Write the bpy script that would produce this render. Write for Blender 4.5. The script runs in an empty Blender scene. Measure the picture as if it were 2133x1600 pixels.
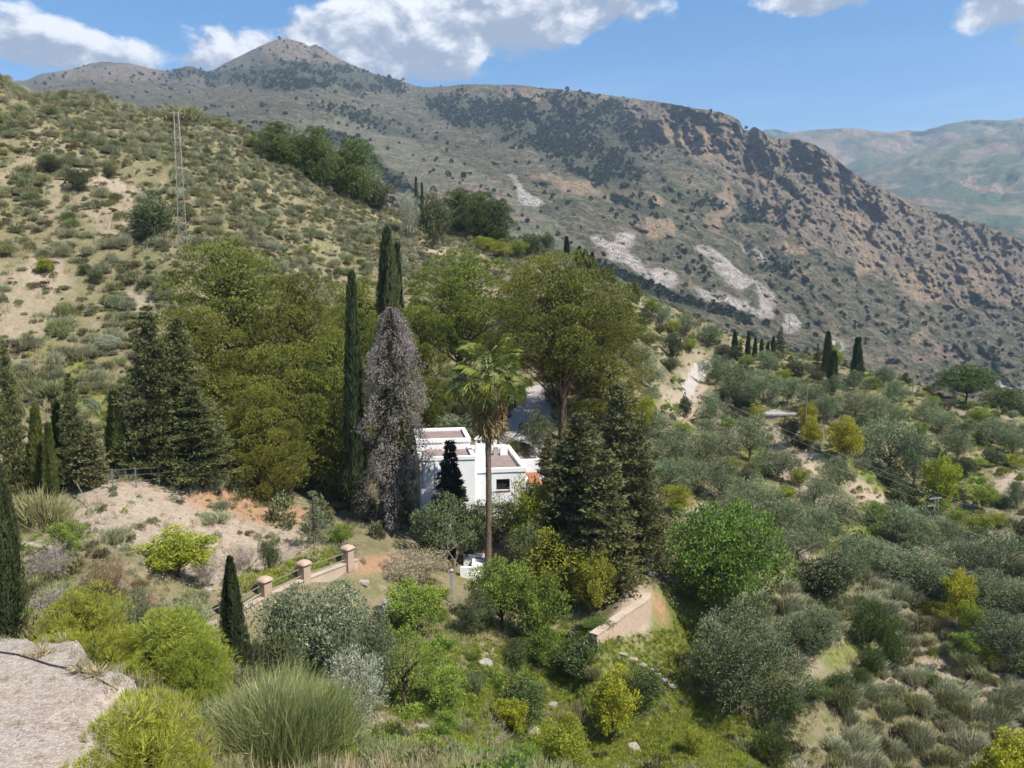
import bpy, math, random
import numpy as np
from mathutils import Vector

# ------------------------------------------------------------------ camera, sky, sun, exposure
scene = bpy.context.scene
COL = scene.collection
F = 1700.0                      # focal length in photograph pixels (2133 wide)
PITCH = math.radians(7.37)
CP, SP = math.cos(PITCH), math.sin(PITCH)
cam_d = bpy.data.cameras.new('camera')
cam = bpy.data.objects.new('camera', cam_d)
COL.objects.link(cam)
cam_d.sensor_width = 36.0
cam_d.sensor_fit = 'HORIZONTAL'
cam_d.lens = F / 2133.0 * 36.0
cam_d.clip_start = 0.1
cam_d.clip_end = 30000.0
cam.location = (0, 0, 0)
cam.rotation_euler = (math.pi / 2 - PITCH, 0, 0)
scene.camera = cam

SUN_EL = math.radians(54)
SUN_AZ = math.radians(122)      # clockwise from +Y (the view direction): from the right, slightly behind
S = Vector((math.sin(SUN_AZ) * math.cos(SUN_EL), math.cos(SUN_AZ) * math.cos(SUN_EL), math.sin(SUN_EL)))
sun_d = bpy.data.lights.new('sun', 'SUN')
sun_d.energy = 5.0
sun_d.angle = math.radians(0.53)
sun_d.color = (1.0, 0.955, 0.89)
sun = bpy.data.objects.new('sun', sun_d)
COL.objects.link(sun)
sun.rotation_euler = S.to_track_quat('Z', 'Y').to_euler()
sun.location = (60, -30, 200)

scene.view_settings.view_transform = 'Standard'
scene.view_settings.look = 'None'
scene.view_settings.gamma = 1.0
scene.view_settings.exposure = 0.68
scene.view_settings.use_curve_mapping = False
cy = scene.cycles
cy.use_adaptive_sampling = True
cy.adaptive_threshold = 0.02
cy.use_denoising = True
try:
    cy.denoiser = 'OPENIMAGEDENOISE'
    cy.denoising_input_passes = 'RGB_ALBEDO_NORMAL'
    cy.denoising_prefilter = 'FAST'
except Exception:
    pass
cy.max_bounces = 6
cy.diffuse_bounces = 3
cy.glossy_bounces = 2
cy.transmission_bounces = 4
cy.volume_bounces = 0
cy.transparent_max_bounces = 6
cy.caustics_reflective = False
cy.caustics_refractive = False


def ray(px, py):
    """direction through a photograph pixel, scaled to Y = 1 -> (X, Z)"""
    a = (px - 1066.5) / F
    b = (800.0 - py) / F
    k = CP + b * SP
    return a / k, (b * CP - SP) / k


def proj(x, y, z):
    f = y * CP - z * SP
    u = y * SP + z * CP
    return 1066.5 + F * x / f, 800.0 - F * u / f


class NT:
    """small helper for building node graphs"""
    def __init__(self, tree):
        self.t = tree

    def n(self, typ, **kw):
        nd = self.t.nodes.new(typ)
        for k, v in kw.items():
            setattr(nd, k, v)
        return nd

    def put(self, sock, v):
        if isinstance(v, bpy.types.NodeSocket):
            self.t.links.new(v, sock)
        elif v is not None:
            sock.default_value = v

    def m(self, op, a, b=None, c=None, clamp=False):
        nd = self.n('ShaderNodeMath', operation=op)
        nd.use_clamp = clamp
        self.put(nd.inputs[0], a)
        if b is not None:
            self.put(nd.inputs[1], b)
        if c is not None:
            self.put(nd.inputs[2], c)
        return nd.outputs[0]

    def ss(self, v, lo, hi, a=0.0, b=1.0):
        nd = self.n('ShaderNodeMapRange', interpolation_type='SMOOTHSTEP')
        self.put(nd.inputs[0], v)
        self.put(nd.inputs[1], lo)
        self.put(nd.inputs[2], hi)
        self.put(nd.inputs[3], a)
        self.put(nd.inputs[4], b)
        return nd.outputs[0]

    def mix(self, f, a, b, blend='MIX'):
        nd = self.n('ShaderNodeMix', data_type='RGBA', blend_type=blend)
        self.put(nd.inputs[0], f)
        self.put(nd.inputs[6], a if isinstance(a, bpy.types.NodeSocket) else (*a, 1))
        self.put(nd.inputs[7], b if isinstance(b, bpy.types.NodeSocket) else (*b, 1))
        return nd.outputs[2]

    def noise(self, vec, scale, detail=4, rough=0.55, dist=0.0):
        nd = self.n('ShaderNodeTexNoise')
        self.put(nd.inputs['Vector'], vec)
        nd.inputs['Scale'].default_value = scale
        nd.inputs['Detail'].default_value = detail
        nd.inputs['Roughness'].default_value = rough
        nd.inputs['Distortion'].default_value = dist
        return nd.outputs[0]

    def comb(self, x, y, z):
        nd = self.n('ShaderNodeCombineXYZ')
        self.put(nd.inputs[0], x)
        self.put(nd.inputs[1], y)
        self.put(nd.inputs[2], z)
        return nd.outputs[0]


def build_world():
    w = bpy.data.worlds.new('World')
    scene.world = w
    w.use_nodes = True
    t = w.node_tree
    t.nodes.clear()
    N = NT(t)
    out = N.n('ShaderNodeOutputWorld')
    sky = N.n('ShaderNodeTexSky', sky_type='NISHITA')
    sky.sun_disc = False
    sky.sun_elevation = SUN_EL
    sky.sun_rotation = SUN_AZ
    sky.altitude = 600
    sky.air_density = 1.0
    sky.dust_density = 0.35
    sky.ozone_density = 2.2
    tc = N.n('ShaderNodeTexCoord')
    sep = N.n('ShaderNodeSeparateXYZ')
    t.links.new(tc.outputs['Generated'], sep.inputs[0])
    x, y, z = sep.outputs
    az = N.m('ARCTAN2', x, y)
    el = N.m('ARCSINE', z)
    p = N.comb(az, N.m('MULTIPLY', el, 1.5), 0.0)
    n_big = N.noise(p, 5.0, 3, 0.5)
    n_mid = N.noise(p, 14.0, 6, 0.58, 0.25)
    n_fin = N.noise(p, 42.0, 5, 0.6, 0.2)

    def ang(px, py):
        X, Z = ray(px, py)
        l = math.sqrt(X * X + 1 + Z * Z)
        return math.atan2(X, 1), math.asin(Z / l)
    # cumulus seen in the photograph: centre px, half sizes px, weight
    blobs = [
        (560, 112, 200, 62, 0.9), (700, 95, 160, 85, 1.0), (850, 75, 200, 115, 1.15), (1000, 40, 220, 105, 1.2),
        (1170, 10, 220, 75, 1.0), (870, 125, 150, 65, 0.9),
        (420, 125, 90, 28, 0.5), (60, 75, 150, 75, 0.95), (190, 105, 190, 50, 0.85), (-90, 60, 160, 60, 0.9), (160, 130, 45, 25, 0.9),
        (1700, -10, 155, 42, 1.0), (2090, 10, 125, 62, 0.9), (2180, 60, 90, 45, 0.8),
    ]
    m = None
    vs = ws = None
    for (bx, by, rx, ry, wgt) in blobs:
        a0, e0 = ang(bx, by)
        a1, _ = ang(bx + rx, by)
        _, e1 = ang(bx, by - ry)
        ra, re = a1 - a0, e1 - e0
        du = N.m('DIVIDE', N.m('SUBTRACT', az, a0), ra)
        dv = N.m('DIVIDE', N.m('SUBTRACT', el, e0), re)
        q = N.m('SUBTRACT', 1.0, N.m('ADD', N.m('MULTIPLY', du, du), N.m('MULTIPLY', dv, dv)))
        q = N.m('MULTIPLY', N.m('MAXIMUM', q, -1.2), wgt)
        m = q if m is None else N.m('SMOOTH_MAX', m, q, 0.3)
        wq = N.m('MAXIMUM', N.m('ADD', q, 0.35), 0.0)
        vv = N.m('MULTIPLY', wq, dv)
        vs = vv if vs is None else N.m('ADD', vs, vv)
        ws = wq if ws is None else N.m('ADD', ws, wq)
    hgt = N.m('DIVIDE', vs, N.m('ADD', ws, 0.05))
    # the rest of the sky carries the same scattered cumulus
    inframe = N.m('MULTIPLY', N.ss(N.m('ABSOLUTE', az), 0.62, 0.8), 1.0)
    above = N.ss(el, 0.36, 0.5)
    away = N.m('MAXIMUM', inframe, above)
    gen = N.m('MULTIPLY', N.m('SUBTRACT', n_big, 0.56), 9.0)
    gen = N.m('SUBTRACT', N.m('MULTIPLY', N.m('ADD', gen, 1.2), away), 1.2)
    m = N.m('MAXIMUM', m, gen)
    dens = N.m('ADD', m, N.m('ADD', N.m('MULTIPLY', N.m('SUBTRACT', n_mid, 0.5), 2.6),
                             N.m('MULTIPLY', N.m('SUBTRACT', n_fin, 0.5), 0.65)))
    alpha = N.ss(dens, -0.06, 0.50)
    alpha = N.m('MULTIPLY', alpha, N.ss(el, -0.02, 0.05))
    # cloud brightness: lit billows above, grey flat bases
    off = N.comb(N.m('ADD', az, 0.012), N.m('MULTIPLY', N.m('ADD', el, 0.014), 1.5), 0.0)
    n_off = N.noise(off, 14.0, 6, 0.58, 0.25)
    relief = N.m('MULTIPLY', N.m('SUBTRACT', n_mid, n_off), 4.0)
    lit = N.m('ADD', N.m('ADD', N.m('MULTIPLY', hgt, 0.75), relief), N.m('MULTIPLY', N.m('SUBTRACT', n_fin, 0.5), 0.9))
    lit = N.ss(N.m('SUBTRACT', lit, N.m('MULTIPLY', N.m('MAXIMUM', dens, 0.0), 0.10)), -0.50, 0.62)
    ccol = N.mix(lit, (0.23, 0.265, 0.335), (0.74, 0.745, 0.76))
    # thin veil low in the sky
    veil_n = N.noise(N.comb(N.m('MULTIPLY', az, 1.0), N.m('MULTIPLY', el, 9.0), 0.0), 4.0, 5, 0.6)
    veil = N.m('MULTIPLY', N.m('MULTIPLY', N.ss(el, 0.27, 0.13), N.ss(veil_n, 0.40, 0.75)), 0.55)
    bg_sky = N.n('ShaderNodeBackground')
    hs = N.n('ShaderNodeHueSaturation')
    t.links.new(sky.outputs[0], hs.inputs['Color'])
    hs.inputs['Saturation'].default_value = 1.40
    t.links.new(hs.outputs[0], bg_sky.inputs[0])
    bg_sky.inputs[1].default_value = 0.102
    bg_veil = N.n('ShaderNodeBackground')
    bg_veil.inputs[0].default_value = (0.40, 0.54, 0.76, 1)
    bg_veil.inputs[1].default_value = 1.0
    bg_cl = N.n('ShaderNodeBackground')
    t.links.new(ccol, bg_cl.inputs[0])
    bg_cl.inputs[1].default_value = 1.0
    mx0 = N.n('ShaderNodeMixShader')
    t.links.new(veil, mx0.inputs[0])
    t.links.new(bg_sky.outputs[0], mx0.inputs[1])
    t.links.new(bg_veil.outputs[0], mx0.inputs[2])
    mx = N.n('ShaderNodeMixShader')
    t.links.new(alpha, mx.inputs[0])
    t.links.new(mx0.outputs[0], mx.inputs[1])
    t.links.new(bg_cl.outputs[0], mx.inputs[2])
    t.links.new(mx.outputs[0], out.inputs[0])
    w.cycles.sampling_method = 'MANUAL'
    w.cycles.sample_map_resolution = 512


build_world()


# ------------------------------------------------------------------ numeric helpers
def hash2(ix, iy, seed):
    h = (ix.astype(np.int64) * 374761393 + iy.astype(np.int64) * 668265263 + seed * 974634777) & 0x7FFFFFFF
    h = ((h ^ (h >> 13)) * 1274126177) & 0x7FFFFFFF
    h = h ^ (h >> 16)
    return (h & 0xFFFF) / 65535.0


def vnoise(x, y, seed=0):
    x = np.asarray(x, float)
    y = np.asarray(y, float)
    ix = np.floor(x)
    iy = np.floor(y)
    fx = x - ix
    fy = y - iy
    fx = fx * fx * fx * (fx * (fx * 6 - 15) + 10)
    fy = fy * fy * fy * (fy * (fy * 6 - 15) + 10)
    a = hash2(ix, iy, seed)
    b = hash2(ix + 1, iy, seed)
    c = hash2(ix, iy + 1, seed)
    d = hash2(ix + 1, iy + 1, seed)
    return (a + (b - a) * fx) * (1 - fy) + (c + (d - c) * fx) * fy


def fbm(x, y, oct=5, seed=0, gain=0.5):
    s = 0
    a = 1.0
    tot = 0
    for i in range(oct):
        s = s + a * (vnoise(x * 2 ** i, y * 2 ** i, seed + i * 17) * 2 - 1)
        tot += a
        a *= gain
    return s / tot


def ridged(x, y, oct=5, seed=0, gain=0.5):
    s = 0
    a = 1.0
    tot = 0
    for i in range(oct):
        s = s + a * (1 - np.abs(vnoise(x * 2 ** i, y * 2 ** i, seed + i * 31) * 2 - 1))
        tot += a
        a *= gain
    return s / tot


def inpoly(px, py, poly):
    px = np.asarray(px, float)
    py = np.asarray(py, float)
    r = np.zeros(px.shape, bool)
    n = len(poly)
    for i in range(n):
        x0, y0 = poly[i]
        x1, y1 = poly[(i + 1) % n]
        if y0 == y1:
            continue
        c = ((y0 > py) != (y1 > py)) & (px < (x1 - x0) * (py - y0) / (y1 - y0) + x0)
        r ^= c
    return r


def pl(xs, pts):
    pts = sorted(pts)
    return np.interp(xs, [p[0] for p in pts], [p[1] for p in pts])


def sst(v, lo, hi):
    t = np.clip((np.asarray(v, float) - lo) / (hi - lo), 0, 1)
    return t * t * (3 - 2 * t)


def mesh_np(name, verts, quads=None, tris=None, mat=None, smooth=False, attrs=None, mats=None, mat_idx=None):
    """mesh from numpy arrays; attrs: {name: (domain, per-element array n or n x 3)}"""
    me = bpy.data.meshes.new(name)
    verts = np.asarray(verts, np.float32)
    nq = 0 if quads is None else len(quads)
    nt = 0 if tris is None else len(tris)
    me.vertices.add(len(verts))
    me.vertices.foreach_set('co', verts.ravel())
    lv = []
    if nq:
        lv.append(np.asarray(quads, np.int32).ravel())
    if nt:
        lv.append(np.asarray(tris, np.int32).ravel())
    lv = np.concatenate(lv)
    me.loops.add(len(lv))
    me.loops.foreach_set('vertex_index', lv)
    tot = np.concatenate([np.full(nq, 4, np.int32), np.full(nt, 3, np.int32)])
    start = np.concatenate([[0], np.cumsum(tot)[:-1]]).astype(np.int32)
    me.polygons.add(nq + nt)
    me.polygons.foreach_set('loop_start', start)
    me.polygons.foreach_set('loop_total', tot)
    if mats:
        for mm in mats:
            me.materials.append(mm)
        me.polygons.foreach_set('material_index', np.asarray(mat_idx, np.int32))
    elif mat:
        me.materials.append(mat)
    me.polygons.foreach_set('use_smooth', np.full(nq + nt, smooth, bool))
    me.update(calc_edges=True)
    for k, (dom, arr) in (attrs or {}).items():
        arr = np.asarray(arr, np.float32)
        if arr.ndim == 1:
            at = me.attributes.new(k, 'FLOAT', dom)
            at.data.foreach_set('value', arr)
        else:
            at = me.attributes.new(k, 'FLOAT_VECTOR', dom)
            at.data.foreach_set('vector', arr.ravel())
    return me


def link(name, me, parent=None, loc=None, rot=None, scl=None):
    o = bpy.data.objects.new(name, me)
    COL.objects.link(o)
    if parent is not None:
        o.parent = parent
    if loc is not None:
        o.location = loc
    if rot is not None:
        o.rotation_euler = rot
    if scl is not None:
        o.scale = scl
    return o


def tag(o, label=None, cat=None, group=None, kind=None):
    if label:
        o['label'] = label
    if cat:
        o['category'] = cat
    if group:
        o['group'] = group
    if kind:
        o['kind'] = kind
    return o


def thing(name, label, cat, loc=(0, 0, 0), rotz=0.0, group=None):
    o = bpy.data.objects.new(name, None)
    o.empty_display_size = 0.3
    COL.objects.link(o)
    o.location = loc
    o.rotation_euler = (0, 0, rotz)
    return tag(o, label, cat, group)


def grid_quads(nr, nc):
    i = np.arange(nr - 1)[:, None] * nc + np.arange(nc - 1)[None, :]
    return np.stack([i, i + 1, i + nc + 1, i + nc], -1).reshape(-1, 4)


# ------------------------------------------------------------------ materials
def new_mat(name):
    m = bpy.data.materials.new(name)
    m.use_nodes = True
    t = m.node_tree
    t.nodes.clear()
    N = NT(t)
    out = N.n('ShaderNodeOutputMaterial')
    return m, N, out


def attr(N, name):
    a = N.n('ShaderNodeAttribute')
    a.attribute_name = name
    return a


def bsdf(N, out, col, rough=0.9, spec=0.2, bump=None, bstr=0.3, bdist=0.05):
    b = N.n('ShaderNodeBsdfPrincipled')
    N.put(b.inputs['Base Color'], col if isinstance(col, bpy.types.NodeSocket) else (*col, 1))
    N.put(b.inputs['Roughness'], rough)
    b.inputs['Specular IOR Level'].default_value = spec
    if bump is not None:
        bp = N.n('ShaderNodeBump')
        bp.inputs['Strength'].default_value = bstr
        bp.inputs['Distance'].default_value = bdist
        N.put(bp.inputs['Height'], bump)
        N.t.links.new(bp.outputs[0], b.inputs['Normal'])
    N.t.links.new(b.outputs[0], out.inputs[0])
    return b


def solid_mat(name, c1, c2=None, scale=3.0, rough=0.85, spec=0.2, bstr=0.25, bdist=0.02, metal=0.0, stain=None, bscale=None):
    """plaster, wood, stone, metal: two tones broken up by noise, with fine relief and a third stain tone"""
    m, N, out = new_mat(name)
    tc = N.n('ShaderNodeTexCoord')
    v = tc.outputs['Object']
    n1 = N.noise(v, scale, 6, 0.6)
    n2 = N.noise(v, scale * 5.3, 4, 0.6)
    c2 = c2 or tuple(0.8 * c for c in c1)
    col = N.mix(N.ss(n1, 0.36, 0.66), c1, c2)
    if stain:
        col = N.mix(N.m('MULTIPLY', N.ss(N.noise(v, scale * 0.6, 5, 0.65, 0.6), 0.54, 0.72), 0.7), col, stain)
    nb = N.noise(v, bscale or scale * 9, 4, 0.6)
    b = bsdf(N, out, col, rough, spec, N.m('ADD', n2, nb), bstr, bdist)
    b.inputs['Metallic'].default_value = metal
    return m


_leaf = {}


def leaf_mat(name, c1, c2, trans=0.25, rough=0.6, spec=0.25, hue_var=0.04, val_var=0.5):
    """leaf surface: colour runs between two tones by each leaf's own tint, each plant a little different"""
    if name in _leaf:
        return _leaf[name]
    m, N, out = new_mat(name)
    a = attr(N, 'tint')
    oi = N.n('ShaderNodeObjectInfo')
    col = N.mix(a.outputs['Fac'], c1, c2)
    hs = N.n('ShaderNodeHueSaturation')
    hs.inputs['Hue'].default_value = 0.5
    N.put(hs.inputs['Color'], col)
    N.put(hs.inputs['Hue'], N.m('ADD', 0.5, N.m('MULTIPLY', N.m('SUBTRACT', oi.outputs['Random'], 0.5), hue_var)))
    r2 = N.m('FRACT', N.m('MULTIPLY', oi.outputs['Random'], 7.31))
    N.put(hs.inputs['Value'], N.m('ADD', 1.0 - val_var * 0.5, N.m('MULTIPLY', r2, val_var)))
    b = N.n('ShaderNodeBsdfPrincipled')
    N.t.links.new(hs.outputs[0], b.inputs['Base Color'])
    b.inputs['Roughness'].default_value = rough
    b.inputs['Specular IOR Level'].default_value = spec
    tr = N.n('ShaderNodeBsdfTranslucent')
    N.t.links.new(hs.outputs[0], tr.inputs[0])
    mx = N.n('ShaderNodeMixShader')
    mx.inputs[0].default_value = trans
    N.t.links.new(b.outputs[0], mx.inputs[1])
    N.t.links.new(tr.outputs[0], mx.inputs[2])
    N.t.links.new(mx.outputs[0], out.inputs[0])
    _leaf[name] = m
    return m

# ------------------------------------------------------------------ the near terrain: one height field
RIDGE = [(-500, -30, 160), (-250, 70, 165), (-100, 130, 170), (0, 172, 175), (60, 198, 178), (200, 212, 182), (330, 240, 186), (430, 248, 188),
         (540, 310, 188), (620, 352, 190), (700, 405, 192), (790, 445, 198), (900, 480, 204), (1050, 512, 208),
         (1150, 540, 207), (1270, 590, 200), (1400, 652, 192), (1530, 712, 190), (1640, 752, 188), (1780, 795, 184),
         (1900, 815, 178), (2010, 850, 172), (2133, 885, 170), (2300, 930, 165), (2700, 1010, 160)]
GP = [  # photograph pixel and distance of points of the ground
    # gravel yard (level)
    (0, 1375, 22.2), (130, 1375, 22.2), (240, 1460, 20.0), (0, 1600, 17.2), (200, 1600, 17.2), (-300, 1500, 19.0), (-300, 1375, 22.2),
    # bank round the yard, foot of the frame
    (330, 1600, 17.6), (560, 1615, 19.5), (800, 1600, 18.6), (1000, 1606, 20.5), (1200, 1640, 24), (180, 1405, 27), (420, 1430, 28),
    (20, 1345, 27), (-200, 1330, 27),
    (495, 1425, 33), (700, 1550, 34), (850, 1490, 40), (950, 1590, 33), (1090, 1530, 44), (1100, 1600, 39), (1270, 1570, 44),
    (1300, 1500, 48), (1450, 1600, 43), (1200, 1410, 50), (1340, 1505, 48), (1050, 1360, 49), (960, 1400, 45), (1560, 1600, 45), (1450, 1500, 51),
    (1300, 1720, 34), (1000, 1720, 24), (1700, 1800, 36),
    # long wall and drive
    (725, 1168, 52), (633, 1200, 49), (550, 1232, 46), (468, 1264, 43), (400, 1290, 41), (700, 1240, 50), (600, 1290, 45), (780, 1175, 55), (440, 1200, 49),
    (880, 1200, 57), (940, 1245, 56), (850, 1290, 50), (640, 1380, 40), (800, 1350, 44),
    # dry bank, path
    (100, 1175, 42), (100, 1115, 46), (200, 1062, 52), (240, 1012, 55), (420, 1012, 60), (300, 1180, 44), (400, 1185, 50), (480, 1065, 58), (600, 1085, 62),
    (540, 1170, 53), (-200, 1130, 42), (-300, 1250, 36), (200, 1250, 36), (20, 1240, 36),
    # left hillside
    (30, 1010, 60), (100, 900, 70), (100, 700, 85), (100, 500, 105), (100, 300, 130), (50, 205, 165), (300, 850, 78), (300, 600, 95),
    (382, 545, 100), (300, 400, 125), (330, 265, 175), (500, 480, 115), (500, 350, 150), (700, 600, 125), (700, 450, 160), (880, 560, 150),
    (880, 495, 185), (1000, 535, 175), (1100, 565, 170), (1250, 610, 165), (-300, 900, 62), (-300, 600, 85), (-300, 300, 120),
    # behind the house
    (950, 870, 84), (1100, 820, 96), (1100, 880, 86), (850, 700, 110), (600, 800, 90), (550, 950, 72), (750, 1000, 75), (1110, 800, 100),
    (1200, 850, 90), (1350, 850, 100), (1250, 1000, 80), (1350, 950, 90), (1400, 1050, 78), (1350, 720, 140), (1450, 730, 158),
    (700, 1080, 65), (800, 1080, 67),
    # terrace of the house
    (900, 1085, 69), (1100, 1060, 72), (1020, 1125, 66), (1200, 1150, 64), (1345, 1240, 57), (1250, 1300, 55), (1000, 1195, 62), (1100, 1230, 59),
    (1370, 1200, 62),
    # olive slope on the right
    (1480, 1240, 63), (1540, 1500, 52), (1680, 1330, 58), (1740, 1365, 60), (1640, 1480, 53), (1620, 1110, 77), (1950, 1160, 85),
    (2050, 960, 112), (2100, 1060, 96), (1730, 945, 102), (1630, 860, 130), (1850, 985, 103), (1450, 785, 152), (1420, 865, 125),
    (1560, 965, 107), (2050, 900, 135), (2100, 850, 162), (1900, 1210, 78), (2080, 1330, 66), (2100, 1560, 54), (1800, 1460, 57), (1620, 1590, 49),
    (2100, 1700, 46), (1900, 1640, 49), (2500, 1200, 75), (2500, 1000, 110), (2500, 1500, 55), (1720, 985, 98), (1830, 1060, 92), (2000, 1250, 74),
    (1660, 1000, 92), (1500, 1050, 80), (1420, 1330, 58), (1500, 1400, 56), (1560, 930, 112),
]


def warp(X, Y):
    return np.stack([2.2 * X / (Y + 10.0), 1.25 * np.log(Y + 10.0)], -1)


_pts = []
for (px, py, d) in RIDGE:
    x, z = ray(px, py)
    _pts.append((x * d, d, z * d))
    for k, dz in ((1.09, -0.05), (1.3, -0.26), (1.75, -0.50)):
        _pts.append((x * d * k, d * k, z * d + dz * d))
for (px, py, d) in GP:
    x, z = ray(px, py)
    _pts.append((x * d, d, z * d))
# both sides of the long wall: drive above, garden slope below
for t_ in np.linspace(-0.08, 1.35, 9):
    wx_ = -10.4 + t_ * -4.75
    wy_ = 51.7 + t_ * -8.6
    _pts.append((wx_ + 0.80, wy_ - 0.44, -20.1))
    _pts.append((wx_ - 0.75, wy_ + 0.41, -18.62))
# both sides of the curved stone wall: terrace above, slope below
for (px, d, zz) in ((1225, 51.5, -22.9), (1250, 52.2, -22.85), (1280, 54.2, -22.85), (1310, 55.8, -22.85), (1330, 57.2, -22.8), (1240, 49.8, -23.4), (1280, 51.6, -24.0), (1310, 53.0, -24.4),
                    (1345, 54.6, -24.5), (1375, 57.0, -24.0), (1370, 60.0, -22.9)):
    _pts.append((ray(px, 1290)[0] * d, d, zz))
for x in (-14, -5, 3, 10, 20):
    _pts.append((x, 9.0, -10.2 if x < 4 else -10.5 - 0.25 * x))
    _pts.append((x, 2.0, -9.5))
_pts = np.array(_pts)
_W = warp(_pts[:, 0], _pts[:, 1])


def _kern(A, B):
    d2 = ((A[:, None, :] - B[None, :, :]) ** 2).sum(-1)
    return np.sqrt(d2 + 0.0016)


_n = len(_pts)
_A = np.zeros((_n + 3, _n + 3))
_A[:_n, :_n] = _kern(_W, _W) + np.eye(_n) * -0.004
_P = np.concatenate([np.ones((_n, 1)), _W], 1)
_A[:_n, _n:] = _P
_A[_n:, :_n] = _P.T
_sol = np.linalg.solve(_A, np.concatenate([_pts[:, 2], np.zeros(3)]))


def h_raw(X, Y):
    X = np.atleast_1d(np.asarray(X, float))
    Y = np.atleast_1d(np.asarray(Y, float))
    sh = X.shape
    Wq = warp(X.ravel(), Y.ravel())
    res = np.empty(len(Wq))
    for i in range(0, len(Wq), 20000):
        q = Wq[i:i + 20000]
        res[i:i + 20000] = _kern(q, _W) @ _sol[:_n] + _sol[_n] + q @ _sol[_n + 1:]
    return res.reshape(sh)


YARD_Z = float(-0.4655 * 22.2)


def yard_w(X, Y):
    """1 on the gravel yard"""
    ed = np.minimum((22.7 - Y - 0.66 * (X + 13.5)) * 0.8, -9.3 - X + 0.25 * (17.5 - Y)) + 0.9 * fbm(X * 0.8, Y * 0.8, 4, 5)
    ed = np.minimum(ed, 22.7 - Y + 0.3 * fbm(X * 0.5, Y * 0, 3, 6))
    return sst(ed, -0.5, 0.4) * sst(Y, 3, 5)


HOUSE = [(830, 1160), (1180, 1160), (1190, 1000), (1180, 930), (860, 925), (830, 1000)]


def height(X, Y):
    z = h_raw(X, Y)
    w = yard_w(X, Y)
    rough = 0.55 * fbm(X * 0.09, Y * 0.09, 4, 3) + 0.22 * fbm(X * 0.42, Y * 0.42, 4, 9)
    far = sst(Y, 60, 130)
    rough = rough * (1 + 1.1 * far) + far * 1.0 * (ridged((X + 0.55 * Y) * 0.06, (Y - 0.5 * X) * 0.022, 3, 41) - 0.55)
    # terraced garden slopes on the right
    px, py = proj(X, Y, z)
    flat = sst(np.hypot((X - (-1.0)) / 9.0, (Y - 69) / 9.0), 1.25, 0.8)      # terrace round the house
    drive = sst(np.abs((X + 13.0) + (Y - 47.0) * -0.72), 3.6, 1.4) * sst(Y, 39, 42) * sst(Y, 60, 56)
    k = (1 - w) * (1 - 0.85 * flat) * (1 - 0.7 * drive)
    return (z + rough * k) * (1 - w) + (YARD_Z + 0.05 * fbm(X * 0.5, Y * 0.5, 3, 5)) * w


def ground_at(px, py, d0=9.0, d1=230.0):
    """first point of the ground along the ray through a photograph pixel"""
    x, z = ray(px, py)
    d = np.geomspace(d0, d1, 700)
    f = z * d - height(x * d, d)
    i = np.where((f[:-1] > 0) & (f[1:] <= 0))[0]
    if len(i) == 0:
        return None
    i = i[0]
    t = f[i] / (f[i] - f[i + 1])
    dd = d[i] + (d[i + 1] - d[i]) * t
    return np.array((x * dd, dd, z * dd))


def at_depth(px, d, py=None):
    """ground below the ray through px at distance d"""
    x, _ = ray(px, py if py is not None else 900)
    return np.array((x * d, d, float(height(np.array([x * d]), np.array([d]))[0])))


# zones of the ground by their own outlines (soil and turf colours)
Z_PALE = [
    [(160, 1000), (370, 1005), (480, 1070), (620, 1095), (700, 1150), (520, 1232), (440, 1238), (300, 1160), (150, 1110)],
    [(1597, 885), (1640, 880), (1650, 935), (1610, 945)], [(1655, 930), (1725, 930), (1718, 978), (1668, 975)],
    [(1738, 958), (1800, 975), (1860, 1035), (1850, 1065), (1800, 1050), (1745, 990)],
    [(2050, 985), (2140, 990), (2140, 1060), (2090, 1030)], [(1385, 880), (1420, 800), (1470, 745), (1490, 760), (1450, 850), (1410, 880)],
    [(1215, 1310), (1345, 1235), (1395, 1245), (1390, 1330), (1370, 1370), (1240, 1340)], [(1640, 1400), (1740, 1350), (1780, 1290), (1810, 1310), (1740, 1390), (1650, 1440)],
    [(840, 1490), (900, 1420), (930, 1470), (890, 1580), (850, 1580)], [(1000, 1340), (1060, 1310), (1050, 1390), (1010, 1400)],
    [(0, 1120), (120, 1130), (140, 1200), (40, 1190)], [(480, 620), (620, 560), (700, 560), (640, 600)], [(860, 480), (1000, 560), (960, 570), (860, 520)],
    [(190, 350), (300, 385), (260, 400), (170, 400)], [(380, 395), (520, 420), (400, 420)], [(60, 540), (130, 520), (120, 575), (50, 575)], [(230, 600), (360, 620), (300, 680), (250, 650)],
    [(1780, 1440), (1960, 1360), (2133, 1420), (2133, 1480), (1950, 1440), (1850, 1480)],
]
Z_RED = [[(370, 1010), (520, 1010), (620, 1055), (650, 1090), (600, 1100), (480, 1075), (390, 1060)], [(1345, 1240), (1400, 1240), (1395, 1320), (1355, 1290)],
         [(690, 1160), (860, 1150), (870, 1180), (740, 1200)]]
Z_GREEN = [
    [(1020, 1360), (1250, 1300), (1400, 1380), (1470, 1460), (1560, 1500), (1640, 1610), (1000, 1610), (900, 1500)],
    [(1370, 1200), (1480, 1250), (1660, 1240), (1500, 1300), (1480, 1330), (1400, 1420), (1350, 1340)], [(90, 700), (240, 780), (260, 870), (120, 860)],
    [(1690, 900), (1800, 960), (1960, 1040), (1900, 1060), (1720, 960)], [(1960, 950), (2050, 980), (2060, 1060), (1980, 1020)], [(1560, 880), (1600, 950), (1590, 990), (1540, 960)],
    [(1700, 1100), (1840, 1090), (1830, 1180), (1700, 1150)], [(1680, 1380), (1820, 1290), (1840, 1330), (1740, 1400)], [(470, 1215), (700, 1155), (725, 1172), (520, 1240)],
    [(800, 1350), (960, 1330), (960, 1420), (820, 1480)],
]
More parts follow.
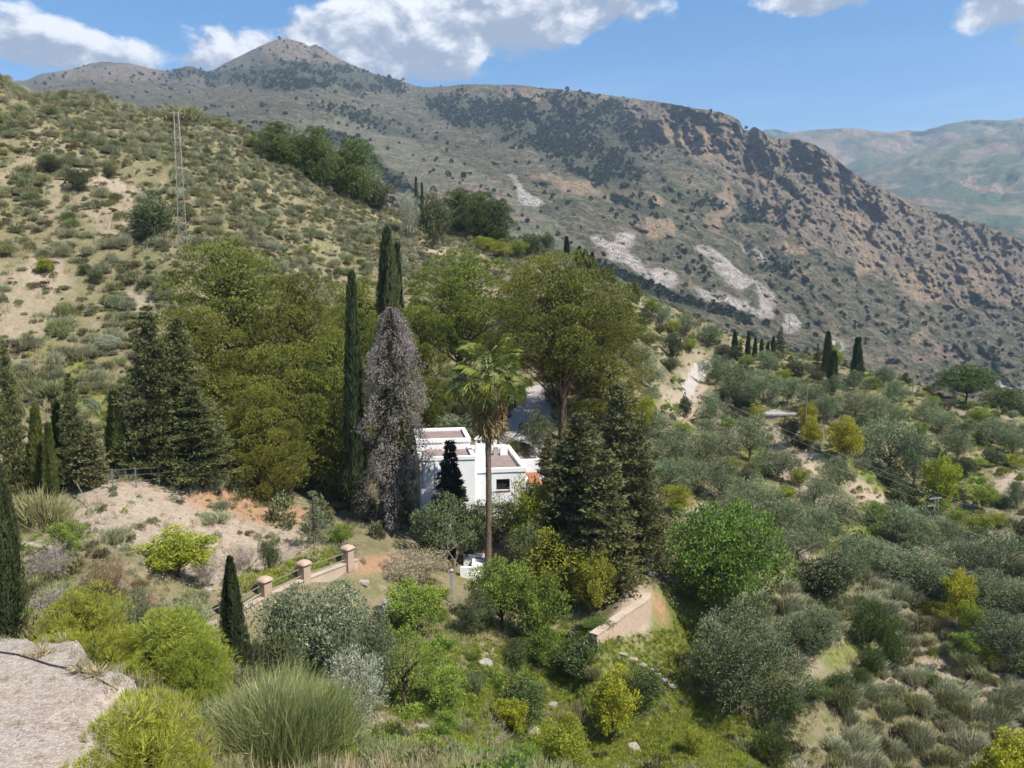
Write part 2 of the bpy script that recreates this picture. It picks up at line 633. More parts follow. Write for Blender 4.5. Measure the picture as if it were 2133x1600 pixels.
Z_TRACK = [[(1418, 815), (1440, 762), (1475, 748), (1488, 765), (1455, 800), (1440, 832)]]
Z_DRIVE = [[(1020, 930), (1072, 850), (1098, 806), (1138, 796), (1148, 850), (1150, 935), (1110, 965), (1095, 930)]]


def soft_zone(px, py, polys, X, Y, amp=14):
    s = np.clip(90.0 / np.maximum(Y, 10), 0.5, 4)
    wx = px + amp * s * 0.6 * fbm(X * 0.35, Y * 0.35, 4, 71)
    wy = py + amp * s * 0.5 * fbm(X * 0.35, Y * 0.35, 4, 83)
    r = np.zeros(px.shape)
    for p in polys:
        a = np.array(p, float)
        bb = (px > a[:, 0].min() - 60) & (px < a[:, 0].max() + 60) & (py > a[:, 1].min() - 60) & (py < a[:, 1].max() + 60)
        if bb.any():
            r[bb] = np.maximum(r[bb], inpoly(wx[bb], wy[bb], p))
    return r


def blur(a, k):
    for ax in (0, 1):
        c = np.cumsum(np.concatenate([np.repeat(a.take([0], ax), k + 1, ax), a, np.repeat(a.take([-1], ax), k, ax)], ax), ax)
        n = a.shape[ax]
        a = (c.take(range(2 * k + 1, 2 * k + 1 + n), ax) - c.take(range(0, n), ax)) / (2 * k + 1)
    return a


def ground_mat(name, track=False):
    m, N, out = new_mat(name)
    geo = N.n('ShaderNodeNewGeometry')
    P = geo.outputs['Position']
    z = attr(N, 'zone')
    sep = N.n('ShaderNodeSeparateXYZ')
    N.t.links.new(z.outputs['Vector'], sep.inputs[0])
    pale, red, green = sep.outputs
    n1 = N.noise(P, 0.35, 6, 0.62)
    n2 = N.noise(P, 2.2, 6, 0.65)
    n3 = N.noise(P, 9.0, 5, 0.65)
    dry = N.mix(N.ss(n2, 0.35, 0.66), (0.235, 0.195, 0.115), (0.165, 0.15, 0.075))
    dry = N.mix(N.m('MULTIPLY', N.ss(n1, 0.52, 0.68), 0.6), dry, (0.33, 0.26, 0.18))
    dry = N.mix(N.m('MULTIPLY', N.ss(N.noise(P, 0.8, 5, 0.6), 0.5, 0.62), 0.6), dry, (0.135, 0.145, 0.05))
    soil = N.mix(N.ss(n2, 0.3, 0.7), (0.40, 0.315, 0.23), (0.30, 0.235, 0.165))
    soil = N.mix(N.m('MULTIPLY', N.ss(n3, 0.55, 0.75), 0.6), soil, (0.46, 0.385, 0.30))
    rd = N.mix(N.ss(n2, 0.3, 0.7), (0.33, 0.18, 0.10), (0.40, 0.25, 0.155))
    gr = N.mix(N.ss(n2, 0.35, 0.68), (0.125, 0.15, 0.036), (0.225, 0.21, 0.08))
    gr = N.mix(N.m('MULTIPLY', N.ss(n1, 0.5, 0.68), 0.6), gr, (0.06, 0.10, 0.02))
    k = N.m('MULTIPLY', N.m('SUBTRACT', n3, 0.5), 0.9)
    col = N.mix(N.ss(N.m('ADD', pale, k), 0.3, 0.7), dry, soil)
    col = N.mix(N.ss(N.m('ADD', green, k), 0.3, 0.7), col, gr)
    col = N.mix(N.ss(N.m('ADD', red, k), 0.3, 0.7), col, rd)
    bsdf(N, out, col, 0.95, 0.1, N.m('ADD', N.m('MULTIPLY', n2, 1.0), N.m('MULTIPLY', n3, 0.5)), 0.6, 0.25)
    return m


def gravel_mat(name, c1, c2, c3, sc=1.0):
    m, N, out = new_mat(name)
    geo = N.n('ShaderNodeNewGeometry')
    P = geo.outputs['Position']
    n1 = N.noise(P, 0.30 * sc, 6, 0.62)
    n2 = N.noise(P, 2.6 * sc, 5, 0.6)
    vo = N.n('ShaderNodeTexVoronoi')
    vo.inputs['Scale'].default_value = 11.0 * sc
    N.put(vo.inputs['Vector'], P)
    sepc = N.n('ShaderNodeSeparateColor')
    N.t.links.new(vo.outputs['Color'], sepc.inputs[0])
    col = N.mix(N.ss(n1, 0.4, 0.62), c1, c2)
    col = N.mix(N.m('MULTIPLY', N.ss(N.noise(P, 0.55 * sc, 5, 0.6, 0.5), 0.54, 0.66), 0.75), col, c3)
    col = N.mix(N.m('MULTIPLY', N.ss(n2, 0.5, 0.7), 0.35), col, (0.42, 0.36, 0.30))
    col = N.mix(0.30, col, N.mix(sepc.outputs[0], (0.2, 0.17, 0.15), (0.62, 0.57, 0.52)))
    bsdf(N, out, col, 0.95, 0.15, N.m('ADD', N.m('MULTIPLY', vo.outputs['Distance'], -1.0), n2), 0.7, 0.05)
    return m


M_GROUND = ground_mat('dry_earth')
M_YARD = gravel_mat('yard_gravel', (0.335, 0.252, 0.175), (0.295, 0.238, 0.182), (0.25, 0.155, 0.105))
M_DRIVE = gravel_mat('drive_gravel', (0.40, 0.35, 0.29), (0.34, 0.31, 0.28), (0.30, 0.24, 0.18), 0.8)

NR, NC = 470, 500
_rY = np.geomspace(6.0, 330.0, NR)
_u = np.linspace(-0.92, 0.92, NC)
TX = (_u[None, :] * (_rY[:, None] + 6.0))
TY = np.repeat(_rY[:, None], NC, 1)
TZ = height(TX, TY)
TPX, TPY = proj(TX, TY, TZ)
zone = np.stack([soft_zone(TPX, TPY, Z_PALE, TX, TY), soft_zone(TPX, TPY, Z_RED, TX, TY), soft_zone(TPX, TPY, Z_GREEN, TX, TY)], -1)
# bare soil shows in streaks on the left hillside and on the terrace risers
streak = sst(fbm((TX * 0.8 + TY * 0.3) * 0.11, (TY * 0.6 - TX * 0.3) * 0.07, 5, 201), 0.22, 0.36) * sst(1330 - TPX, 0, 120) * (TY > 62)
zone[..., 0] = np.maximum(zone[..., 0], streak * 0.5)
zone[..., 0] = np.maximum(zone[..., 0], 0.8 * sst(fbm(TX * 0.12, TY * 0.16, 4, 231), 0.16, 0.3) * sst(TPX, 1230, 1350))
verge = sst(fbm(TX * 0.10, TY * 0.10, 4, 251), 0.05, 0.3) * (TPX > 1350) * (TY > 55)
zone[..., 2] = np.maximum(zone[..., 2], verge * 0.45)
zone = np.stack([blur(zone[..., k], 3) for k in range(3)], -1)
_V = np.stack([TX, TY, TZ], -1).reshape(-1, 3)
_Q = grid_quads(NR, NC)
_qc = _V[_Q].mean(1)
_qpx, _qpy = proj(_qc[:, 0], _qc[:, 1], _qc[:, 2])
near_ok = _qc[:, 1] < 190
is_yard = yard_w(_qc[:, 0], _qc[:, 1]) > 0.5
is_drive = (soft_zone(_qpx, _qpy, Z_DRIVE, _qc[:, 0], _qc[:, 1], 4) > 0.5) & (_qc[:, 1] > 76) & (_qc[:, 1] < 112) & ~is_yard
is_track = (soft_zone(_qpx, _qpy, Z_TRACK, _qc[:, 0], _qc[:, 1], 4) > 0.5) & (_qc[:, 1] > 120) & near_ok


def sub_terrain(name, mask, mat):
    q = _Q[mask]
    used, inv = np.unique(q, return_inverse=True)
    me = mesh_np(name, _V[used], quads=inv.reshape(-1, 4), mat=mat, smooth=True,
                 attrs={'zone': ('POINT', zone.reshape(-1, 3)[used])})
    o = link(name, me)
    tag(o, kind='structure')
    return o


sub_terrain('hillside', ~(is_yard | is_drive | is_track), M_GROUND)
sub_terrain('gravel_yard', is_yard, M_YARD)
sub_terrain('driveway', is_drive, M_DRIVE)
sub_terrain('dirt_track', is_track, M_DRIVE)

# ------------------------------------------------------------------ far mountains
CREST = [(-700, 150), (-300, 190), (-100, 180), (50, 168), (90, 152), (125, 148), (160, 142), (185, 132), (212, 128), (262, 132), (310, 141), (350, 148), (370, 143),
         (385, 138), (405, 140), (425, 150), (445, 146), (480, 126), (520, 106), (555, 90), (575, 82), (600, 80), (625, 86), (645, 97), (658, 92),
         (675, 102), (700, 118), (730, 133), (765, 148), (800, 158), (835, 166), (860, 178), (890, 182), (960, 177), (1040, 176), (1090, 178), (1180, 188), (1240, 195),
         (1300, 203), (1390, 214), (1450, 226), (1490, 232), (1520, 241), (1540, 252), (1548, 270), (1560, 272), (1570, 264), (1585, 272), (1612, 290),
         (1640, 288), (1670, 292), (1700, 303), (1740, 330), (1765, 352), (1800, 374), (1840, 394), (1880, 412), (1960, 443), (2050, 470),
         (2133, 500), (2300, 560), (2500, 630), (2900, 740)]
CREST_D = [(-700, 2600), (50, 2700), (350, 2600), (440, 2600), (600, 2700), (800, 2450), (900, 2150), (1100, 2050), (1400, 1850), (1600, 1650), (1800, 1500), (2133, 1250), (2900, 1100)]
BASE = [(-700, 330), (0, 320), (300, 330), (500, 380), (700, 480), (1000, 600), (1300, 700), (1600, 850), (1900, 960), (2133, 1060), (2500, 1150), (2900, 1250)]
W_POLY = [
    [(1438, 510), (1480, 516), (1535, 556), (1570, 578), (1548, 602), (1520, 592), (1480, 550), (1455, 532)],
    [(1520, 506), (1560, 513), (1622, 538), (1602, 552), (1560, 538)], [(1568, 582), (1612, 598), (1620, 640), (1606, 668), (1588, 650), (1570, 622)],
    [(1634, 672), (1664, 646), (1662, 692), (1640, 694)], [(1296, 528), (1340, 548), (1402, 560), (1412, 602), (1340, 584)],
    [(1420, 590), (1500, 608), (1560, 632), (1612, 676), (1550, 652), (1480, 628)], [(1240, 505), (1280, 500), (1335, 540), (1300, 548)],
    [(1066, 355), (1082, 362), (1124, 430), (1100, 444), (1080, 410)], [(1210, 490), (1250, 495), (1300, 530), (1270, 540)], [(1270, 480), (1330, 485), (1320, 520), (1280, 500)],
    [(1728, 700), (1765, 712), (1755, 735), (1725, 722)], [(2060, 790), (2140, 800), (2140, 870), (2100, 830)],
]
O_POLY = [
    [(1090, 345), (1160, 365), (1250, 380), (1350, 398), (1395, 416), (1402, 436), (1330, 424), (1240, 416), (1150, 398), (1100, 372)],
    [(1500, 372), (1530, 380), (1546, 420), (1522, 448), (1498, 440)], [(1708, 318), (1724, 322), (1736, 350), (1716, 372), (1706, 350)],
    [(1612, 498), (1690, 510), (1700, 535), (1640, 530)], [(1340, 250), (1460, 270), (1500, 330), (1470, 350), (1400, 300)], [(1060, 190), (1180, 195), (1170, 220), (1080, 210)],
    [(1330, 455), (1400, 450), (1400, 500), (1350, 500)], [(1740, 430), (1800, 440), (1860, 560), (1800, 580), (1760, 500)], [(1850, 560), (1950, 560), (1980, 620), (1900, 640)],
    [(2000, 560), (2070, 560), (2060, 620), (2010, 610)], [(1880, 700), (1960, 690), (1920, 730)], [(1480, 400), (1520, 410), (1500, 500), (1460, 470)],
]
ROCK_POLY = [[(1330, 205), (1480, 230), (1560, 262), (1700, 300), (1770, 350), (2133, 500), (2133, 640), (1980, 640), (1800, 560), (1620, 480), (1540, 380), (1420, 300), (1340, 240)],
             [(1040, 180), (1330, 205), (1330, 228), (1050, 215)], [(1095, 260), (1220, 240), (1230, 262), (1110, 280)], [(540, 80), (620, 75), (720, 120), (690, 135), (600, 125), (545, 110)],
             [(1920, 680), (2020, 760), (1950, 740), (1900, 700)], [(100, 130), (330, 140), (330, 170), (120, 165)], [(700, 420), (1000, 380), (1100, 450), (900, 470)]]
FOREST_POLY = [[(1180, 190), (1300, 210), (1370, 300), (1330, 380), (1380, 460), (1280, 420), (1130, 310), (1060, 300), (900, 240), (880, 195), (1060, 215)],
               [(420, 150), (560, 130), (700, 130), (840, 168), (830, 200), (700, 185), (560, 190), (440, 175)], [(340, 140), (430, 140), (430, 160), (360, 160)],
               [(640, 215), (760, 230), (860, 280), (840, 290), (700, 245)], [(1540, 430), (1600, 440), (1590, 470), (1540, 460)], [(1590, 530), (1650, 545), (1640, 575), (1600, 570)],
               [(1420, 395), (1520, 430), (1500, 445), (1420, 420)]]
CLOUD_SHADE_POLY = [[(650, 268), (700, 272), (760, 300), (800, 350), (870, 395), (880, 420), (810, 390), (780, 350), (730, 310), (650, 285)],  # bands of cloud shadow, painted as a dark slope tone
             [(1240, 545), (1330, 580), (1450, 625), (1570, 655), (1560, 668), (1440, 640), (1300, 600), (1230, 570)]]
SAGE_POLY = [[(600, 250), (720, 250), (900, 310), (1080, 400), (1250, 540), (1180, 520), (1000, 470), (880, 400), (800, 340), (700, 285)]]

MR, MC = 250, 1040
_mpx = np.linspace(-620, 2760, MC)
_t = np.linspace(0, 1, MR)[:, None]
_cr = pl(_mpx, CREST) + 2.0 * fbm(_mpx * 0.05, _mpx * 0, 4, 7) - 1.5 * np.abs(fbm(_mpx * 0.18, _mpx * 0, 3, 8)) * sst(_mpx, 900, 1500)
_bs = pl(_mpx, BASE)
_d1 = pl(_mpx, CREST_D)
MPY = _bs[None, :] + (_cr - _bs)[None, :] * _t
MPX = np.repeat(_mpx[None, :], MR, 0)
# cliffs below the rim: the upper face stands nearly upright
_cl = np.maximum(sst(_mpx, 1040, 1090) * (1 - sst(_mpx, 1180, 1330)) * 0.5, sst(_mpx, 1330, 1420) * (1 - sst(_mpx, 1790, 1900)))
_tc = 0.86 + 0.05 * fbm(_mpx * 0.02, _mpx * 0, 3, 17)
_te = np.where(_t > _tc[None, :], _tc[None, :] + (_t - _tc[None, :]) * (1 - 0.75 * _cl[None, :]), _t)
_D = 420.0 * (_d1[None, :] / 420.0) ** (_te ** 0.9)


def soft_m(polys, amp=10, seed=300):
    wx = MPX + amp * fbm(MPX * 0.035, MPY * 0.05, 5, seed, 0.6)
    wy = MPY + amp * 0.7 * fbm(MPX * 0.035, MPY * 0.05, 5, seed + 7, 0.6)
    r = np.zeros(MPX.shape)
    for p in polys:
        r = np.maximum(r, inpoly(wx, wy, p))
    return r


m_white = np.clip(blur(soft_m(W_POLY, 24, 300), 3) * 1.15, 0, 1)
m_orange = blur(soft_m(O_POLY, 34, 320), 4)
m_rock = soft_m(ROCK_POLY, 22, 340)
m_forest = soft_m(FOREST_POLY, 26, 360)
m_cloud_shade = soft_m(CLOUD_SHADE_POLY, 6, 380)
m_sage = soft_m(SAGE_POLY, 26, 400)
rk = blur(m_rock, 6)
# relief: gullies running down the fall line (to the lower left), broad spurs, rough crags
gu = MPX * 0.012 - MPY * 0.010
gv = MPX * 0.004 + MPY * 0.006
edge = sst(1 - _t, 0.0, 0.03)
rel = 0.045 * fbm(MPX * 0.006, MPY * 0.009, 4, 500) + 0.060 * (ridged(gu * 1.3, gv, 5, 520, 0.55) - 0.6) + 0.016 * fbm(MPX * 0.06, MPY * 0.09, 4, 560)
rel = rel + rk * (0.038 * (ridged(MPX * 0.035 - MPY * 0.012, MPY * 0.012, 5, 540, 0.62) - 0.55) + 0.018 * fbm(MPX * 0.12, MPY * 0.09, 3, 580))
rel = rel + blur(m_white, 2) * 0.018 * (ridged(MPX * 0.09 + MPY * 0.05, MPY * 0.02, 3, 590) - 0.5)
MD = _D * (1 + rel * (0.35 + 0.65 * edge))
_rx, _rz = ray(MPX, MPY)
MX, MY, MZ = _rx * MD, MD, _rz * MD


def mountain_mat():
    m, N, out = new_mat('mountain_slope')
    geo = N.n('ShaderNodeNewGeometry')
    P = geo.outputs['Position']
    a1 = attr(N, 'zone')
    a2 = attr(N, 'zone2')
    s1 = N.n('ShaderNodeSeparateXYZ')
    s2 = N.n('ShaderNodeSeparateXYZ')
    N.t.links.new(a1.outputs['Vector'], s1.inputs[0])
    N.t.links.new(a2.outputs['Vector'], s2.inputs[0])
    white, orange, rock = s1.outputs
    forest, dark, sage = s2.outputs
    n1 = N.noise(P, 0.012, 6, 0.65)
    n2 = N.noise(P, 0.06, 6, 0.7)
    n3 = N.noise(P, 0.25, 4, 0.7)
    soil = N.mix(N.ss(n1, 0.4, 0.62), (0.232, 0.189, 0.134), (0.317, 0.244, 0.171))
    scrub = N.mix(N.ss(n1, 0.35, 0.65), (0.076, 0.090, 0.049), (0.140, 0.140, 0.081))
    col = N.mix(N.ss(N.m('ADD', n2, N.m('MULTIPLY', N.m('SUBTRACT', n3, 0.5), 0.8)), 0.46, 0.60), scrub, soil)
    sg = N.mix(N.ss(n2, 0.4, 0.65), (0.201, 0.201, 0.122), (0.317, 0.275, 0.195))
    k = N.m('MULTIPLY', N.m('SUBTRACT', n2, 0.5), 1.1)
    col = N.mix(N.m('MULTIPLY', N.ss(N.m('ADD', sage, k), 0.3, 0.7), 0.8), col, sg)
    rc = N.mix(N.ss(n2, 0.35, 0.62), (0.17, 0.142, 0.112), (0.40, 0.30, 0.21))
    rc = N.mix(N.m('MULTIPLY', N.ss(n3, 0.52, 0.66), 0.8), rc, (0.085, 0.091, 0.055))
    col = N.mix(N.m('MULTIPLY', N.ss(N.m('ADD', rock, k), 0.3, 0.7), 0.85), col, rc)
    og = N.mix(N.ss(n2, 0.38, 0.64), (0.488, 0.342, 0.220), (0.293, 0.232, 0.159))
    og = N.mix(N.ss(n3, 0.50, 0.66), og, (0.146, 0.134, 0.079))
    col = N.mix(N.ss(N.m('ADD', orange, k), 0.45, 0.8), col, og)
    wh = N.mix(N.ss(n2, 0.36, 0.6), (0.750, 0.659, 0.586), (0.439, 0.378, 0.317))
    wh = N.mix(N.m('MULTIPLY', N.ss(n3, 0.5, 0.62), 0.8), wh, (0.122, 0.122, 0.085))
    col = N.mix(N.ss(N.m('ADD', white, N.m('MULTIPLY', k, 1.6)), 0.35, 0.85), col, wh)
    speck = N.m('MULTIPLY', N.ss(N.noise(P, 0.14, 3, 0.6), 0.56, 0.64), N.m('SUBTRACT', 0.5, N.m('MULTIPLY', white, 0.45)))
    col = N.mix(speck, col, (0.051, 0.063, 0.037))
    fo = N.mix(N.ss(n3, 0.35, 0.65), (0.046, 0.061, 0.034), (0.091, 0.098, 0.061))
    col = N.mix(N.m('MULTIPLY', N.ss(N.m('ADD', forest, k), 0.3, 0.75), 0.6), col, fo)
    col = N.mix(N.m('MULTIPLY', N.ss(N.m('ADD', dark, k), 0.3, 0.7), 0.8), col, (0.043, 0.055, 0.037))  # cloud shadow painted into the slope colour
    bsdf(N, out, col, 0.95, 0.05, N.m('ADD', N.m('ADD', n2, N.m('MULTIPLY', n3, 0.6)), N.m('MULTIPLY', N.noise(P, 0.03, 5, 0.7), 1.2)), 1.0, 14.0)
    return m


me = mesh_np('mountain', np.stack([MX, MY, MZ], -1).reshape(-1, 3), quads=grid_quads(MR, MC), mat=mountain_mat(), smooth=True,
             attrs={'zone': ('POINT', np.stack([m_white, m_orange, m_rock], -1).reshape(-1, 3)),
                    'zone2': ('POINT', np.stack([m_forest, m_cloud_shade, m_sage], -1).reshape(-1, 3))})
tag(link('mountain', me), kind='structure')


def far_mat():
    m, N, out = new_mat('far_slope')
    geo = N.n('ShaderNodeNewGeometry')
    P = geo.outputs['Position']
    n1 = N.noise(P, 0.0022, 5, 0.6)
    n2 = N.noise(P, 0.010, 6, 0.65)
    n3 = N.noise(P, 0.05, 4, 0.7)
    col = N.mix(N.ss(n1, 0.36, 0.62), (0.062, 0.08, 0.032), (0.13, 0.12, 0.06))
    vo = N.n('ShaderNodeTexVoronoi')
    vo.inputs['Scale'].default_value = 0.0060
    N.put(vo.inputs['Vector'], P)
    sc = N.n('ShaderNodeSeparateColor')
    N.t.links.new(vo.outputs['Color'], sc.inputs[0])
    col = N.mix(N.m('MULTIPLY', N.ss(sc.outputs[0], 0.66, 0.7), 0.8), col, (0.27, 0.175, 0.12))
    col = N.mix(N.m('MULTIPLY', N.ss(sc.outputs[1], 0.70, 0.74), 0.6), col, (0.06, 0.10, 0.05))
    # orchard rows
    wv = N.n('ShaderNodeTexWave')  # extra trees added along the cloud-shadow bands to darken them
    wv.inputs['Scale'].default_value = 0.012
    wv.inputs['Distortion'].default_value = 1.5
    N.put(wv.inputs['Vector'], P)
    col = N.mix(N.m('MULTIPLY', N.ss(n3, 0.5, 0.62), 0.75), col, (0.05, 0.062, 0.03))
    col = N.mix(N.m('MULTIPLY', N.ss(n2, 0.58, 0.66), 0.55), col, (0.05, 0.065, 0.035))
    vd = N.n('ShaderNodeTexVoronoi')
    vd.inputs['Scale'].default_value = 0.045
    N.put(vd.inputs['Vector'], P)
    col = N.mix(N.m('MULTIPLY', N.ss(vd.outputs['Distance'], 0.45, 0.25), 0.75), col, (0.028, 0.04, 0.022))
    col = N.mix(N.m('MULTIPLY', N.ss(N.noise(P, 0.006, 5, 0.6), 0.52, 0.6), 0.5), col, (0.22, 0.17, 0.12))
    bsdf(N, out, col, 0.95, 0.05, N.m('ADD', n2, n3), 0.6, 20.0)
    return m


def far_sheet(name, crest, base, d0, d1, seed, px0, px1, mat, amp=0.05):
    nr, nc = 70, 200
    xs = np.linspace(px0, px1, nc)
    t = np.linspace(0, 1, nr)[:, None]
    cr = pl(xs, crest) + 1.2 * fbm(xs * 0.06, xs * 0, 3, seed)
    bs = pl(xs, base)
    py = bs[None] + (cr - bs)[None] * t
    px = np.repeat(xs[None], nr, 0)
    D = d0 * (d1 / d0) ** t
    e = sst(1 - t, 0, 0.05)
    D = D * (1 + (0.2 + 0.8 * e) * amp * (1.0 * fbm(px * 0.012, py * 0.02, 4, seed + 1) + 0.9 * (ridged(px * 0.02 + py * 0.012, py * 0.012, 4, seed + 2) - 0.6)))
    X, Z = ray(px, py)
    me = mesh_np(name, np.stack([X * D, D, Z * D], -1).reshape(-1, 3), quads=grid_quads(nr, nc), mat=mat, smooth=True)
    tag(link(name, me), kind='structure')


M_FAR = far_mat()
far_sheet('far_hill', [(1500, 420), (1700, 372), (1790, 356), (1850, 338), (1900, 322), (1960, 305), (2030, 288), (2080, 276), (2133, 262), (2300, 230), (2600, 200)],
          [(1500, 560), (2133, 600), (2600, 640)], 1900, 3900, 700, 1480, 2750, M_FAR)
far_sheet('far_ridge', [(1300, 300), (1500, 290), (1620, 282), (1650, 276), (1700, 270), (1760, 267), (1800, 270), (1850, 276), (1890, 272), (1920, 274), (1960, 262), (2010, 252),
                        (2050, 249), (2090, 252), (2133, 246), (2300, 225), (2600, 240)], [(1300, 480), (2600, 480)], 3300, 4700, 740, 1300, 2750, M_FAR, 0.04)
far_sheet('far_peak', [(1300, 310), (1540, 280), (1590, 271), (1615, 269), (1640, 274), (1700, 290), (1800, 320), (1900, 350)], [(1300, 400), (1900, 400)], 5200, 5600, 780, 1300, 1900, M_FAR, 0.02)
# valley floor that closes the view between the slopes
xs = np.linspace(-3000, 4200, 60)
ys = np.linspace(260, 6000, 60)
gx, gy = np.meshgrid(xs, ys)
gz = -150 + 20 * fbm(gx * 0.002, gy * 0.002, 4, 801) - 25
me = mesh_np('valley', np.stack([gx, gy, gz], -1).reshape(-1, 3), quads=grid_quads(60, 60), mat=M_FAR, smooth=True)
tag(link('valley', me), kind='structure')
# ground that carries on behind the camera
xs = np.linspace(-60, 60, 24)
ys = np.linspace(-60, 6.2, 16)
gx, gy = np.meshgrid(xs, ys)
gz = -10.6 - 0.02 * np.abs(gx) + 0.4 * fbm(gx * 0.1, gy * 0.1, 3, 809)
gz = np.where(gy < 5.5, gz, -10.9)
me = mesh_np('lookout_ground', np.stack([gx, gy, gz - 0.3], -1).reshape(-1, 3), quads=grid_quads(16, 24), mat=M_GROUND, smooth=True)
tag(link('lookout_ground', me), kind='structure')


def haze():
    m, N, out = new_mat('air_haze')
    v = N.n('ShaderNodeVolumePrincipled')
    v.inputs['Color'].default_value = (0.62, 0.79, 1.0, 1)
    v.inputs['Density'].default_value = HAZE_DENSITY
    v.inputs['Anisotropy'].default_value = 0.1
    N.t.links.new(v.outputs[0], out.inputs['Volume'])
    x0, x1, y0, y1, z0, z1 = -7000, 7500, -400, 6400, -320, 1130
    vs = [(x, y, z) for z in (z0, z1) for y in (y0, y1) for x in (x0, x1)]
    q = [(0, 2, 3, 1), (4, 5, 7, 6), (0, 1, 5, 4), (2, 6, 7, 3), (0, 4, 6, 2), (1, 3, 7, 5)]
    me = mesh_np('haze', np.array(vs), quads=np.array(q), mat=m)
    tag(link('haze', me), kind='stuff')


HAZE_DENSITY = 1.25e-4
haze()

# ------------------------------------------------------------------ plants: leaf-built crowns and tapered trunks
def unit(v):
    return v / np.maximum(np.linalg.norm(v, axis=-1, keepdims=True), 1e-9)


def rdir(rng, n):
    return unit(rng.normal(size=(n, 3)))


class Leaves:
    def __init__(self):
        self.v, self.q, self.t, self.n = [], [], [], 0

    def add(self, P, D, L, W, tint, rng, kink=0.0, face=None, loose=0.55):
        """diamond leaves from base P along D"""
        n = len(P)
        L = np.broadcast_to(np.asarray(L, float), (n,))[:, None]
        W = np.broadcast_to(np.asarray(W, float), (n,))[:, None]
        D = unit(D)
        # leaves lie roughly along the surface of their clump (face = its outward direction)
        Sd = unit(np.cross(D, rdir(rng, n) if face is None else unit(face) + rdir(rng, n) * loose + 1e-5))
        mid = P + D * L * 0.5
        if kink:
            mid = mid + np.cross(Sd, D) * L * kink
        v = np.stack([P, mid + Sd * W * 0.5, P + D * L, mid - Sd * W * 0.5], 1)
        self.v.append(v.reshape(-1, 3))
        self.q.append(np.arange(n * 4).reshape(-1, 4) + self.n)
        self.n += n * 4
        self.t.append(np.clip(np.broadcast_to(tint, (n,)), 0, 1))

    def tufts(self, P, D, L, W, tint, rng, k=3, spread=0.45, face=None):
        for i in range(k):
            self.add(P, unit(D) + rdir(rng, len(P)) * spread, L, W, tint + rng.uniform(-0.1, 0.1, len(P)), rng, 0.0, face, 0.4)

    def mesh(self, name, mat):
        return mesh_np(name, np.concatenate(self.v), quads=np.concatenate(self.q), mat=mat, attrs={'tint': ('FACE', np.concatenate(self.t))})


class Tubes:
    def __init__(self):
        self.v, self.q, self.n = [], [], 0

    def add(self, pts, radii, sides=6, cap=True):
        pts = np.asarray(pts, float)
        n = len(pts)
        radii = np.broadcast_to(np.asarray(radii, float), (n,))
        T = np.gradient(pts, axis=0)
        T = unit(T)
        ref = np.array([0.0, 0, 1]) if abs(T[:, 2]).mean() < 0.8 else np.array([1.0, 0, 0])
        A = unit(np.cross(T, ref))
        B = np.cross(T, A)
        th = np.arange(sides) * 2 * math.pi / sides
        ring = pts[:, None, :] + radii[:, None, None] * (np.cos(th)[None, :, None] * A[:, None, :] + np.sin(th)[None, :, None] * B[:, None, :])
        self.v.append(ring.reshape(-1, 3))
        i = np.arange(n - 1)[:, None] * sides
        j = np.arange(sides)[None, :]
        jn = (j + 1) % sides
        self.q.append((np.stack([i + j, i + jn, i + sides + jn, i + sides + j], -1).reshape(-1, 4) + self.n))
        if cap and sides == 4:
            e = self.n + (n - 1) * sides
            self.q.append(np.array([[e, e + 1, e + 2, e + 3]]))
        self.n += n * sides

    def mesh(self, name, mat, smooth=True):
        return mesh_np(name, np.concatenate(self.v), quads=np.concatenate(self.q), mat=mat, smooth=smooth)


def limb(rng, a, b, n=6, wig=0.08, sag=0.0):
    a = np.asarray(a, float)
    b = np.asarray(b, float)
    t = np.linspace(0, 1, n)[:, None]
    L = np.linalg.norm(b - a)
    p = a + (b - a) * t + np.cumsum(rng.normal(size=(n, 3)) * wig * L / n, 0) * np.sin(np.pi * t) ** 0.5
    p[:, 2] += sag * L * np.sin(np.pi * t[:, 0])
    p[0] = a
    p[-1] = b
    return p


M_BARK = solid_mat('bark_grey_brown', (0.16, 0.125, 0.095), (0.10, 0.08, 0.062), 3.0, 0.95, 0.1, 0.7, 0.04)
M_BARK_PINE = solid_mat('bark_pine', (0.19, 0.115, 0.075), (0.10, 0.07, 0.055), 2.0, 0.95, 0.1, 0.8, 0.05)
M_BARK_PALE = solid_mat('bark_pale', (0.36, 0.30, 0.24), (0.24, 0.19, 0.15), 3.0, 0.95, 0.1, 0.5, 0.03)

PLANTS = {}


def reg(kind, trunk, crown, H, W, crown_name='crown', extra=None):
    PLANTS.setdefault(kind, []).append(dict(trunk=trunk, crown=crown, H=H, W=W, cn=crown_name, extra=extra))


def pick_in_clumps(rng, C, R, per, shell=0.55, up=0.25):
    """points near the surface of every clump, with their outward direction"""
    n = len(C)
    idx = np.repeat(np.arange(n), per)
    d = rdir(rng, len(idx))
    d[:, 2] += up
    d = unit(d)
    rad = shell + (1 - shell) * rng.random(len(idx)) ** 0.6
    P = C[idx] + d * R[idx] * rad[:, None]
    return P, d, idx


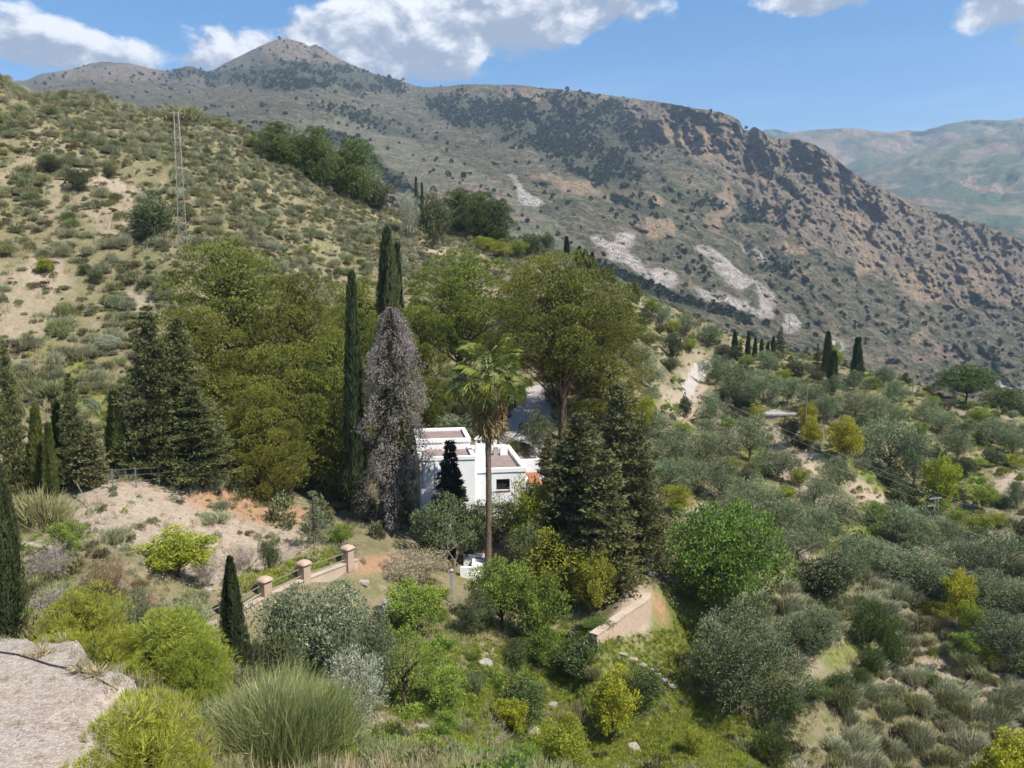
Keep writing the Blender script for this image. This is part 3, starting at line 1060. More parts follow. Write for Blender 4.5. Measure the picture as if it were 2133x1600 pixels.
def make_pine(kind, seed, H, W, base, nclump, per, L, wd, mat, bark, profile='dome', rc=(0.095, 0.17), trunk_lean=0.03, flat=0.72):
    """pine: limbs carry rounded pads of needle tufts, dark gaps between"""
    rng = np.random.default_rng(seed)
    R = W / 2
    zc = base * H
    C, Rr = [], []
    tries = 0
    while len(C) < nclump and tries < 6000:
        tries += 1
        t = rng.random() ** 0.8
        z = zc + (H - zc) * t * 0.96
        if profile == 'dome':
            env = R * min(1.0, (0.52 + 1.7 * t)) * math.sqrt(max(0.02, 1 - max(0, (t - 0.28) / 0.74) ** 2))
        elif profile == 'umbrella':
            env = R * math.sqrt(max(0.02, 1 - t ** 2.2)) * (0.75 + 0.5 * min(t * 3, 0.5))
        else:
            env = R * (1 - t) ** 0.6 * min(1, 0.55 + 2 * t)
        a = rng.random() * 2 * math.pi
        lump = 1.0 + 0.24 * math.sin(a * 2 + seed) * math.cos(3.1 * t * 3 + seed * 1.7) + 0.14 * math.sin(a * 3 - seed * 2.3 + 7 * t)
        r = env * lump * (0.66 + 0.29 * rng.random() ** 0.5)
        c = np.array((r * math.cos(a), r * math.sin(a), z))
        s = W * rng.uniform(*rc)
        if any(np.linalg.norm((c - c2) / np.array((1, 1, 0.8))) < 0.72 * (s + s2) for c2, s2 in zip(C, Rr)):
            continue
        C.append(c)
        Rr.append(s)
    C = np.array(C)
    Rr = np.array(Rr)
    R3 = np.stack([Rr, Rr, Rr * flat], -1) * rng.uniform(0.85, 1.15, (len(C), 3))
    P, d, idx = pick_in_clumps(rng, C, R3, per, 0.82, 0.35)
    ok = d[:, 2] > -0.55
    P, d, idx = P[ok], d[ok], idx[ok]
    # pads are lumpy: sub-clusters of tufts stand proud
    P = P + 0.10 * Rr[idx][:, None] * np.stack([fbm(P[:, 0] * 1.7 / Rr[idx], P[:, 1] * 1.7 / Rr[idx] + P[:, 2], 2, seed + k) for k in range(3)], -1) * 2
    lv = Leaves()
    ax = d * 0.7 + np.array((0, 0, 0.55)) + rdir(rng, len(P)) * 0.5
    tint = 0.5 + rng.normal(size=len(P)) * 0.17 + (rng.random(len(C)) * 0.4 - 0.2)[idx]
    lv.tufts(P, ax, L * rng.uniform(0.7, 1.25, len(P)), wd, tint, rng, 2, 0.55, d + np.array((0, 0, 0.12)))
    # inner boughs keep the crown opaque and lie in the shade of the pads
    Ci = C * np.array((0.34, 0.34, 0.97)) - np.array((0, 0, 0.03 * H))
    Pc, dc, ic = pick_in_clumps(rng, Ci, R3 * 0.9, per // 5, 0.3, 0.2)
    lv.add(Pc, rdir(rng, len(Pc)), L * 1.6, wd * 3.2, 0.4 + rng.normal(size=len(Pc)) * 0.2, rng)
    tb = Tubes()
    top = np.array((rng.normal() * trunk_lean * H, rng.normal() * trunk_lean * H, H * 0.86))
    tp = limb(rng, (0, 0, -0.6), top, 9, 0.05)
    r0 = 0.020 * H + 0.04
    tb.add(tp, np.linspace(r0, r0 * 0.2, 9), 8)
    order = rng.permutation(len(C))[:min(len(C), 46)]
    for i in order:
        c = C[i]
        k = int(np.clip(((c[2] - Rr[i] * 0.7) / (H * 0.86) * 0.82) * 8, 1, 7))
        tb.add(limb(rng, tp[k], c - np.array((0, 0, Rr[i] * 0.2)), 5, 0.1, 0.03), np.linspace(r0 * 0.34, r0 * 0.08, 5), 5)
    reg(kind, tb.mesh('trunk', bark), lv.mesh('crown', mat), H, W)


def make_cypress(kind, seed, H, W, n, L, wd, mat, waist=0.12, lump=0.16, tip=1.0, spread=0.25, base=0.03):
    """column of upright sprays, fluted, with a tapering tip"""
    rng = np.random.default_rng(seed)
    R = W / 2
    t = rng.random(n) ** 0.85
    prof = np.minimum(1.0, 0.55 + t / waist * 0.45) * (1 - t ** (1.9 * tip)) ** 0.85 + 0.03
    a = rng.random(n) * 2 * math.pi
    fl = 1 + lump * fbm(np.cos(a) * 2.2 + 9 + seed, np.sin(a) * 2.2 + t * H / W * 1.1, 3, seed) * 2.0 + 0.5 * lump * fbm(a * 3, t * H * 1.2, 2, seed + 3)
    r = R * prof * fl * (0.72 + 0.3 * rng.random(n) ** 0.5)
    # stray shoots
    bend = 0.02 * H * np.sin(t * 2.2 + seed)
    P = np.stack([r * np.cos(a) + bend * t, r * np.sin(a), base * H + t * H * (0.965 - base)], -1)
    out = np.stack([np.cos(a), np.sin(a), np.zeros(n)], -1)
    ax = out * spread + np.array((0, 0, 1.0)) + rdir(rng, n) * 0.3
    lv = Leaves()
    tint = 0.45 + rng.normal(size=n) * 0.22 + 0.5 * (fl - 1) / max(lump, 0.05) * 0.5
    lv.tufts(P, ax, L * rng.uniform(0.6, 1.3, n), wd, tint, rng, 2, 0.35, out + 0.4 * np.stack([np.cos(a * 5 + seed), np.sin(a * 5), 0 * a + 0.5], -1))
    # dense inner body keeps the column opaque
    k = n // 4
    sel = rng.integers(0, n, k)
    lv.add(P[sel] * np.array((0.62, 0.62, 0.98)), ax[sel], L * 2.0, wd * 3.2, 0.1, rng)
    tb = Tubes()
    tb.add([(0, 0, -0.5), (0, 0, H * 0.2), (0, 0, H * 0.7)], [0.03 * W + 0.07, 0.03 * W + 0.05, 0.03], 7)
    reg(kind, tb.mesh('trunk', M_BARK), lv.mesh('crown', mat), H, W)


def make_conifer(kind, seed, H, W, mat, levels=22, per_level=9, tuft=40, L=0.3, wd=0.08, droop=0.12, rough=0.35, power=0.8, top_gap=0.0, base=0.03, up=0.1):
    """cone of spreading boughs with ragged edges and gaps"""
    rng = np.random.default_rng(seed)
    R = W / 2
    lv = Leaves()
    tb = Tubes()
    tb.add(limb(rng, (0, 0, -0.6), (0, 0, H * 0.97), 8, 0.015), np.linspace(0.018 * H + 0.03, 0.015, 8), 7)
    Pall, Dall, Tall = [], [], []
    for i in range(levels):
        t = (i + rng.random() * 0.9) / levels
        z = base * H + (H * 0.97 - base * H) * t
        env = R * (1 - t) ** power + 0.02 * R
        m = max(3, int(per_level * (0.45 + 0.6 * (1 - t))))
        for j in range(m):
            a = rng.random() * 2 * math.pi
            ln = env * (1 - rough * rng.random() + 0.22 * rng.normal() * rough)
            b = np.array((math.cos(a), math.sin(a), 0)) * ln
            end = np.array((b[0], b[1], z + up * ln - droop * ln * rng.uniform(0.3, 1.3)))
            tb.add(limb(rng, (0, 0, z), end, 4, 0.06), [0.012 * H * (1 - t) + 0.012, 0.012, 0.01, 0.006], 4)
            k = max(4, int(tuft * (0.3 + 0.9 * ln / R)))
            s = rng.random(k) ** 0.55
            q = np.array((0, 0, z)) + (end - np.array((0, 0, z))) * s[:, None]
            wdt = 0.20 * ln * (1.15 - s) + 0.05 * R
            side = np.array((-math.sin(a), math.cos(a), 0))
            q = q + side * (rng.normal(size=k) * wdt)[:, None] + np.array((0, 0, 1)) * (rng.normal(size=k) * 0.35 * wdt)[:, None]
            Pall.append(q)
            d = unit(end - np.array((0, 0, z)))[None, :] * 0.8 + rng.normal(size=(k, 3)) * 0.4 + np.array((0, 0, 0.3))
            Dall.append(d)
            Tall.append(0.3 + 0.35 * s + rng.normal(size=k) * 0.18 + rng.normal() * 0.1)
    P = np.concatenate(Pall)
    D = np.concatenate(Dall)
    T = np.concatenate(Tall)
    lv.tufts(P, D, L * rng.uniform(0.6, 1.3, len(P)), wd, T, rng, 3, 0.6)
    reg(kind, tb.mesh('trunk', M_BARK), lv.mesh('crown', mat), H, W)


def make_broad(kind, seed, H, W, trunk_h, nclump, per, L, wd, mat, bark=None, rc=(0.13, 0.24), stems=1, limbs=16, flat=0.8, shell=0.62, open_=0.0, up=0.2, kink=0.12,
               hang=0.0, bottom=0.25, upright=0.0):
    """broadleaf tree or bush: leafy clumps over a branching frame"""
    rng = np.random.default_rng(seed)
    bark = bark or M_BARK
    zc = (trunk_h + H) / 2
    hz = (H - trunk_h) / 2
    C, Rr = [], []
    tries = 0
    while len(C) < nclump and tries < 4000:
        tries += 1
        d = rng.normal(size=3)
        d /= np.linalg.norm(d)
        if d[2] < 0:
            d[2] *= (0.95 if bottom > 0.2 else 0.6)
        s = W * rng.uniform(*rc)
        lump = 1 + 0.30 * math.sin(d[0] * 4.1 + seed) * math.sin(d[1] * 3.7 + seed * 2.1 + d[2] * 3)
        f = lump * rng.uniform(0.55, 1.0)
        c = np.array((d[0] * max(0.05, W / 2 - s * 0.75), d[1] * max(0.05, W / 2 - s * 0.75), d[2] * max(0.05, hz - s * flat * 0.75))) * f
        c[2] += zc
        if any(np.linalg.norm(c - c2) < 0.60 * (s + s2) for c2, s2 in zip(C, Rr)):
            continue
        C.append(c)
        Rr.append(s)
    C = np.array(C)
    Rr = np.array(Rr)
    R3 = np.stack([Rr, Rr, Rr * flat], -1) * rng.uniform(0.8, 1.2, (len(C), 3))
    P, d, idx = pick_in_clumps(rng, C, R3, per, shell, up)
    Pi, di, ii = pick_in_clumps(rng, (C - (0, 0, zc)) * 0.6 + (0, 0, zc), R3, per // 4, 0.3, 0.1)
    P, d, idx = np.concatenate([P, Pi]), np.concatenate([d, di]), np.concatenate([idx, ii])
    P = P + 0.15 * Rr[idx][:, None] * np.stack([fbm(P[:, 0] * 2.2 / Rr[idx] + k * 9, P[:, 1] * 2.2 / Rr[idx] + P[:, 2] * 2.2 / Rr[idx], 2, seed + k) for k in range(3)], -1) * 2
    keep = P[:, 2] > 0.02 * H
    P, d, idx = P[keep], d[keep], idx[keep]
    ax = d * 0.75 + rdir(rng, len(P)) * 0.8 + np.array((0, 0, 0.25 - hang + upright))
    lv = Leaves()
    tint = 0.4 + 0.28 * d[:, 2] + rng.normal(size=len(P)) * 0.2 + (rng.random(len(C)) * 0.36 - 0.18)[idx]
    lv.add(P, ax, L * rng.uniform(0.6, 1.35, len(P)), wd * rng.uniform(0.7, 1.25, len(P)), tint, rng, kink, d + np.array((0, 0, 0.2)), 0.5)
    tb = Tubes()
    r0 = 0.022 * H + 0.02
    feet = []
    for k in range(stems):
        a = rng.random() * 6.28
        off = np.array((math.cos(a), math.sin(a), 0)) * (0.07 * W if stems > 1 else 0)
        top = off * 2.2 + np.array((rng.normal() * 0.04 * W, rng.normal() * 0.04 * W, max(trunk_h, 0.18 * H) + 0.25 * hz))
        tp = limb(rng, off * 0.6 + np.array((0, 0, -0.5)), top, 6, 0.12)
        tb.add(tp, np.linspace(r0, r0 * 0.55, 6), 7)
        feet.append(tp)
    for i in rng.permutation(len(C))[:limbs]:
        tp = feet[rng.integers(len(feet))]
        tb.add(limb(rng, tp[rng.integers(3, 6)], C[i], 6, 0.14, 0.04), np.linspace(r0 * 0.45, r0 * 0.1, 6), 5)
        for _ in range(2):
            e = C[i] + rdir(rng, 1)[0] * Rr[i] * 0.9
            tb.add(limb(rng, C[i], e, 4, 0.15), np.linspace(r0 * 0.14, r0 * 0.05, 4), 4)
    reg(kind, tb.mesh('trunk', bark), lv.mesh('crown', mat), H, W)


def make_broom(kind, seed, H, W, n, mat, wd=0.012, seg=2, curve=0.4, low=0.15, lean=(0.25, 0.0), crown='stems'):
    """broom: a dome of fine upright shoots that start all through the bush and arch outwards"""
    rng = np.random.default_rng(seed)
    lobes = 7
    LC = np.stack([rng.normal(size=lobes) * W * 0.17, rng.normal(size=lobes) * W * 0.17, rng.uniform(0.05, 0.3, lobes) * H], -1)
    idx = rng.integers(0, lobes, n)
    d = rdir(rng, n)
    d[:, 2] = np.abs(d[:, 2]) * 1.1
    base = LC[idx] + d * (0.30 * rng.random(n) ** 0.5)[:, None] * np.array((W * 0.85, W * 0.85, H * 1.25))
    base[:, 2] *= 0.82
    Ln = H * rng.uniform(0.16, 0.46, n)
    rad = unit(base * np.array((1, 1, 0)) + 1e-6)
    d0 = unit(rad * rng.uniform(0.0, 0.75, n)[:, None] + np.array((0, 0, 1.0)) + rdir(rng, n) * 0.5)
    bend = rad * (curve * rng.uniform(0.3, 1.0, n))[:, None] + np.array((lean[0], lean[1], -0.35 * curve))
    vs = []
    side = unit(np.cross(d0, rdir(rng, n)))
    for k in range(seg + 1):
        u = k / seg
        c = base + d0 * (Ln * u)[:, None] + bend * (Ln * 0.35 * u * u)[:, None]
        w = wd * (1.0 - 0.8 * u)
        vs.append(c + side * w)
        vs.append(c - side * w)
    V = np.stack(vs, 1)
    m = 2 * (seg + 1)
    q = []
    for k in range(seg):
        q.append([2 * k, 2 * k + 1, 2 * k + 3, 2 * k + 2])
    q = np.array(q)[None] + (np.arange(n) * m)[:, None, None]
    tint = np.repeat(np.clip(0.45 + rng.normal(size=n) * 0.28, 0, 1), seg)
    me = mesh_np(crown, V.reshape(-1, 3), quads=q.reshape(-1, 4), mat=mat, attrs={'tint': ('FACE', tint)})
    tb = Tubes()
    for k in range(14):
        al = k * 0.7 + rng.random()
        e = np.array((math.cos(al) * W * 0.24, math.sin(al) * W * 0.24, H * rng.uniform(0.3, 0.5)))
        tb.add(limb(rng, (0, 0, -0.25), e, 5, 0.12), np.linspace(0.012 * H + 0.01, 0.008, 5), 5)
    reg(kind, tb.mesh('trunk', M_BARK), me, H, W, crown)


def make_scrub(kind, seed, H, W, n, L, wd, mat, domes=5, up=0.9):
    """ragged shrub as one mesh: several leaning domes of leafy shoots run together"""
    rng = np.random.default_rng(seed)
    C = np.stack([rng.normal(size=domes) * W * 0.24, rng.normal(size=domes) * W * 0.2, rng.uniform(0.0, 0.35, domes) * H], -1)
    R = W * rng.uniform(0.18, 0.34, domes)
    idx = rng.integers(0, domes, n)
    d = rdir(rng, n)
    d[:, 2] = np.abs(d[:, 2])
    P = C[idx] + d * (R[idx] * (0.35 + 0.65 * rng.random(n) ** 0.6))[:, None] * np.array((1, 1, H / W * 1.25))
    ax = d * 0.6 + np.array((0.12, 0, up)) + rdir(rng, n) * 0.5
    lv = Leaves()
    lv.add(P, ax, L * rng.uniform(0.5, 1.5, n), wd * rng.uniform(0.7, 1.3, n), 0.45 + rng.normal(size=n) * 0.22 + (rng.random(domes) * 0.4 - 0.2)[idx], rng, 0.0, d + np.array((0, 0, 0.4)))
    reg(kind, None, lv.mesh(kind, mat), H, W)


def make_mound(kind, seed, H, W, n, L, wd, mat, spiky=0.5, lumpy=0.25):
    """low shrub as one mesh: leaves over a lumpy dome"""
    rng = np.random.default_rng(seed)
    d = rdir(rng, n)
    d[:, 2] = np.abs(d[:, 2]) * 1.1 - 0.05
    f = 1 + lumpy * 2 * fbm(d[:, 0] * 2.4 + seed, d[:, 1] * 2.4 + d[:, 2] * 2, 3, seed)
    rad = (0.45 + 0.55 * rng.random(n) ** 0.5) * f
    P = d * rad[:, None] * np.array((W / 2, W / 2, H))
    P[:, 2] = np.maximum(P[:, 2] - L * 0.4, -0.05 * H)
    ax = d * 0.7 + np.array((0, 0, 0.6 + spiky)) + rdir(rng, n) * (1.0 - spiky * 0.6)
    lv = Leaves()
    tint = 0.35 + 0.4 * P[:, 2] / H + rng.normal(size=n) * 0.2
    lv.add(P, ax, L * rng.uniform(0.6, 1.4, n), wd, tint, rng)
    reg(kind, None, lv.mesh(kind, mat), H, W)


G_PINE = leaf_mat('aleppo_needles', (0.058, 0.074, 0.013), (0.27, 0.28, 0.04), 0.15)
G_HILLPINE = leaf_mat('hill_pine_needles', (0.050, 0.077, 0.018), (0.158, 0.205, 0.048), 0.12)
G_YOUNG = leaf_mat('young_pine_needles', (0.165, 0.198, 0.022), (0.449, 0.475, 0.066), 0.25, val_var=0.3)
G_CYP = leaf_mat('cypress_sprays', (0.031, 0.046, 0.019), (0.096, 0.120, 0.043), 0.08, val_var=0.35)
G_CYPG = leaf_mat('yellowish_cypress_sprays', (0.077, 0.094, 0.022), (0.156, 0.168, 0.042), 0.12, val_var=0.3)
G_CON = leaf_mat('rough_cypress_sprays', (0.057, 0.064, 0.022), (0.198, 0.192, 0.070), 0.08, val_var=0.35)
G_FIR = leaf_mat('fir_needles', (0.018, 0.026, 0.016), (0.04, 0.052, 0.03), 0.05)
G_CEDAR = leaf_mat('cedar_needles', (0.110, 0.132, 0.066), (0.264, 0.290, 0.158), 0.15)
G_OLIVE = leaf_mat('olive_leaves', (0.077, 0.101, 0.040), (0.304, 0.350, 0.178), 0.12, val_var=0.4)
G_HOLM = leaf_mat('holm_oak_leaves', (0.050, 0.064, 0.024), (0.165, 0.178, 0.073), 0.1, val_var=0.4)
G_FIG = leaf_mat('fig_leaves', (0.110, 0.176, 0.028), (0.282, 0.372, 0.072), 0.3, val_var=0.25)
G_CIT = leaf_mat('citrus_leaves', (0.037, 0.068, 0.015), (0.132, 0.186, 0.043), 0.15, 0.4, 0.5, val_var=0.3)
G_MID = leaf_mat('mid_green_leaves', (0.110, 0.171, 0.024), (0.324, 0.408, 0.072), 0.28, val_var=0.4)
G_LIME = leaf_mat('lime_green_leaves', (0.259, 0.281, 0.020), (0.540, 0.516, 0.060), 0.35, val_var=0.25)
G_YEL = leaf_mat('yellow_green_leaves', (0.187, 0.209, 0.020), (0.408, 0.414, 0.054), 0.3, val_var=0.25)
G_LILAC = leaf_mat('lilac_grey_leaves', (0.14, 0.115, 0.09), (0.385, 0.33, 0.31), 0.2, val_var=0.1, hue_var=0.0)
G_RUST = leaf_mat('reddish_twigs', (0.20, 0.085, 0.055), (0.31, 0.17, 0.11), 0.1)
G_BROOM = leaf_mat('broom_stems', (0.165, 0.182, 0.066), (0.348, 0.342, 0.150), 0.1, val_var=0.4, hue_var=0.05)
G_BROOMG = leaf_mat('grey_broom_stems', (0.231, 0.237, 0.127), (0.444, 0.432, 0.258), 0.1, val_var=0.35, hue_var=0.04)
G_SCRUB = leaf_mat('scrub_leaves', (0.105, 0.101, 0.042), (0.282, 0.258, 0.120), 0.1, val_var=0.8, hue_var=0.07)
G_SAGE = leaf_mat('sage_leaves', (0.143, 0.171, 0.094), (0.312, 0.336, 0.204), 0.1, val_var=0.45, hue_var=0.03)
G_DRY = leaf_mat('dry_straw', (0.32, 0.265, 0.14), (0.52, 0.44, 0.27), 0.2, val_var=0.4)
G_GRASS = leaf_mat('grass_blades', (0.187, 0.242, 0.022), (0.504, 0.528, 0.102), 0.3, val_var=0.5, hue_var=0.06)
G_SILVER = leaf_mat('silver_leaves', (0.209, 0.231, 0.154), (0.480, 0.492, 0.360), 0.15, val_var=0.2)
G_GLOSS = leaf_mat('loquat_leaves', (0.066, 0.088, 0.033), (0.240, 0.258, 0.144), 0.12, 0.42, 0.5, val_var=0.2)
G_TWIG = leaf_mat('bare_twigs', (0.20, 0.17, 0.14), (0.33, 0.29, 0.25), 0.0, val_var=0.3)
G_VINE = leaf_mat('dry_vine', (0.26, 0.215, 0.12), (0.44, 0.38, 0.25), 0.15, val_var=0.15)
G_FROND = leaf_mat('palm_blade', (0.099, 0.138, 0.022), (0.282, 0.324, 0.062), 0.2, 0.45, 0.4, val_var=0.35)
G_DEAD = leaf_mat('dead_palm_blade', (0.25, 0.17, 0.07), (0.42, 0.31, 0.14), 0.15, val_var=0.3)
G_FEATHER = leaf_mat('feather_palm_leaflets', (0.110, 0.143, 0.066), (0.276, 0.312, 0.168), 0.15, val_var=0.2)

for s in range(3):
    make_pine('aleppo_pine', 11 + s, 18, 12.5, 0.08, 50, 600, 0.27, 0.06, G_PINE, M_BARK_PINE, rc=(0.10, 0.21))
make_pine('tall_pine', 21, 21, 15, 0.44, 52, 620, 0.27, 0.062, G_PINE, M_BARK_PINE, rc=(0.085, 0.18), trunk_lean=0.015)
make_pine('tall_pine', 22, 21, 15, 0.38, 54, 620, 0.27, 0.062, G_PINE, M_BARK_PINE, rc=(0.085, 0.18), trunk_lean=0.015)
for s in range(2):
    make_pine('hill_pine', 31 + s, 11, 8.5, 0.05, 46, 260, 0.36, 0.085, G_HILLPINE, M_BARK_PINE, rc=(0.12, 0.2), flat=0.85)
make_pine('umbrella_pine', 41, 11, 11, 0.42, 64, 150, 0.42, 0.11, G_HILLPINE, M_BARK_PINE, 'umbrella', rc=(0.09, 0.15))
for s in range(2):
    make_pine('young_pine', 51 + s, 3.4, 3.2, 0.02, 42, 300, 0.24, 0.015, G_YOUNG, M_BARK_PINE, 'dome', rc=(0.11, 0.2), flat=0.95)
for s in range(2):
    make_cypress('columnar_cypress', 61 + s, 12, 2.3, 7000, 0.42, 0.06, G_CYP, tip=1.7, lump=0.2)
    make_cypress('slender_cypress', 65 + s, 10, 1.5, 4200, 0.38, 0.055, G_CYP, tip=1.1, lump=0.24)
make_cypress('near_cypress', 69, 6, 1.25, 9000, 0.17, 0.026, G_CYP, lump=0.24)
make_cypress('pale_cypress', 71, 6, 1.6, 3800, 0.36, 0.05, G_CYPG, tip=0.6, waist=0.25)
for s in range(3):
    make_conifer('rough_cypress', 81 + s, 15, 7.0, G_CON, 36, 14, 36, 0.36, 0.09, 0.25, 0.7, 0.68, up=0.5)
make_conifer('rough_spire', 85, 9, 3.8, G_CON, 26, 9, 20, 0.32, 0.09, 0.2, 0.5, 0.85, up=0.3)
make_conifer('small_fir', 91, 6, 2.8, G_FIR, 34, 11, 30, 0.22, 0.07, 0.1, 0.45, 1.0, up=-0.05)
make_conifer('open_cedar', 93, 5.5, 3.4, G_CEDAR, 15, 7, 26, 0.22, 0.045, 0.1, 0.4, 0.9, up=0.3)
for s in range(4):
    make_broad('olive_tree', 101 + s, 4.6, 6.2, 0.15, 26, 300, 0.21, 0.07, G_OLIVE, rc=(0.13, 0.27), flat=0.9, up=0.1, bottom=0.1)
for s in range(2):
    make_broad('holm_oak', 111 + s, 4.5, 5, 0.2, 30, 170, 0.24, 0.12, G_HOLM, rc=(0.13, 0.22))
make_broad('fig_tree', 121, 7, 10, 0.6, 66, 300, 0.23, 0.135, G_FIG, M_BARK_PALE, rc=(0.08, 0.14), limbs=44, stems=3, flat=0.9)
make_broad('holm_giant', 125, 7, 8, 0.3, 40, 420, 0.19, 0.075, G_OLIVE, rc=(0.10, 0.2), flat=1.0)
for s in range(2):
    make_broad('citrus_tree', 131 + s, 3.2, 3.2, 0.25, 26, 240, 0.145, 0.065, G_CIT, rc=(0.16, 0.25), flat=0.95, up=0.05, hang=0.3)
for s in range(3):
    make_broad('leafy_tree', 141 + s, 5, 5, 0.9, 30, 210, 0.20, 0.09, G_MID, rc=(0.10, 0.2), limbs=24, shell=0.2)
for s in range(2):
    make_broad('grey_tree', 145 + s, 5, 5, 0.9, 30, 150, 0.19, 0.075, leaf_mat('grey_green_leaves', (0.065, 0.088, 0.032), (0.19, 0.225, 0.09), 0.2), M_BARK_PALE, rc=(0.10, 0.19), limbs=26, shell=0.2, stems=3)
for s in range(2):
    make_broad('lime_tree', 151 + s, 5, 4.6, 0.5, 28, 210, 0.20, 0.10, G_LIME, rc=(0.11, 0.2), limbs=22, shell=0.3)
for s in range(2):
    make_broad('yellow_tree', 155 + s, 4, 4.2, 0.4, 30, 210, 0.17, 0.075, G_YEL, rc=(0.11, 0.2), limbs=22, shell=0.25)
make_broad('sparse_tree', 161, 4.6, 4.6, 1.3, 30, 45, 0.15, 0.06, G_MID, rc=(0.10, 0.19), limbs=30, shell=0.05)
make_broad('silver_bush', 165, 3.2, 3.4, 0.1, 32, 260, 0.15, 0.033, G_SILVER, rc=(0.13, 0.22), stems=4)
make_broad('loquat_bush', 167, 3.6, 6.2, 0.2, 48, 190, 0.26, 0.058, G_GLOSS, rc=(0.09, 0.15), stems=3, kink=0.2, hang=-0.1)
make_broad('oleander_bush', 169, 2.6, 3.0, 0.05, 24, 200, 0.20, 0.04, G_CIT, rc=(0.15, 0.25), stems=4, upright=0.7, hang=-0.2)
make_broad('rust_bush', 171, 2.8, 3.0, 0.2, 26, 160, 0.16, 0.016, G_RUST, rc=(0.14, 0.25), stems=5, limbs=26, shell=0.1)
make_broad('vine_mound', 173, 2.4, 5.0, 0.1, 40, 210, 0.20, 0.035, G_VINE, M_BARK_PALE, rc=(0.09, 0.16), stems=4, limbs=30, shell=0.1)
make_broad('twiggy_bush', 175, 2.2, 2.6, 0.1, 24, 110, 0.16, 0.014, G_TWIG, M_BARK_PALE, rc=(0.14, 0.25), stems=5, limbs=26, shell=0.05)
for s in range(2):
    make_broom('broom_bush', 181 + s, 2.0, 2.6, 1500, G_BROOM, 0.022, lean=(0.2, 0.05))
make_broom('big_broom', 185, 2.9, 4.2, 15000, leaf_mat('dark_broom_stems', (0.094, 0.110, 0.033), (0.324, 0.324, 0.114), 0.1), 0.0085, 2, lean=(0.1, 0.0))
for s in range(2):
    make_broom('grey_broom', 187 + s, 1.9, 2.6, 1400, G_BROOMG, 0.024, lean=(0.6, 0.1))
# small shrubs of the slopes (one mesh each)
for s in range(4):
    make_scrub('scrub_bush', 201 + s, 1.1 + 0.1 * s, 1.7, 520, 0.30, 0.075, G_SCRUB, 4 + s)
for s in range(2):
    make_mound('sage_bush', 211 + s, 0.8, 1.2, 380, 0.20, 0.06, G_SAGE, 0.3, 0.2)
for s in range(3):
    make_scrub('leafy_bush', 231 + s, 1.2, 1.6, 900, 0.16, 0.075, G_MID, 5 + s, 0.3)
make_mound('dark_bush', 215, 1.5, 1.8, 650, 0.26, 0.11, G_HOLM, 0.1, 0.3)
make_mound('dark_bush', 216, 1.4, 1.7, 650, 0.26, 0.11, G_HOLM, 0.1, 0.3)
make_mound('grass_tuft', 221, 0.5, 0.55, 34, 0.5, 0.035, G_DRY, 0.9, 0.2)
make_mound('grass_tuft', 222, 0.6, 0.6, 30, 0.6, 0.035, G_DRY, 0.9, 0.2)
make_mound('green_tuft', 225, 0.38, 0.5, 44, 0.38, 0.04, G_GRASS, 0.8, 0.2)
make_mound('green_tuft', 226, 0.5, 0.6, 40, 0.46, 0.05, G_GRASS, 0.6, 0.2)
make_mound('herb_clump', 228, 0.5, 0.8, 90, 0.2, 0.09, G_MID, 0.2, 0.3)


_used = {}


def plant(kind, loc, H=None, W=None, label='', cat='tree', group=None, name=None, variant=None, rotz=None, crown_name=None, mat=None):
    """one plant as a thing: an empty that parents its trunk and crown"""
    vs = PLANTS[kind]
    k = _used.get(kind, 0)
    _used[kind] = k + 1
    p = vs[(k if variant is None else variant) % len(vs)]
    sz = (H or p['H']) / p['H']
    sx = (W or p['W'] * sz) / p['W']
    if rotz is None:
        rotz = (k * 2.399 + 0.7) % 6.283
    if p['trunk'] is None:
        o = link(name or kind, p['crown'], None, loc, (0, 0, rotz), (sx, sx, sz))
        return tag(o, label, cat, group)
    r = thing(name or kind, label, cat, loc, rotz, group)
    r.scale = (sx, sx, sz)
    link('trunk', p['trunk'], r)
    link(crown_name or p['cn'], p['crown'], r)
    return r


def pp(kind, px, top, base, wpx, label, cat='tree', group=None, depth=None, name=None, variant=None, sink=0.0, rotz=None):
    """plant from its outline in the photograph: foot pixel (or distance), top pixel, width in pixels -> real place and size"""
    g = ground_at(px, base) if depth is None else at_depth(px, depth, base)
    if g is None:
        g = at_depth(px, 170, base)
    _, zt = ray(px, top)
    H = zt * g[1] - g[2] + sink
    W = wpx / F * g[1] * 1.03
    g = g - np.array((0, 0, sink))
    return plant(kind, g, max(H, 0.3), max(W, 0.2), label, cat, group, name, variant, rotz)

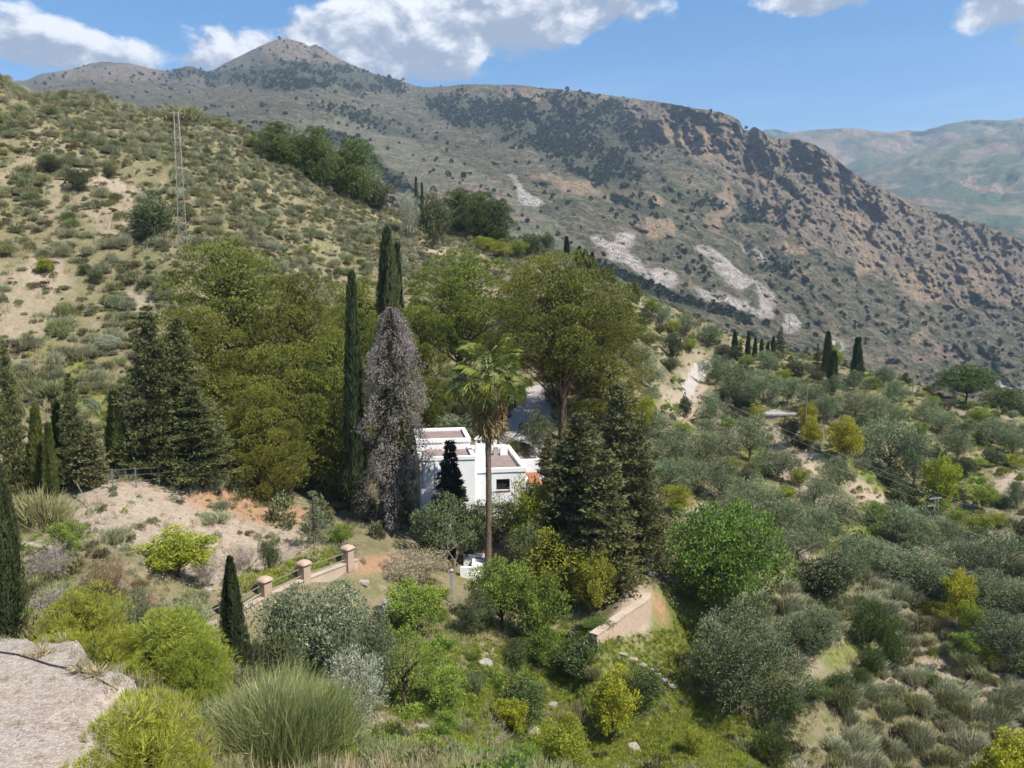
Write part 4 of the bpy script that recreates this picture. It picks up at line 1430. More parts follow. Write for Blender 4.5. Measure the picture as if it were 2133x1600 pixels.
# ------------------------------------------------------------------ every tree and bush that can be told apart
T = [
    # kind, px, top, foot (or None), width, distance (or None), label, category
    ('aleppo_pine', 500, 508, 1000, 290, 77, 'tallest broad pine at the left of the dark grove below the lattice mast', 'pine tree'),
    ('aleppo_pine', 630, 575, 1040, 215, 75, 'olive-green pine behind the slender dark cypress beside the lilac tree', 'pine tree'),
    ('aleppo_pine', 605, 720, 1040, 225, 68, 'lower pine with yellowish pads above the red bank', 'pine tree'),
    ('aleppo_pine', 430, 640, 1000, 170, 70, 'pine pressed behind the ragged dark cypress on the fenced bank', 'pine tree'),
    ('aleppo_pine', 755, 585, 1000, 190, 92, 'half-hidden pine between the two dark cypresses by the lilac tree', 'pine tree'),
    ('aleppo_pine', 560, 800, 1045, 150, 64, 'short spreading pine leaning out over the red bank', 'pine tree'),
    ('tall_pine', 965, 532, 880, 225, 86, 'tall pine with bare reddish trunks behind the fan palm', 'pine tree'),
    ('aleppo_pine', 880, 640, 950, 120, 82, 'narrow pine directly behind the lilac creeper tree', 'pine tree'),
    ('tall_pine', 1170, 540, 890, 290, 84, 'big dark pine right of the fan palm beside the gravel drive', 'pine tree'),
    ('aleppo_pine', 1245, 610, 930, 190, 88, 'right-hand pine of the grove with a brownish flank', 'pine tree'),
    ('aleppo_pine', 1090, 560, 830, 110, 105, 'pine at the top of the gravel drive between the two tall pines', 'pine tree'),
    ('aleppo_pine', 700, 690, 1080, 150, 71, 'dark pine in the deep shade left of the slender cypress', 'pine tree'),
    ('aleppo_pine', 725, 640, 1000, 150, 84, 'pine added deep behind the slender cypress to darken the grove', 'pine tree'),  # filler pine added to deepen the shade of the grove
    ('aleppo_pine', 800, 660, 1000, 130, 80, 'pine added behind the lilac creeper tree to darken the grove', 'pine tree'),  # second filler pine, put in to darken the gap
    # ridge pines
    ('hill_pine', 580, 258, 345, 85, None, 'leftmost rounded pine of the clump on the ridge', 'pine tree'),
    ('hill_pine', 632, 285, 362, 72, None, 'second pine of the ridge clump, partly behind its taller neighbour', 'pine tree'),
    ('hill_pine', 662, 268, 385, 78, None, 'pointed middle pine of the clump on the ridge', 'pine tree'),
    ('hill_pine', 742, 290, 420, 84, None, 'tall rounded pine at the right end of the ridge clump', 'pine tree'),
    ('hill_pine', 714, 318, 408, 62, None, 'low dark pine in front of the tall rounded ridge pine', 'pine tree'),
    ('hill_pine', 958, 394, 486, 76, None, 'left pine of the dark trio at the lower end of the ridge', 'pine tree'),
    ('hill_pine', 1000, 402, 498, 72, None, 'middle pine of the dark trio at the lower end of the ridge', 'pine tree'),
    ('hill_pine', 1036, 415, 506, 66, None, 'right pine of the dark trio at the lower end of the ridge', 'pine tree'),
    ('holm_oak', 785, 375, 440, 70, None, 'dark oak on the ridge just right of the pine clump', 'tree'),
    ('silver_bush', 850, 392, 445, 44, None, 'pale rounded tree on the ridge beside two tiny cypresses', 'tree'),
    ('holm_oak', 905, 395, 455, 60, None, 'brownish-green tree on the ridge left of the dark pine trio', 'tree'),
    ('slender_cypress', 868, 368, 440, 10, 214, 'left one of two tiny pencil cypresses on the skyline ridge', 'cypress tree'),
    ('slender_cypress', 879, 380, 440, 9, 214, 'right one of two tiny pencil cypresses on the skyline ridge', 'cypress tree'),
    ('yellow_tree', 1010, 490, 535, 50, 178, 'yellow-green bush below the dark pine trio on the ridge', 'bush'),
    ('yellow_tree', 1045, 500, 548, 46, 175, 'golden bush with yellow flowers above the tall pine grove', 'bush'),
    ('leafy_tree', 1078, 498, 545, 44, 176, 'dark green bush beside the golden bush on the ridge', 'bush'),
    ('holm_oak', 1105, 484, 540, 50, 180, 'dark rounded tree right of the golden bush on the ridge', 'tree'),
    ('holm_oak', 1135, 485, 530, 40, 190, 'small dark tree at the ridge break above the big dark pine', 'tree'),
    ('slender_cypress', 1181, 492, 545, 13, 186, 'small dark cypress alone on the ridge above the grove', 'cypress tree'),
    ('columnar_cypress', 1206, 512, 560, 16, 182, 'left cypress of the squat ridge trio', 'cypress tree'),
    ('columnar_cypress', 1220, 518, 564, 16, 182, 'middle cypress of the squat ridge trio', 'cypress tree'),
    ('columnar_cypress', 1233, 524, 568, 15, 181, 'right cypress of the squat ridge trio', 'cypress tree'),
    ('slender_cypress', 1267, 572, 600, 8, 178, 'left one of the tiny pair of cypresses where the ridge dips', 'cypress tree'),
    ('slender_cypress', 1277, 570, 602, 8, 178, 'right one of the tiny pair of cypresses where the ridge dips', 'cypress tree'),
    ('pale_cypress', 1324, 590, 640, 20, 165, 'greenish conical tree on the slope right of the pine grove', 'tree'),
    # cypresses round the grove and house
    ('columnar_cypress', 815, 472, 1000, 50, 84, 'tall dense dark cypress rising above the lilac creeper tree', 'cypress tree'),
    ('slender_cypress', 838, 505, 1000, 26, 86, 'thinner ragged cypress just right of the tall dense one', 'cypress tree'),
    ('slender_cypress', 742, 565, 1090, 42, 66, 'slender dark cypress left of the lilac creeper tree', 'cypress tree'),
    ('rough_cypress', 325, 632, 1005, 185, 60, 'large ragged dark cypress with twin tips behind the wire fence', 'cypress tree'),
    ('rough_cypress', 385, 655, 1000, 175, 62, 'second tip of the ragged dark cypress mass beside the pines', 'cypress tree'),
    ('rough_cypress', 410, 800, 1010, 190, 60, 'low spreading dark cypress at the fence corner below the pines', 'cypress tree'),
    ('rough_cypress', 30, 705, 1015, 90, 56, 'spiky dark cypress at the left edge of the hillside', 'cypress tree'),
    ('rough_cypress', 158, 772, 1010, 88, 57, 'spiky dark conifer with a thin top in the fence row', 'cypress tree'),
    ('rough_spire', 195, 880, 1020, 90, 56, 'brownish low cypress spreading at the foot of the fence row', 'cypress tree'),
    ('pale_cypress', 82, 850, 1005, 44, 56, 'pale green conical cypress second from the left in the fence row', 'cypress tree'),
    ('pale_cypress', 128, 838, 1000, 40, 58, 'tapering pale green cypress in the middle of the fence row', 'cypress tree'),
    ('pale_cypress', 248, 818, 1000, 52, 59, 'conical green cypress standing alone beside the ragged dark mass', 'cypress tree'),
    ('pale_cypress', 108, 885, 1015, 34, 55, 'small green cypress low in the fence row', 'cypress tree'),
    ('near_cypress', 14, 955, 1345, 80, 27, 'near dark cypress column cut by the left picture edge', 'cypress tree'),
    ('near_cypress', 494, 1155, 1425, 54, 33, 'single narrow dark cypress standing in front of the long wall', 'cypress tree'),
    ('small_fir', 938, 915, 1050, 130, 64.5, 'small black-green fir in front of the white house door', 'fir tree'),
    ('open_cedar', 655, 1018, 1155, 96, 56, 'young feathery cedar on the bank left of the end pillar', 'cedar tree'),
    ('rough_cypress', 1205, 850, 1250, 215, 61, 'left dark cypress of the dense clump right of the white house', 'cypress tree'),
    ('rough_cypress', 1285, 795, 1230, 205, 63, 'tallest dark cypress of the dense clump right of the white house', 'cypress tree'),
    ('rough_cypress', 1322, 880, 1215, 175, 60, 'right dark cypress of the clump above the curved stone wall', 'cypress tree'),
    ('rough_cypress', 1258, 930, 1262, 205, 58, 'front cypress of the dense clump, above the brown terrace soil', 'cypress tree'),
    ('rough_cypress', 1142, 905, 1100, 90, 73, 'low dark cypress between the house corner and the dense clump', 'cypress tree'),
    ('rough_cypress', 1180, 890, 1235, 150, 63, 'cypress at the house side of the dense dark clump', 'cypress tree'),
    ('rough_cypress', 1345, 965, 1212, 110, 61.5, 'lowest cypress at the outer end of the dense clump by the white pillar', 'cypress tree'),
    ('pale_cypress', 1270, 815, 1200, 34, 66, 'narrow green spire rising inside the dark cypress clump', 'cypress tree'),
    # around the house
    ('grey_tree', 1122, 855, 960, 76, 80, 'grey-green tree beside the iron gate of the drive', 'tree'),
    ('grey_tree', 932, 1026, 1170, 150, 61, 'multi-stemmed grey-green tree in front of the white house', 'tree'),
    ('grey_tree', 1052, 1034, 1110, 150, 64, 'bushy tree hiding the wall under the house window', 'tree'),
    ('grey_tree', 990, 1042, 1130, 80, 63, 'slim leafy tree just left of the palm trunk below the house', 'tree'),
    ('yellow_tree', 1112, 990, 1140, 120, 62, 'olive-yellow tree at the right corner of the white house', 'tree'),
    ('yellow_tree', 1170, 1110, 1260, 190, 58, 'wide yellow-green tree below the dark cypress clump', 'tree'),
    ('grey_tree', 1100, 1090, 1210, 110, 59, 'dark leafy tree beside the patio pergola', 'tree'),
    ('yellow_tree', 1235, 1130, 1290, 110, 56, 'yellow-green bush tree at the edge of the brown terrace', 'tree'),
    ('leafy_tree', 1045, 1160, 1330, 150, 52, 'bright green tree in front of the white steps', 'tree'),
    ('leafy_tree', 1120, 1190, 1330, 130, 51, 'bright green tree right of the one before the white steps', 'tree'),
    ('grey_tree', 990, 1225, 1350, 90, 50, 'dark-stemmed green tree below the concrete post', 'tree'),
    ('vine_mound', 865, 1150, 1215, 170, 56, 'pale dry creeper mound between the drive and the steps', 'creeper'),
    ('leafy_tree', 860, 1215, 1330, 140, 48, 'green climbing bush below the dry creeper mound', 'bush'),
    ('yellow_tree', 900, 1220, 1260, 80, 52, 'olive-yellow bush beside the concrete post', 'bush'),
    ('leafy_tree', 712, 1090, 1165, 60, 56.5, 'small leafy sapling behind the end pillar of the long wall', 'tree'),
    ('yellow_tree', 1330, 820, 900, 62, 92, 'yellow-green tree beside the right flank of the pine grove', 'tree'),
    ('lime_tree', 1345, 822, 885, 40, 96, 'small lime-green tree catching the light beside the grove', 'tree'),
    # left bank and yard edge
    ('citrus_tree', 563, 1118, 1180, 52, 50, 'small dark glossy bush on the driveway bank', 'bush'),
    ('lime_tree', 370, 1108, 1235, 172, 45, 'bright lime-green rounded tree above the yard', 'tree'),
    ('broom_bush', 100, 1000, 1110, 125, 47, 'large feathery broom at the end of the wire fence', 'broom shrub'),
    ('grey_broom', 240, 1085, 1170, 70, 46, 'grey feathery broom beside the lime-green tree', 'broom shrub'),
    ('grey_broom', 455, 1055, 1120, 62, 56, 'hazy grey broom in the middle of the dry bank', 'broom shrub'),
    ('leafy_tree', 140, 1085, 1170, 80, 42, 'pale green sapling on the bank left of the rust-red bush', 'bush'),
    ('twiggy_bush', 110, 1140, 1230, 90, 38, 'grey twiggy bush behind the near dark cypress', 'bush'),
    ('rust_bush', 225, 1160, 1270, 125, 36, 'rust-red twiggy bush above the yellow pines', 'bush'),
    ('rust_bush', 300, 1210, 1290, 70, 38, 'dull reddish bush under the lime-green tree', 'bush'),
    ('twiggy_bush', 120, 1230, 1330, 150, 33, 'grey-green twiggy thicket above the left yellow pine', 'bush'),
    ('olive_tree', 290, 1240, 1340, 130, 34, 'small grey-green olive behind the yellow pines', 'olive tree'),
    ('olive_tree', 395, 1230, 1330, 110, 37, 'grey-green olive beside the lowest wall pillar', 'olive tree'),
    ('twiggy_bush', 430, 1150, 1225, 80, 46, 'leafless grey tree behind the lime-green one', 'bush'),
    ('twiggy_bush', 500, 1130, 1190, 60, 51, 'leafless thorny shrub on the drive verge', 'bush'),
    ('young_pine', 185, 1240, 1400, 170, 26.5, 'yellow-green young pine at the back of the gravel yard', 'pine tree'),
    ('young_pine', 120, 1320, 1400, 90, 25, 'low yellow-green pine touching the yard gravel', 'pine tree'),
    ('young_pine', 360, 1290, 1500, 220, 24.5, 'largest yellow-green young pine in the corner of the yard', 'pine tree'),
    ('young_pine', 265, 1320, 1440, 110, 24.5, 'yellow-green pine between the two larger young pines', 'pine tree'),
    ('young_pine', 420, 1340, 1530, 120, 23.5, 'dull green young pine beside the narrow cypress', 'pine tree'),
    ('young_pine', 310, 1475, 1690, 250, 14.8, 'nearest yellow-green pine at the bottom of the yard', 'pine tree'),
    ('big_broom', 575, 1370, 1660, 310, 21, 'huge feathery green broom bush at the foot of the photo', 'broom shrub'),
    ('young_pine', 690, 1440, 1620, 90, 24, 'yellow-green pine peeping out right of the huge broom', 'pine tree'),
    ('holm_oak', 580, 1312, 1400, 110, 36, 'brownish-green rounded bush right of the narrow cypress', 'bush'),
    ('loquat_bush', 660, 1230, 1380, 270, 41, 'broad glossy dark loquat below the long wall', 'bush'),
    ('loquat_bush', 760, 1290, 1430, 150, 39, 'glossy dark bush right of the broad loquat', 'bush'),
    ('silver_bush', 735, 1345, 1545, 150, 34, 'silvery grey-green bush right of the huge broom', 'bush'),
    # garden in front
    ('sparse_tree', 850, 1300, 1490, 170, 40, 'leaning thinly leafed tree with dark forked trunk', 'tree'),
    ('leafy_tree', 925, 1390, 1500, 110, 41, 'green tree right of the leaning forked trunk', 'tree'),
    ('leafy_tree', 930, 1480, 1560, 70, 38, 'thin-stemmed green sapling behind the bare grey tree', 'tree'),
    ('citrus_tree', 1075, 1330, 1400, 64, 48.5, 'small dark citrus near the top of the grass', 'citrus tree'),
    ('citrus_tree', 1195, 1325, 1420, 112, 50, 'widest round dark citrus in the middle of the garden', 'citrus tree'),
    ('leafy_tree', 1128, 1300, 1385, 80, 50, 'feathery green tree between the two upper citruses', 'tree'),
    ('citrus_tree', 1245, 1305, 1380, 70, 52, 'yellowish citrus just below the curved stone wall', 'citrus tree'),
    ('citrus_tree', 1340, 1385, 1505, 84, 49, 'egg-shaped dark citrus beside the stone steps', 'citrus tree'),
    ('citrus_tree', 1092, 1402, 1515, 104, 44.5, 'round dark citrus above the little yellow tree', 'citrus tree'),
    ('lime_tree', 1065, 1450, 1535, 78, 43, 'little yellow-green tree on a short thick trunk', 'tree'),
    ('lime_tree', 1272, 1395, 1550, 112, 45, 'bright yellow-green tree in the middle of the grass', 'tree'),
    ('lime_tree', 1190, 1480, 1560, 60, 41, 'small yellow-green bush at the lower middle of the garden', 'bush'),
    ('yellow_tree', 1170, 1500, 1590, 130, 39, 'olive-yellow thicket under the bright yellow-green tree', 'bush'),
    ('grey_tree', 990, 1395, 1460, 60, 44, 'green bush on the grass left of the round citrus', 'bush'),
    ('yellow_tree', 1445, 1515, 1570, 66, 45, 'orange-flowered little bush on the bright grass', 'bush'),
    ('leafy_tree', 1090, 1560, 1620, 90, 37, 'green weeds bush below the short-trunked yellow tree', 'bush'),
    ('fig_tree', 1510, 1055, 1262, 270, 61, 'huge spreading bright green fig tree on the right slope', 'fig tree'),
    ('yellow_tree', 1410, 1010, 1075, 80, 76, 'olive-gold bush behind the bright fig tree', 'bush'),
    ('holm_giant', 1545, 1255, 1510, 235, 52.5, 'big grey-green evergreen oak at the edge of the grass', 'oak tree'),
    ('olive_tree', 1690, 1262, 1395, 120, 57, 'dark grey olive right of the big evergreen oak', 'olive tree'),
    ('holm_oak', 1722, 1152, 1250, 122, 68, 'dark brown-green round tree below the olive grove', 'tree'),
    ('oleander_bush', 1805, 1245, 1320, 88, 64, 'dark hedge bush at the head of the grassy terrace', 'bush'),
    ('oleander_bush', 1855, 1285, 1350, 70, 62, 'leafy hedge bush at the corner of the grassy terrace', 'bush'),
    ('oleander_bush', 1815, 1345, 1410, 56, 60, 'hedge bush along the right side of the grassy terrace', 'bush'),
    ('oleander_bush', 1790, 1390, 1440, 44, 58.5, 'lowest hedge bush on the right side of the grassy terrace', 'bush'),
    ('oleander_bush', 1690, 1420, 1510, 96, 54, 'dark leafy oleander below the grassy terrace', 'bush'),
    ('oleander_bush', 1635, 1440, 1530, 90, 52, 'dark oleander beside the shadow of the evergreen oak', 'bush'),
    ('oleander_bush', 1750, 1400, 1475, 60, 55, 'oleander at the lower end of the grassy terrace', 'bush'),
    ('oleander_bush', 1608, 1515, 1610, 84, 47.5, 'rounded oleander at the foot of the bright grass', 'bush'),
    ('lime_tree', 2105, 1520, 1640, 150, 47, 'bright yellow-green bush in the lower right corner', 'bush'),
    ('lime_tree', 1995, 1185, 1290, 70, 70, 'yellow-green young tree among the right olives', 'tree'),
    ('yellow_tree', 2020, 1250, 1340, 60, 67, 'golden bush left of the pale-tipped olive', 'bush'),
    # right hillside
    ('lime_tree', 1762, 868, 955, 84, 100, 'bright yellow tree right of the utility pole', 'tree'),
    ('lime_tree', 1682, 835, 900, 38, 110, 'tall yellow-green bush behind the utility pole', 'tree'),
    ('lime_tree', 1690, 870, 925, 46, 104, 'lower yellow-green bush at the foot of the utility pole', 'bush'),
    ('lime_tree', 1955, 942, 1045, 84, 94, 'bright yellow-green tree above the right lattice mast', 'tree'),
    ('umbrella_pine', 2008, 765, 885, 118, 150, 'umbrella pine with a bare trunk on the right hillside', 'pine tree'),
    ('hill_pine', 2095, 810, 900, 100, 152, 'dark pine mass right of the umbrella pine', 'pine tree'),
    ('hill_pine', 2140, 850, 930, 80, 148, 'dark pine cut by the right picture edge', 'pine tree'),
    ('slender_cypress', 1722, 690, 785, 20, None, 'left tall cypress of the pair on the right ridge', 'cypress tree'),
    ('slender_cypress', 1783, 702, 800, 25, None, 'right tall cypress standing alone on the right ridge', 'cypress tree'),
    ('slender_cypress', 1732, 730, 815, 22, None, 'dark cypress in front of the left tall one', 'cypress tree'),
    ('rough_spire', 1702, 714, 780, 30, None, 'broader dark cypress left of the tall ridge pair', 'cypress tree'),
    ('rough_spire', 1624, 678, 750, 32, None, 'pointed cypress at the right end of the cypress row', 'cypress tree'),
    ('slender_cypress', 1530, 690, 748, 14, None, 'leftmost cypress of the cypress row beyond the track', 'cypress tree'),
    ('slender_cypress', 1557, 690, 748, 10, None, 'third cypress in the row beyond the track', 'cypress tree'),
    ('rough_spire', 1541, 706, 752, 22, None, 'squat cypress second in the row beyond the track', 'cypress tree'),
    ('slender_cypress', 1572, 704, 750, 10, None, 'fourth cypress in the row beyond the track', 'cypress tree'),
    ('slender_cypress', 1586, 706, 752, 10, None, 'fifth cypress in the row beyond the track', 'cypress tree'),
    ('slender_cypress', 1598, 712, 752, 9, None, 'short sixth cypress in the row beyond the track', 'cypress tree'),
    ('slender_cypress', 1610, 700, 752, 11, None, 'seventh cypress, beside the pointed end one', 'cypress tree'),
    ('rough_spire', 1885, 775, 835, 46, 160, 'dark fir between the cypress pair and the umbrella pine', 'fir tree'),
    ('rough_spire', 1757, 755, 805, 26, 166, 'small fir between the two tall ridge cypresses', 'fir tree'),
    ('leafy_tree', 1740, 712, 740, 34, 190, 'pale blossoming tree behind the tall ridge cypresses', 'tree'),
    ('yellow_tree', 1672, 735, 768, 16, 175, 'tiny yellow bush on the right ridge', 'bush'),
    ('yellow_tree', 1660, 770, 830, 50, 155, 'yellow-green orchard tree below the cypress row', 'tree'),
    ('yellow_tree', 1815, 785, 830, 40, 156, 'yellowish tree right of the lone ridge cypress', 'tree'),
    ('yellow_tree', 1915, 815, 850, 34, 150, 'tall yellow reeds beside the right villa', 'reeds'),
    ('yellow_tree', 1940, 895, 945, 50, 125, 'yellowish citrus left of the hillside clearing', 'citrus tree'),
    ('yellow_tree', 2035, 900, 955, 36, 122, 'narrow yellow-green bush below the umbrella pine', 'bush'),
    ('leafy_tree', 2030, 955, 1040, 56, 108, 'upright green tree on the hillside clearing', 'tree'),
    ('yellow_tree', 2100, 945, 1000, 70, 110, 'yellow-green citrus row end by the right edge', 'citrus tree'),
    ('citrus_tree', 2082, 1030, 1075, 52, 97, 'round dark citrus on the bare terrace', 'citrus tree'),
    ('holm_oak', 2000, 1030, 1065, 36, 98, 'small dark bush right of the bright yellow-green tree', 'bush'),
    ('olive_tree', 1850, 870, 1005, 150, 103, 'broadest dark olive right of the bright yellow tree', 'olive tree'),
    ('olive_tree', 1900, 905, 1020, 100, 100, 'dark olive left of the yellow-green tree above the mast', 'olive tree'),
    ('olive_tree', 1560, 860, 970, 105, 106, 'large olive in front of the flat concrete roof', 'olive tree'),
    ('olive_tree', 1535, 755, 830, 90, 135, 'olive right of the dirt track', 'olive tree'),
    ('olive_tree', 1590, 770, 850, 90, 132, 'olive behind the flat concrete roof', 'olive tree'),
    ('olive_tree', 1480, 820, 870, 70, 122, 'low olive just below the dirt track', 'olive tree'),
    ('holm_oak', 1428, 820, 850, 26, 122, 'small dark cone bush at the lower bend of the track', 'bush'),
    ('holm_oak', 1650, 868, 915, 50, 112, 'dark bush under the flat concrete roof', 'bush'),
    ('holm_oak', 1672, 905, 945, 44, 105, 'dark bush left of the bright yellow tree', 'bush'),
    ('holm_oak', 1395, 745, 790, 48, 138, 'brownish rounded bush beside the dirt track', 'bush'),
    ('holm_oak', 1350, 695, 740, 60, 142, 'dark bush on the slope right of the pine grove', 'bush'),
    ('holm_oak', 1400, 690, 745, 44, 148, 'dark bush above the dirt track', 'bush'),
    # left hillside specimens
    ('holm_oak', 315, 410, 498, 84, None, 'large dark holm oak left of the lattice mast', 'oak tree'),
    ('holm_oak', 166, 350, 398, 50, None, 'dark round oak bush on the bare patch of hillside', 'bush'),
    ('holm_oak', 228, 346, 372, 26, None, 'small dark bush right of the round oak bush', 'bush'),
    ('holm_oak', 108, 322, 360, 46, None, 'dark shrub upper left of the round oak bush', 'bush'),
    ('yellow_tree', 95, 533, 572, 38, None, 'round yellow-green shrub on the pale patch at left', 'bush'),
    ('holm_oak', 178, 545, 572, 28, None, 'upper one of two round green shrubs on the pale patch', 'bush'),
    ('holm_oak', 200, 558, 592, 34, None, 'lower one of two round green shrubs on the pale patch', 'bush'),
    ('silver_bush', 225, 695, 732, 50, None, 'rounded blue-grey shrub on the lower left hillside', 'bush'),
    ('broom_bush', 105, 780, 835, 70, None, 'dark feathery broom on the green patch at left', 'broom shrub'),
    ('broom_bush', 380, 200, 240, 80, None, 'pale broom crowning the ridge above the lattice mast', 'broom shrub'),
    ('silver_bush', 566, 502, 524, 34, None, 'grey-green round shrub at the edge of the hill terrace', 'bush'),
    ('yellow_tree', 640, 512, 532, 26, None, 'small yellow flowering shrub on the hill terrace', 'bush'),
]
NAME_OF = {'aleppo_pine': 'pine_tree', 'tall_pine': 'pine_tree', 'hill_pine': 'pine_tree', 'umbrella_pine': 'umbrella_pine', 'young_pine': 'young_pine',
           'columnar_cypress': 'cypress_tree', 'slender_cypress': 'cypress_tree', 'near_cypress': 'cypress_tree', 'pale_cypress': 'cypress_tree',
           'rough_cypress': 'cypress_tree', 'rough_spire': 'cypress_tree', 'holm_giant': 'oak_tree'}
placed = []
for (kind, px, top, base, w, d, label, cat) in T:
    nm = NAME_OF.get(kind) or cat.replace(' ', '_')
    o = pp(kind, px, top, base, w, label, cat, None, d, nm)
    placed.append((o.location.x, o.location.y, w / F * o.location.y * 0.5))

# the olive grove on the right slope: every tree its own object
OLIVES = [(1625, 1035, 1112, 105), (1690, 1060, 1128, 90), (1560, 1000, 1075, 100), (1500, 960, 1040, 90), (1745, 1035, 1110, 100), (1800, 1120, 1190, 110), (1660, 1105, 1165, 110),
          (1700, 1000, 1060, 80), (1880, 1050, 1130, 110), (1900, 1090, 1150, 90), (1960, 1080, 1150, 80), (1930, 1150, 1240, 140), (1850, 1140, 1200, 90), (2010, 1130, 1200, 90),
          (2080, 1110, 1190, 110), (2060, 1200, 1280, 110), (2100, 1280, 1370, 120), (2000, 1200, 1260, 90), (1460, 900, 960, 90), (1400, 900, 970, 90), (1390, 960, 1030, 90), (1440, 960, 1030, 90),
          (1360, 860, 920, 70), (1500, 900, 960, 70), (1620, 940, 1000, 90), (1540, 1030, 1090, 80), (1580, 1120, 1170, 70), (1740, 960, 1020, 70), (1690, 800, 860, 60), (1720, 830, 880, 60),
          (1780, 820, 870, 70), (1830, 830, 880, 70), (1640, 790, 840, 60), (1860, 800, 850, 50), (1960, 860, 905, 60), (2060, 880, 930, 70), (2110, 900, 950, 60), (1990, 900, 960, 60),
          (2090, 880, 925, 60), (1930, 840, 880, 50), (1480, 680, 720, 50), (1430, 660, 700, 44), (1380, 640, 680, 40), (1350, 760, 810, 60), (1330, 720, 770, 60), (1490, 745, 800, 60),
          (1600, 735, 780, 50), (1780, 780, 815, 40), (1840, 770, 805, 36), (2120, 1010, 1060, 50), (2130, 1210, 1290, 90), (1760, 1150, 1210, 80), (1420, 1080, 1150, 60)]
RLAB = []
for i, (px, top, base, w) in enumerate(OLIVES):
    w = w * 1.18
    top = top - 6
    o = pp('olive_tree', px, top, base, w, 'olive', 'olive tree', 'olive trees of the right hillside', None, 'olive_tree')
    RLAB.append((o, 'grey-green olive tree', px, base - w * 0.4))
    placed.append((o.location.x, o.location.y, w / F * o.location.y * 0.5))

# more trees and tall bushes of the right hillside, each an object
rngd = np.random.default_rng(4242)
RIGHT = [(1300, 640), (1380, 660), (1500, 730), (1650, 770), (1900, 830), (2140, 900), (2140, 1420), (2030, 1400), (1900, 1250), (1700, 1130), (1480, 1010), (1390, 1000), (1390, 880), (1310, 780)]
SHADES = [('olive_tree', 0.34, 'small olive tree', 'olive tree', 'olive_tree', 5.2), ('holm_oak', 0.27, 'dark rounded oak bush', 'oak tree', 'oak_tree', 4.0),
          ('leafy_tree', 0.23, 'fresh green leafy tree', 'tree', 'tree', 4.2), ('yellow_tree', 0.16, 'yellowish-green bushy tree', 'tree', 'tree', 3.4)]
taken = [(px, (top + base) / 2, w) for (kind, px, top, base, w, dd, l_, c_) in T] + [(px, (top + base) / 2, w) for (px, top, base, w) in OLIVES]
cnt = 0
for _ in range(6000):
    if cnt >= 120:
        break
    px = rngd.uniform(1300, 2140)
    py = rngd.uniform(640, 1420)
    if not inpoly(np.array([px]), np.array([py]), RIGHT)[0]:
        continue
    if inpoly(np.array([px]), np.array([py]), [(1390, 740), (1495, 740), (1500, 900), (1370, 900)])[0] or inpoly(np.array([px]), np.array([py]), [(1580, 840), (1730, 840), (1880, 1080), (1780, 1080), (1600, 960)])[0]:
        continue
    g = ground_at(px, py)
    if g is None or g[1] < 55:
        continue
    kind, wgt, lab, cat, nm, size = SHADES[rngd.choice(4, p=[s_[1] for s_ in SHADES])]
    size *= rngd.uniform(0.6, 1.1)
    w = size / g[1] * F
    cyy = py - w * 0.4
    if any(math.hypot(px - a, (cyy - b) * 1.25) < 0.36 * (w + c) for a, b, c in taken):
        continue
    taken.append((px, cyy, w))
    o = plant(kind, g - np.array((0, 0, 0.1)), size * rngd.uniform(0.72, 0.95), size, lab, cat, kind.replace('_', ' ') + ' growth of the right hillside', nm)
    RLAB.append((o, lab, px, cyy))
    placed.append((g[0], g[1], size / 2))
    cnt += 1

# each of these trees is named by what it stands beside
MARKS = [('the bright fig tree', 1510, 1160), ('the big evergreen oak', 1545, 1380), ('the right lattice mast', 1940, 1100), ('the flat-roofed building', 1628, 860), ('the bright yellow tree', 1762, 915),
         ('the tall yellow-green tree', 1955, 995), ('the umbrella pine', 2008, 825), ('the villa', 1900, 862), ('the dirt track', 1450, 790), ('the cypress row', 1575, 725), ('the lone ridge cypress', 1783, 752),
         ('the brown-green round tree', 1722, 1200), ('the grassy terrace', 1760, 1350), ('the pine grove', 1300, 760), ('the broadest dark olive', 1850, 940), ('the short pale utility pole', 1452, 915),
         ('the tall utility pole', 1676, 870), ('the dark cypress clump', 1360, 1010), ('the dark citrus on the bare terrace', 2082, 1052), ('the golden bush', 2020, 1295), ('the slope at the right picture edge', 2133, 1180)]
ORD = ['nearest', 'second', 'third', 'fourth', 'fifth', 'sixth', 'seventh', 'eighth', 'ninth', 'tenth', 'eleventh', 'twelfth', 'thirteenth', 'fourteenth', 'fifteenth', 'sixteenth']
bins = {}
for o, lab, px, py in RLAB:
    nm, mx, my = min(MARKS, key=lambda q: (q[1] - px) ** 2 + ((q[2] - py) * 1.3) ** 2)
    dx, dy = px - mx, (py - my) * 1.3
    rel = ('right of' if dx > 0 else 'left of') if abs(dx) > 2.0 * abs(dy) else ('below' if dy > 0 else 'above') if abs(dy) > 2.0 * abs(dx) else (('below' if dy > 0 else 'above') + (' and right of' if dx > 0 else ' and left of'))
    bins.setdefault((lab, rel, nm), []).append((dx * dx + dy * dy, o))
for (lab, rel, nm), L in bins.items():
    L.sort(key=lambda q: q[0])
    for k, (_, o) in enumerate(L):
        o['label'] = lab + (', ' + ORD[min(k, 15)] + ' one ' if len(L) > 1 else ' ') + rel + ' ' + nm

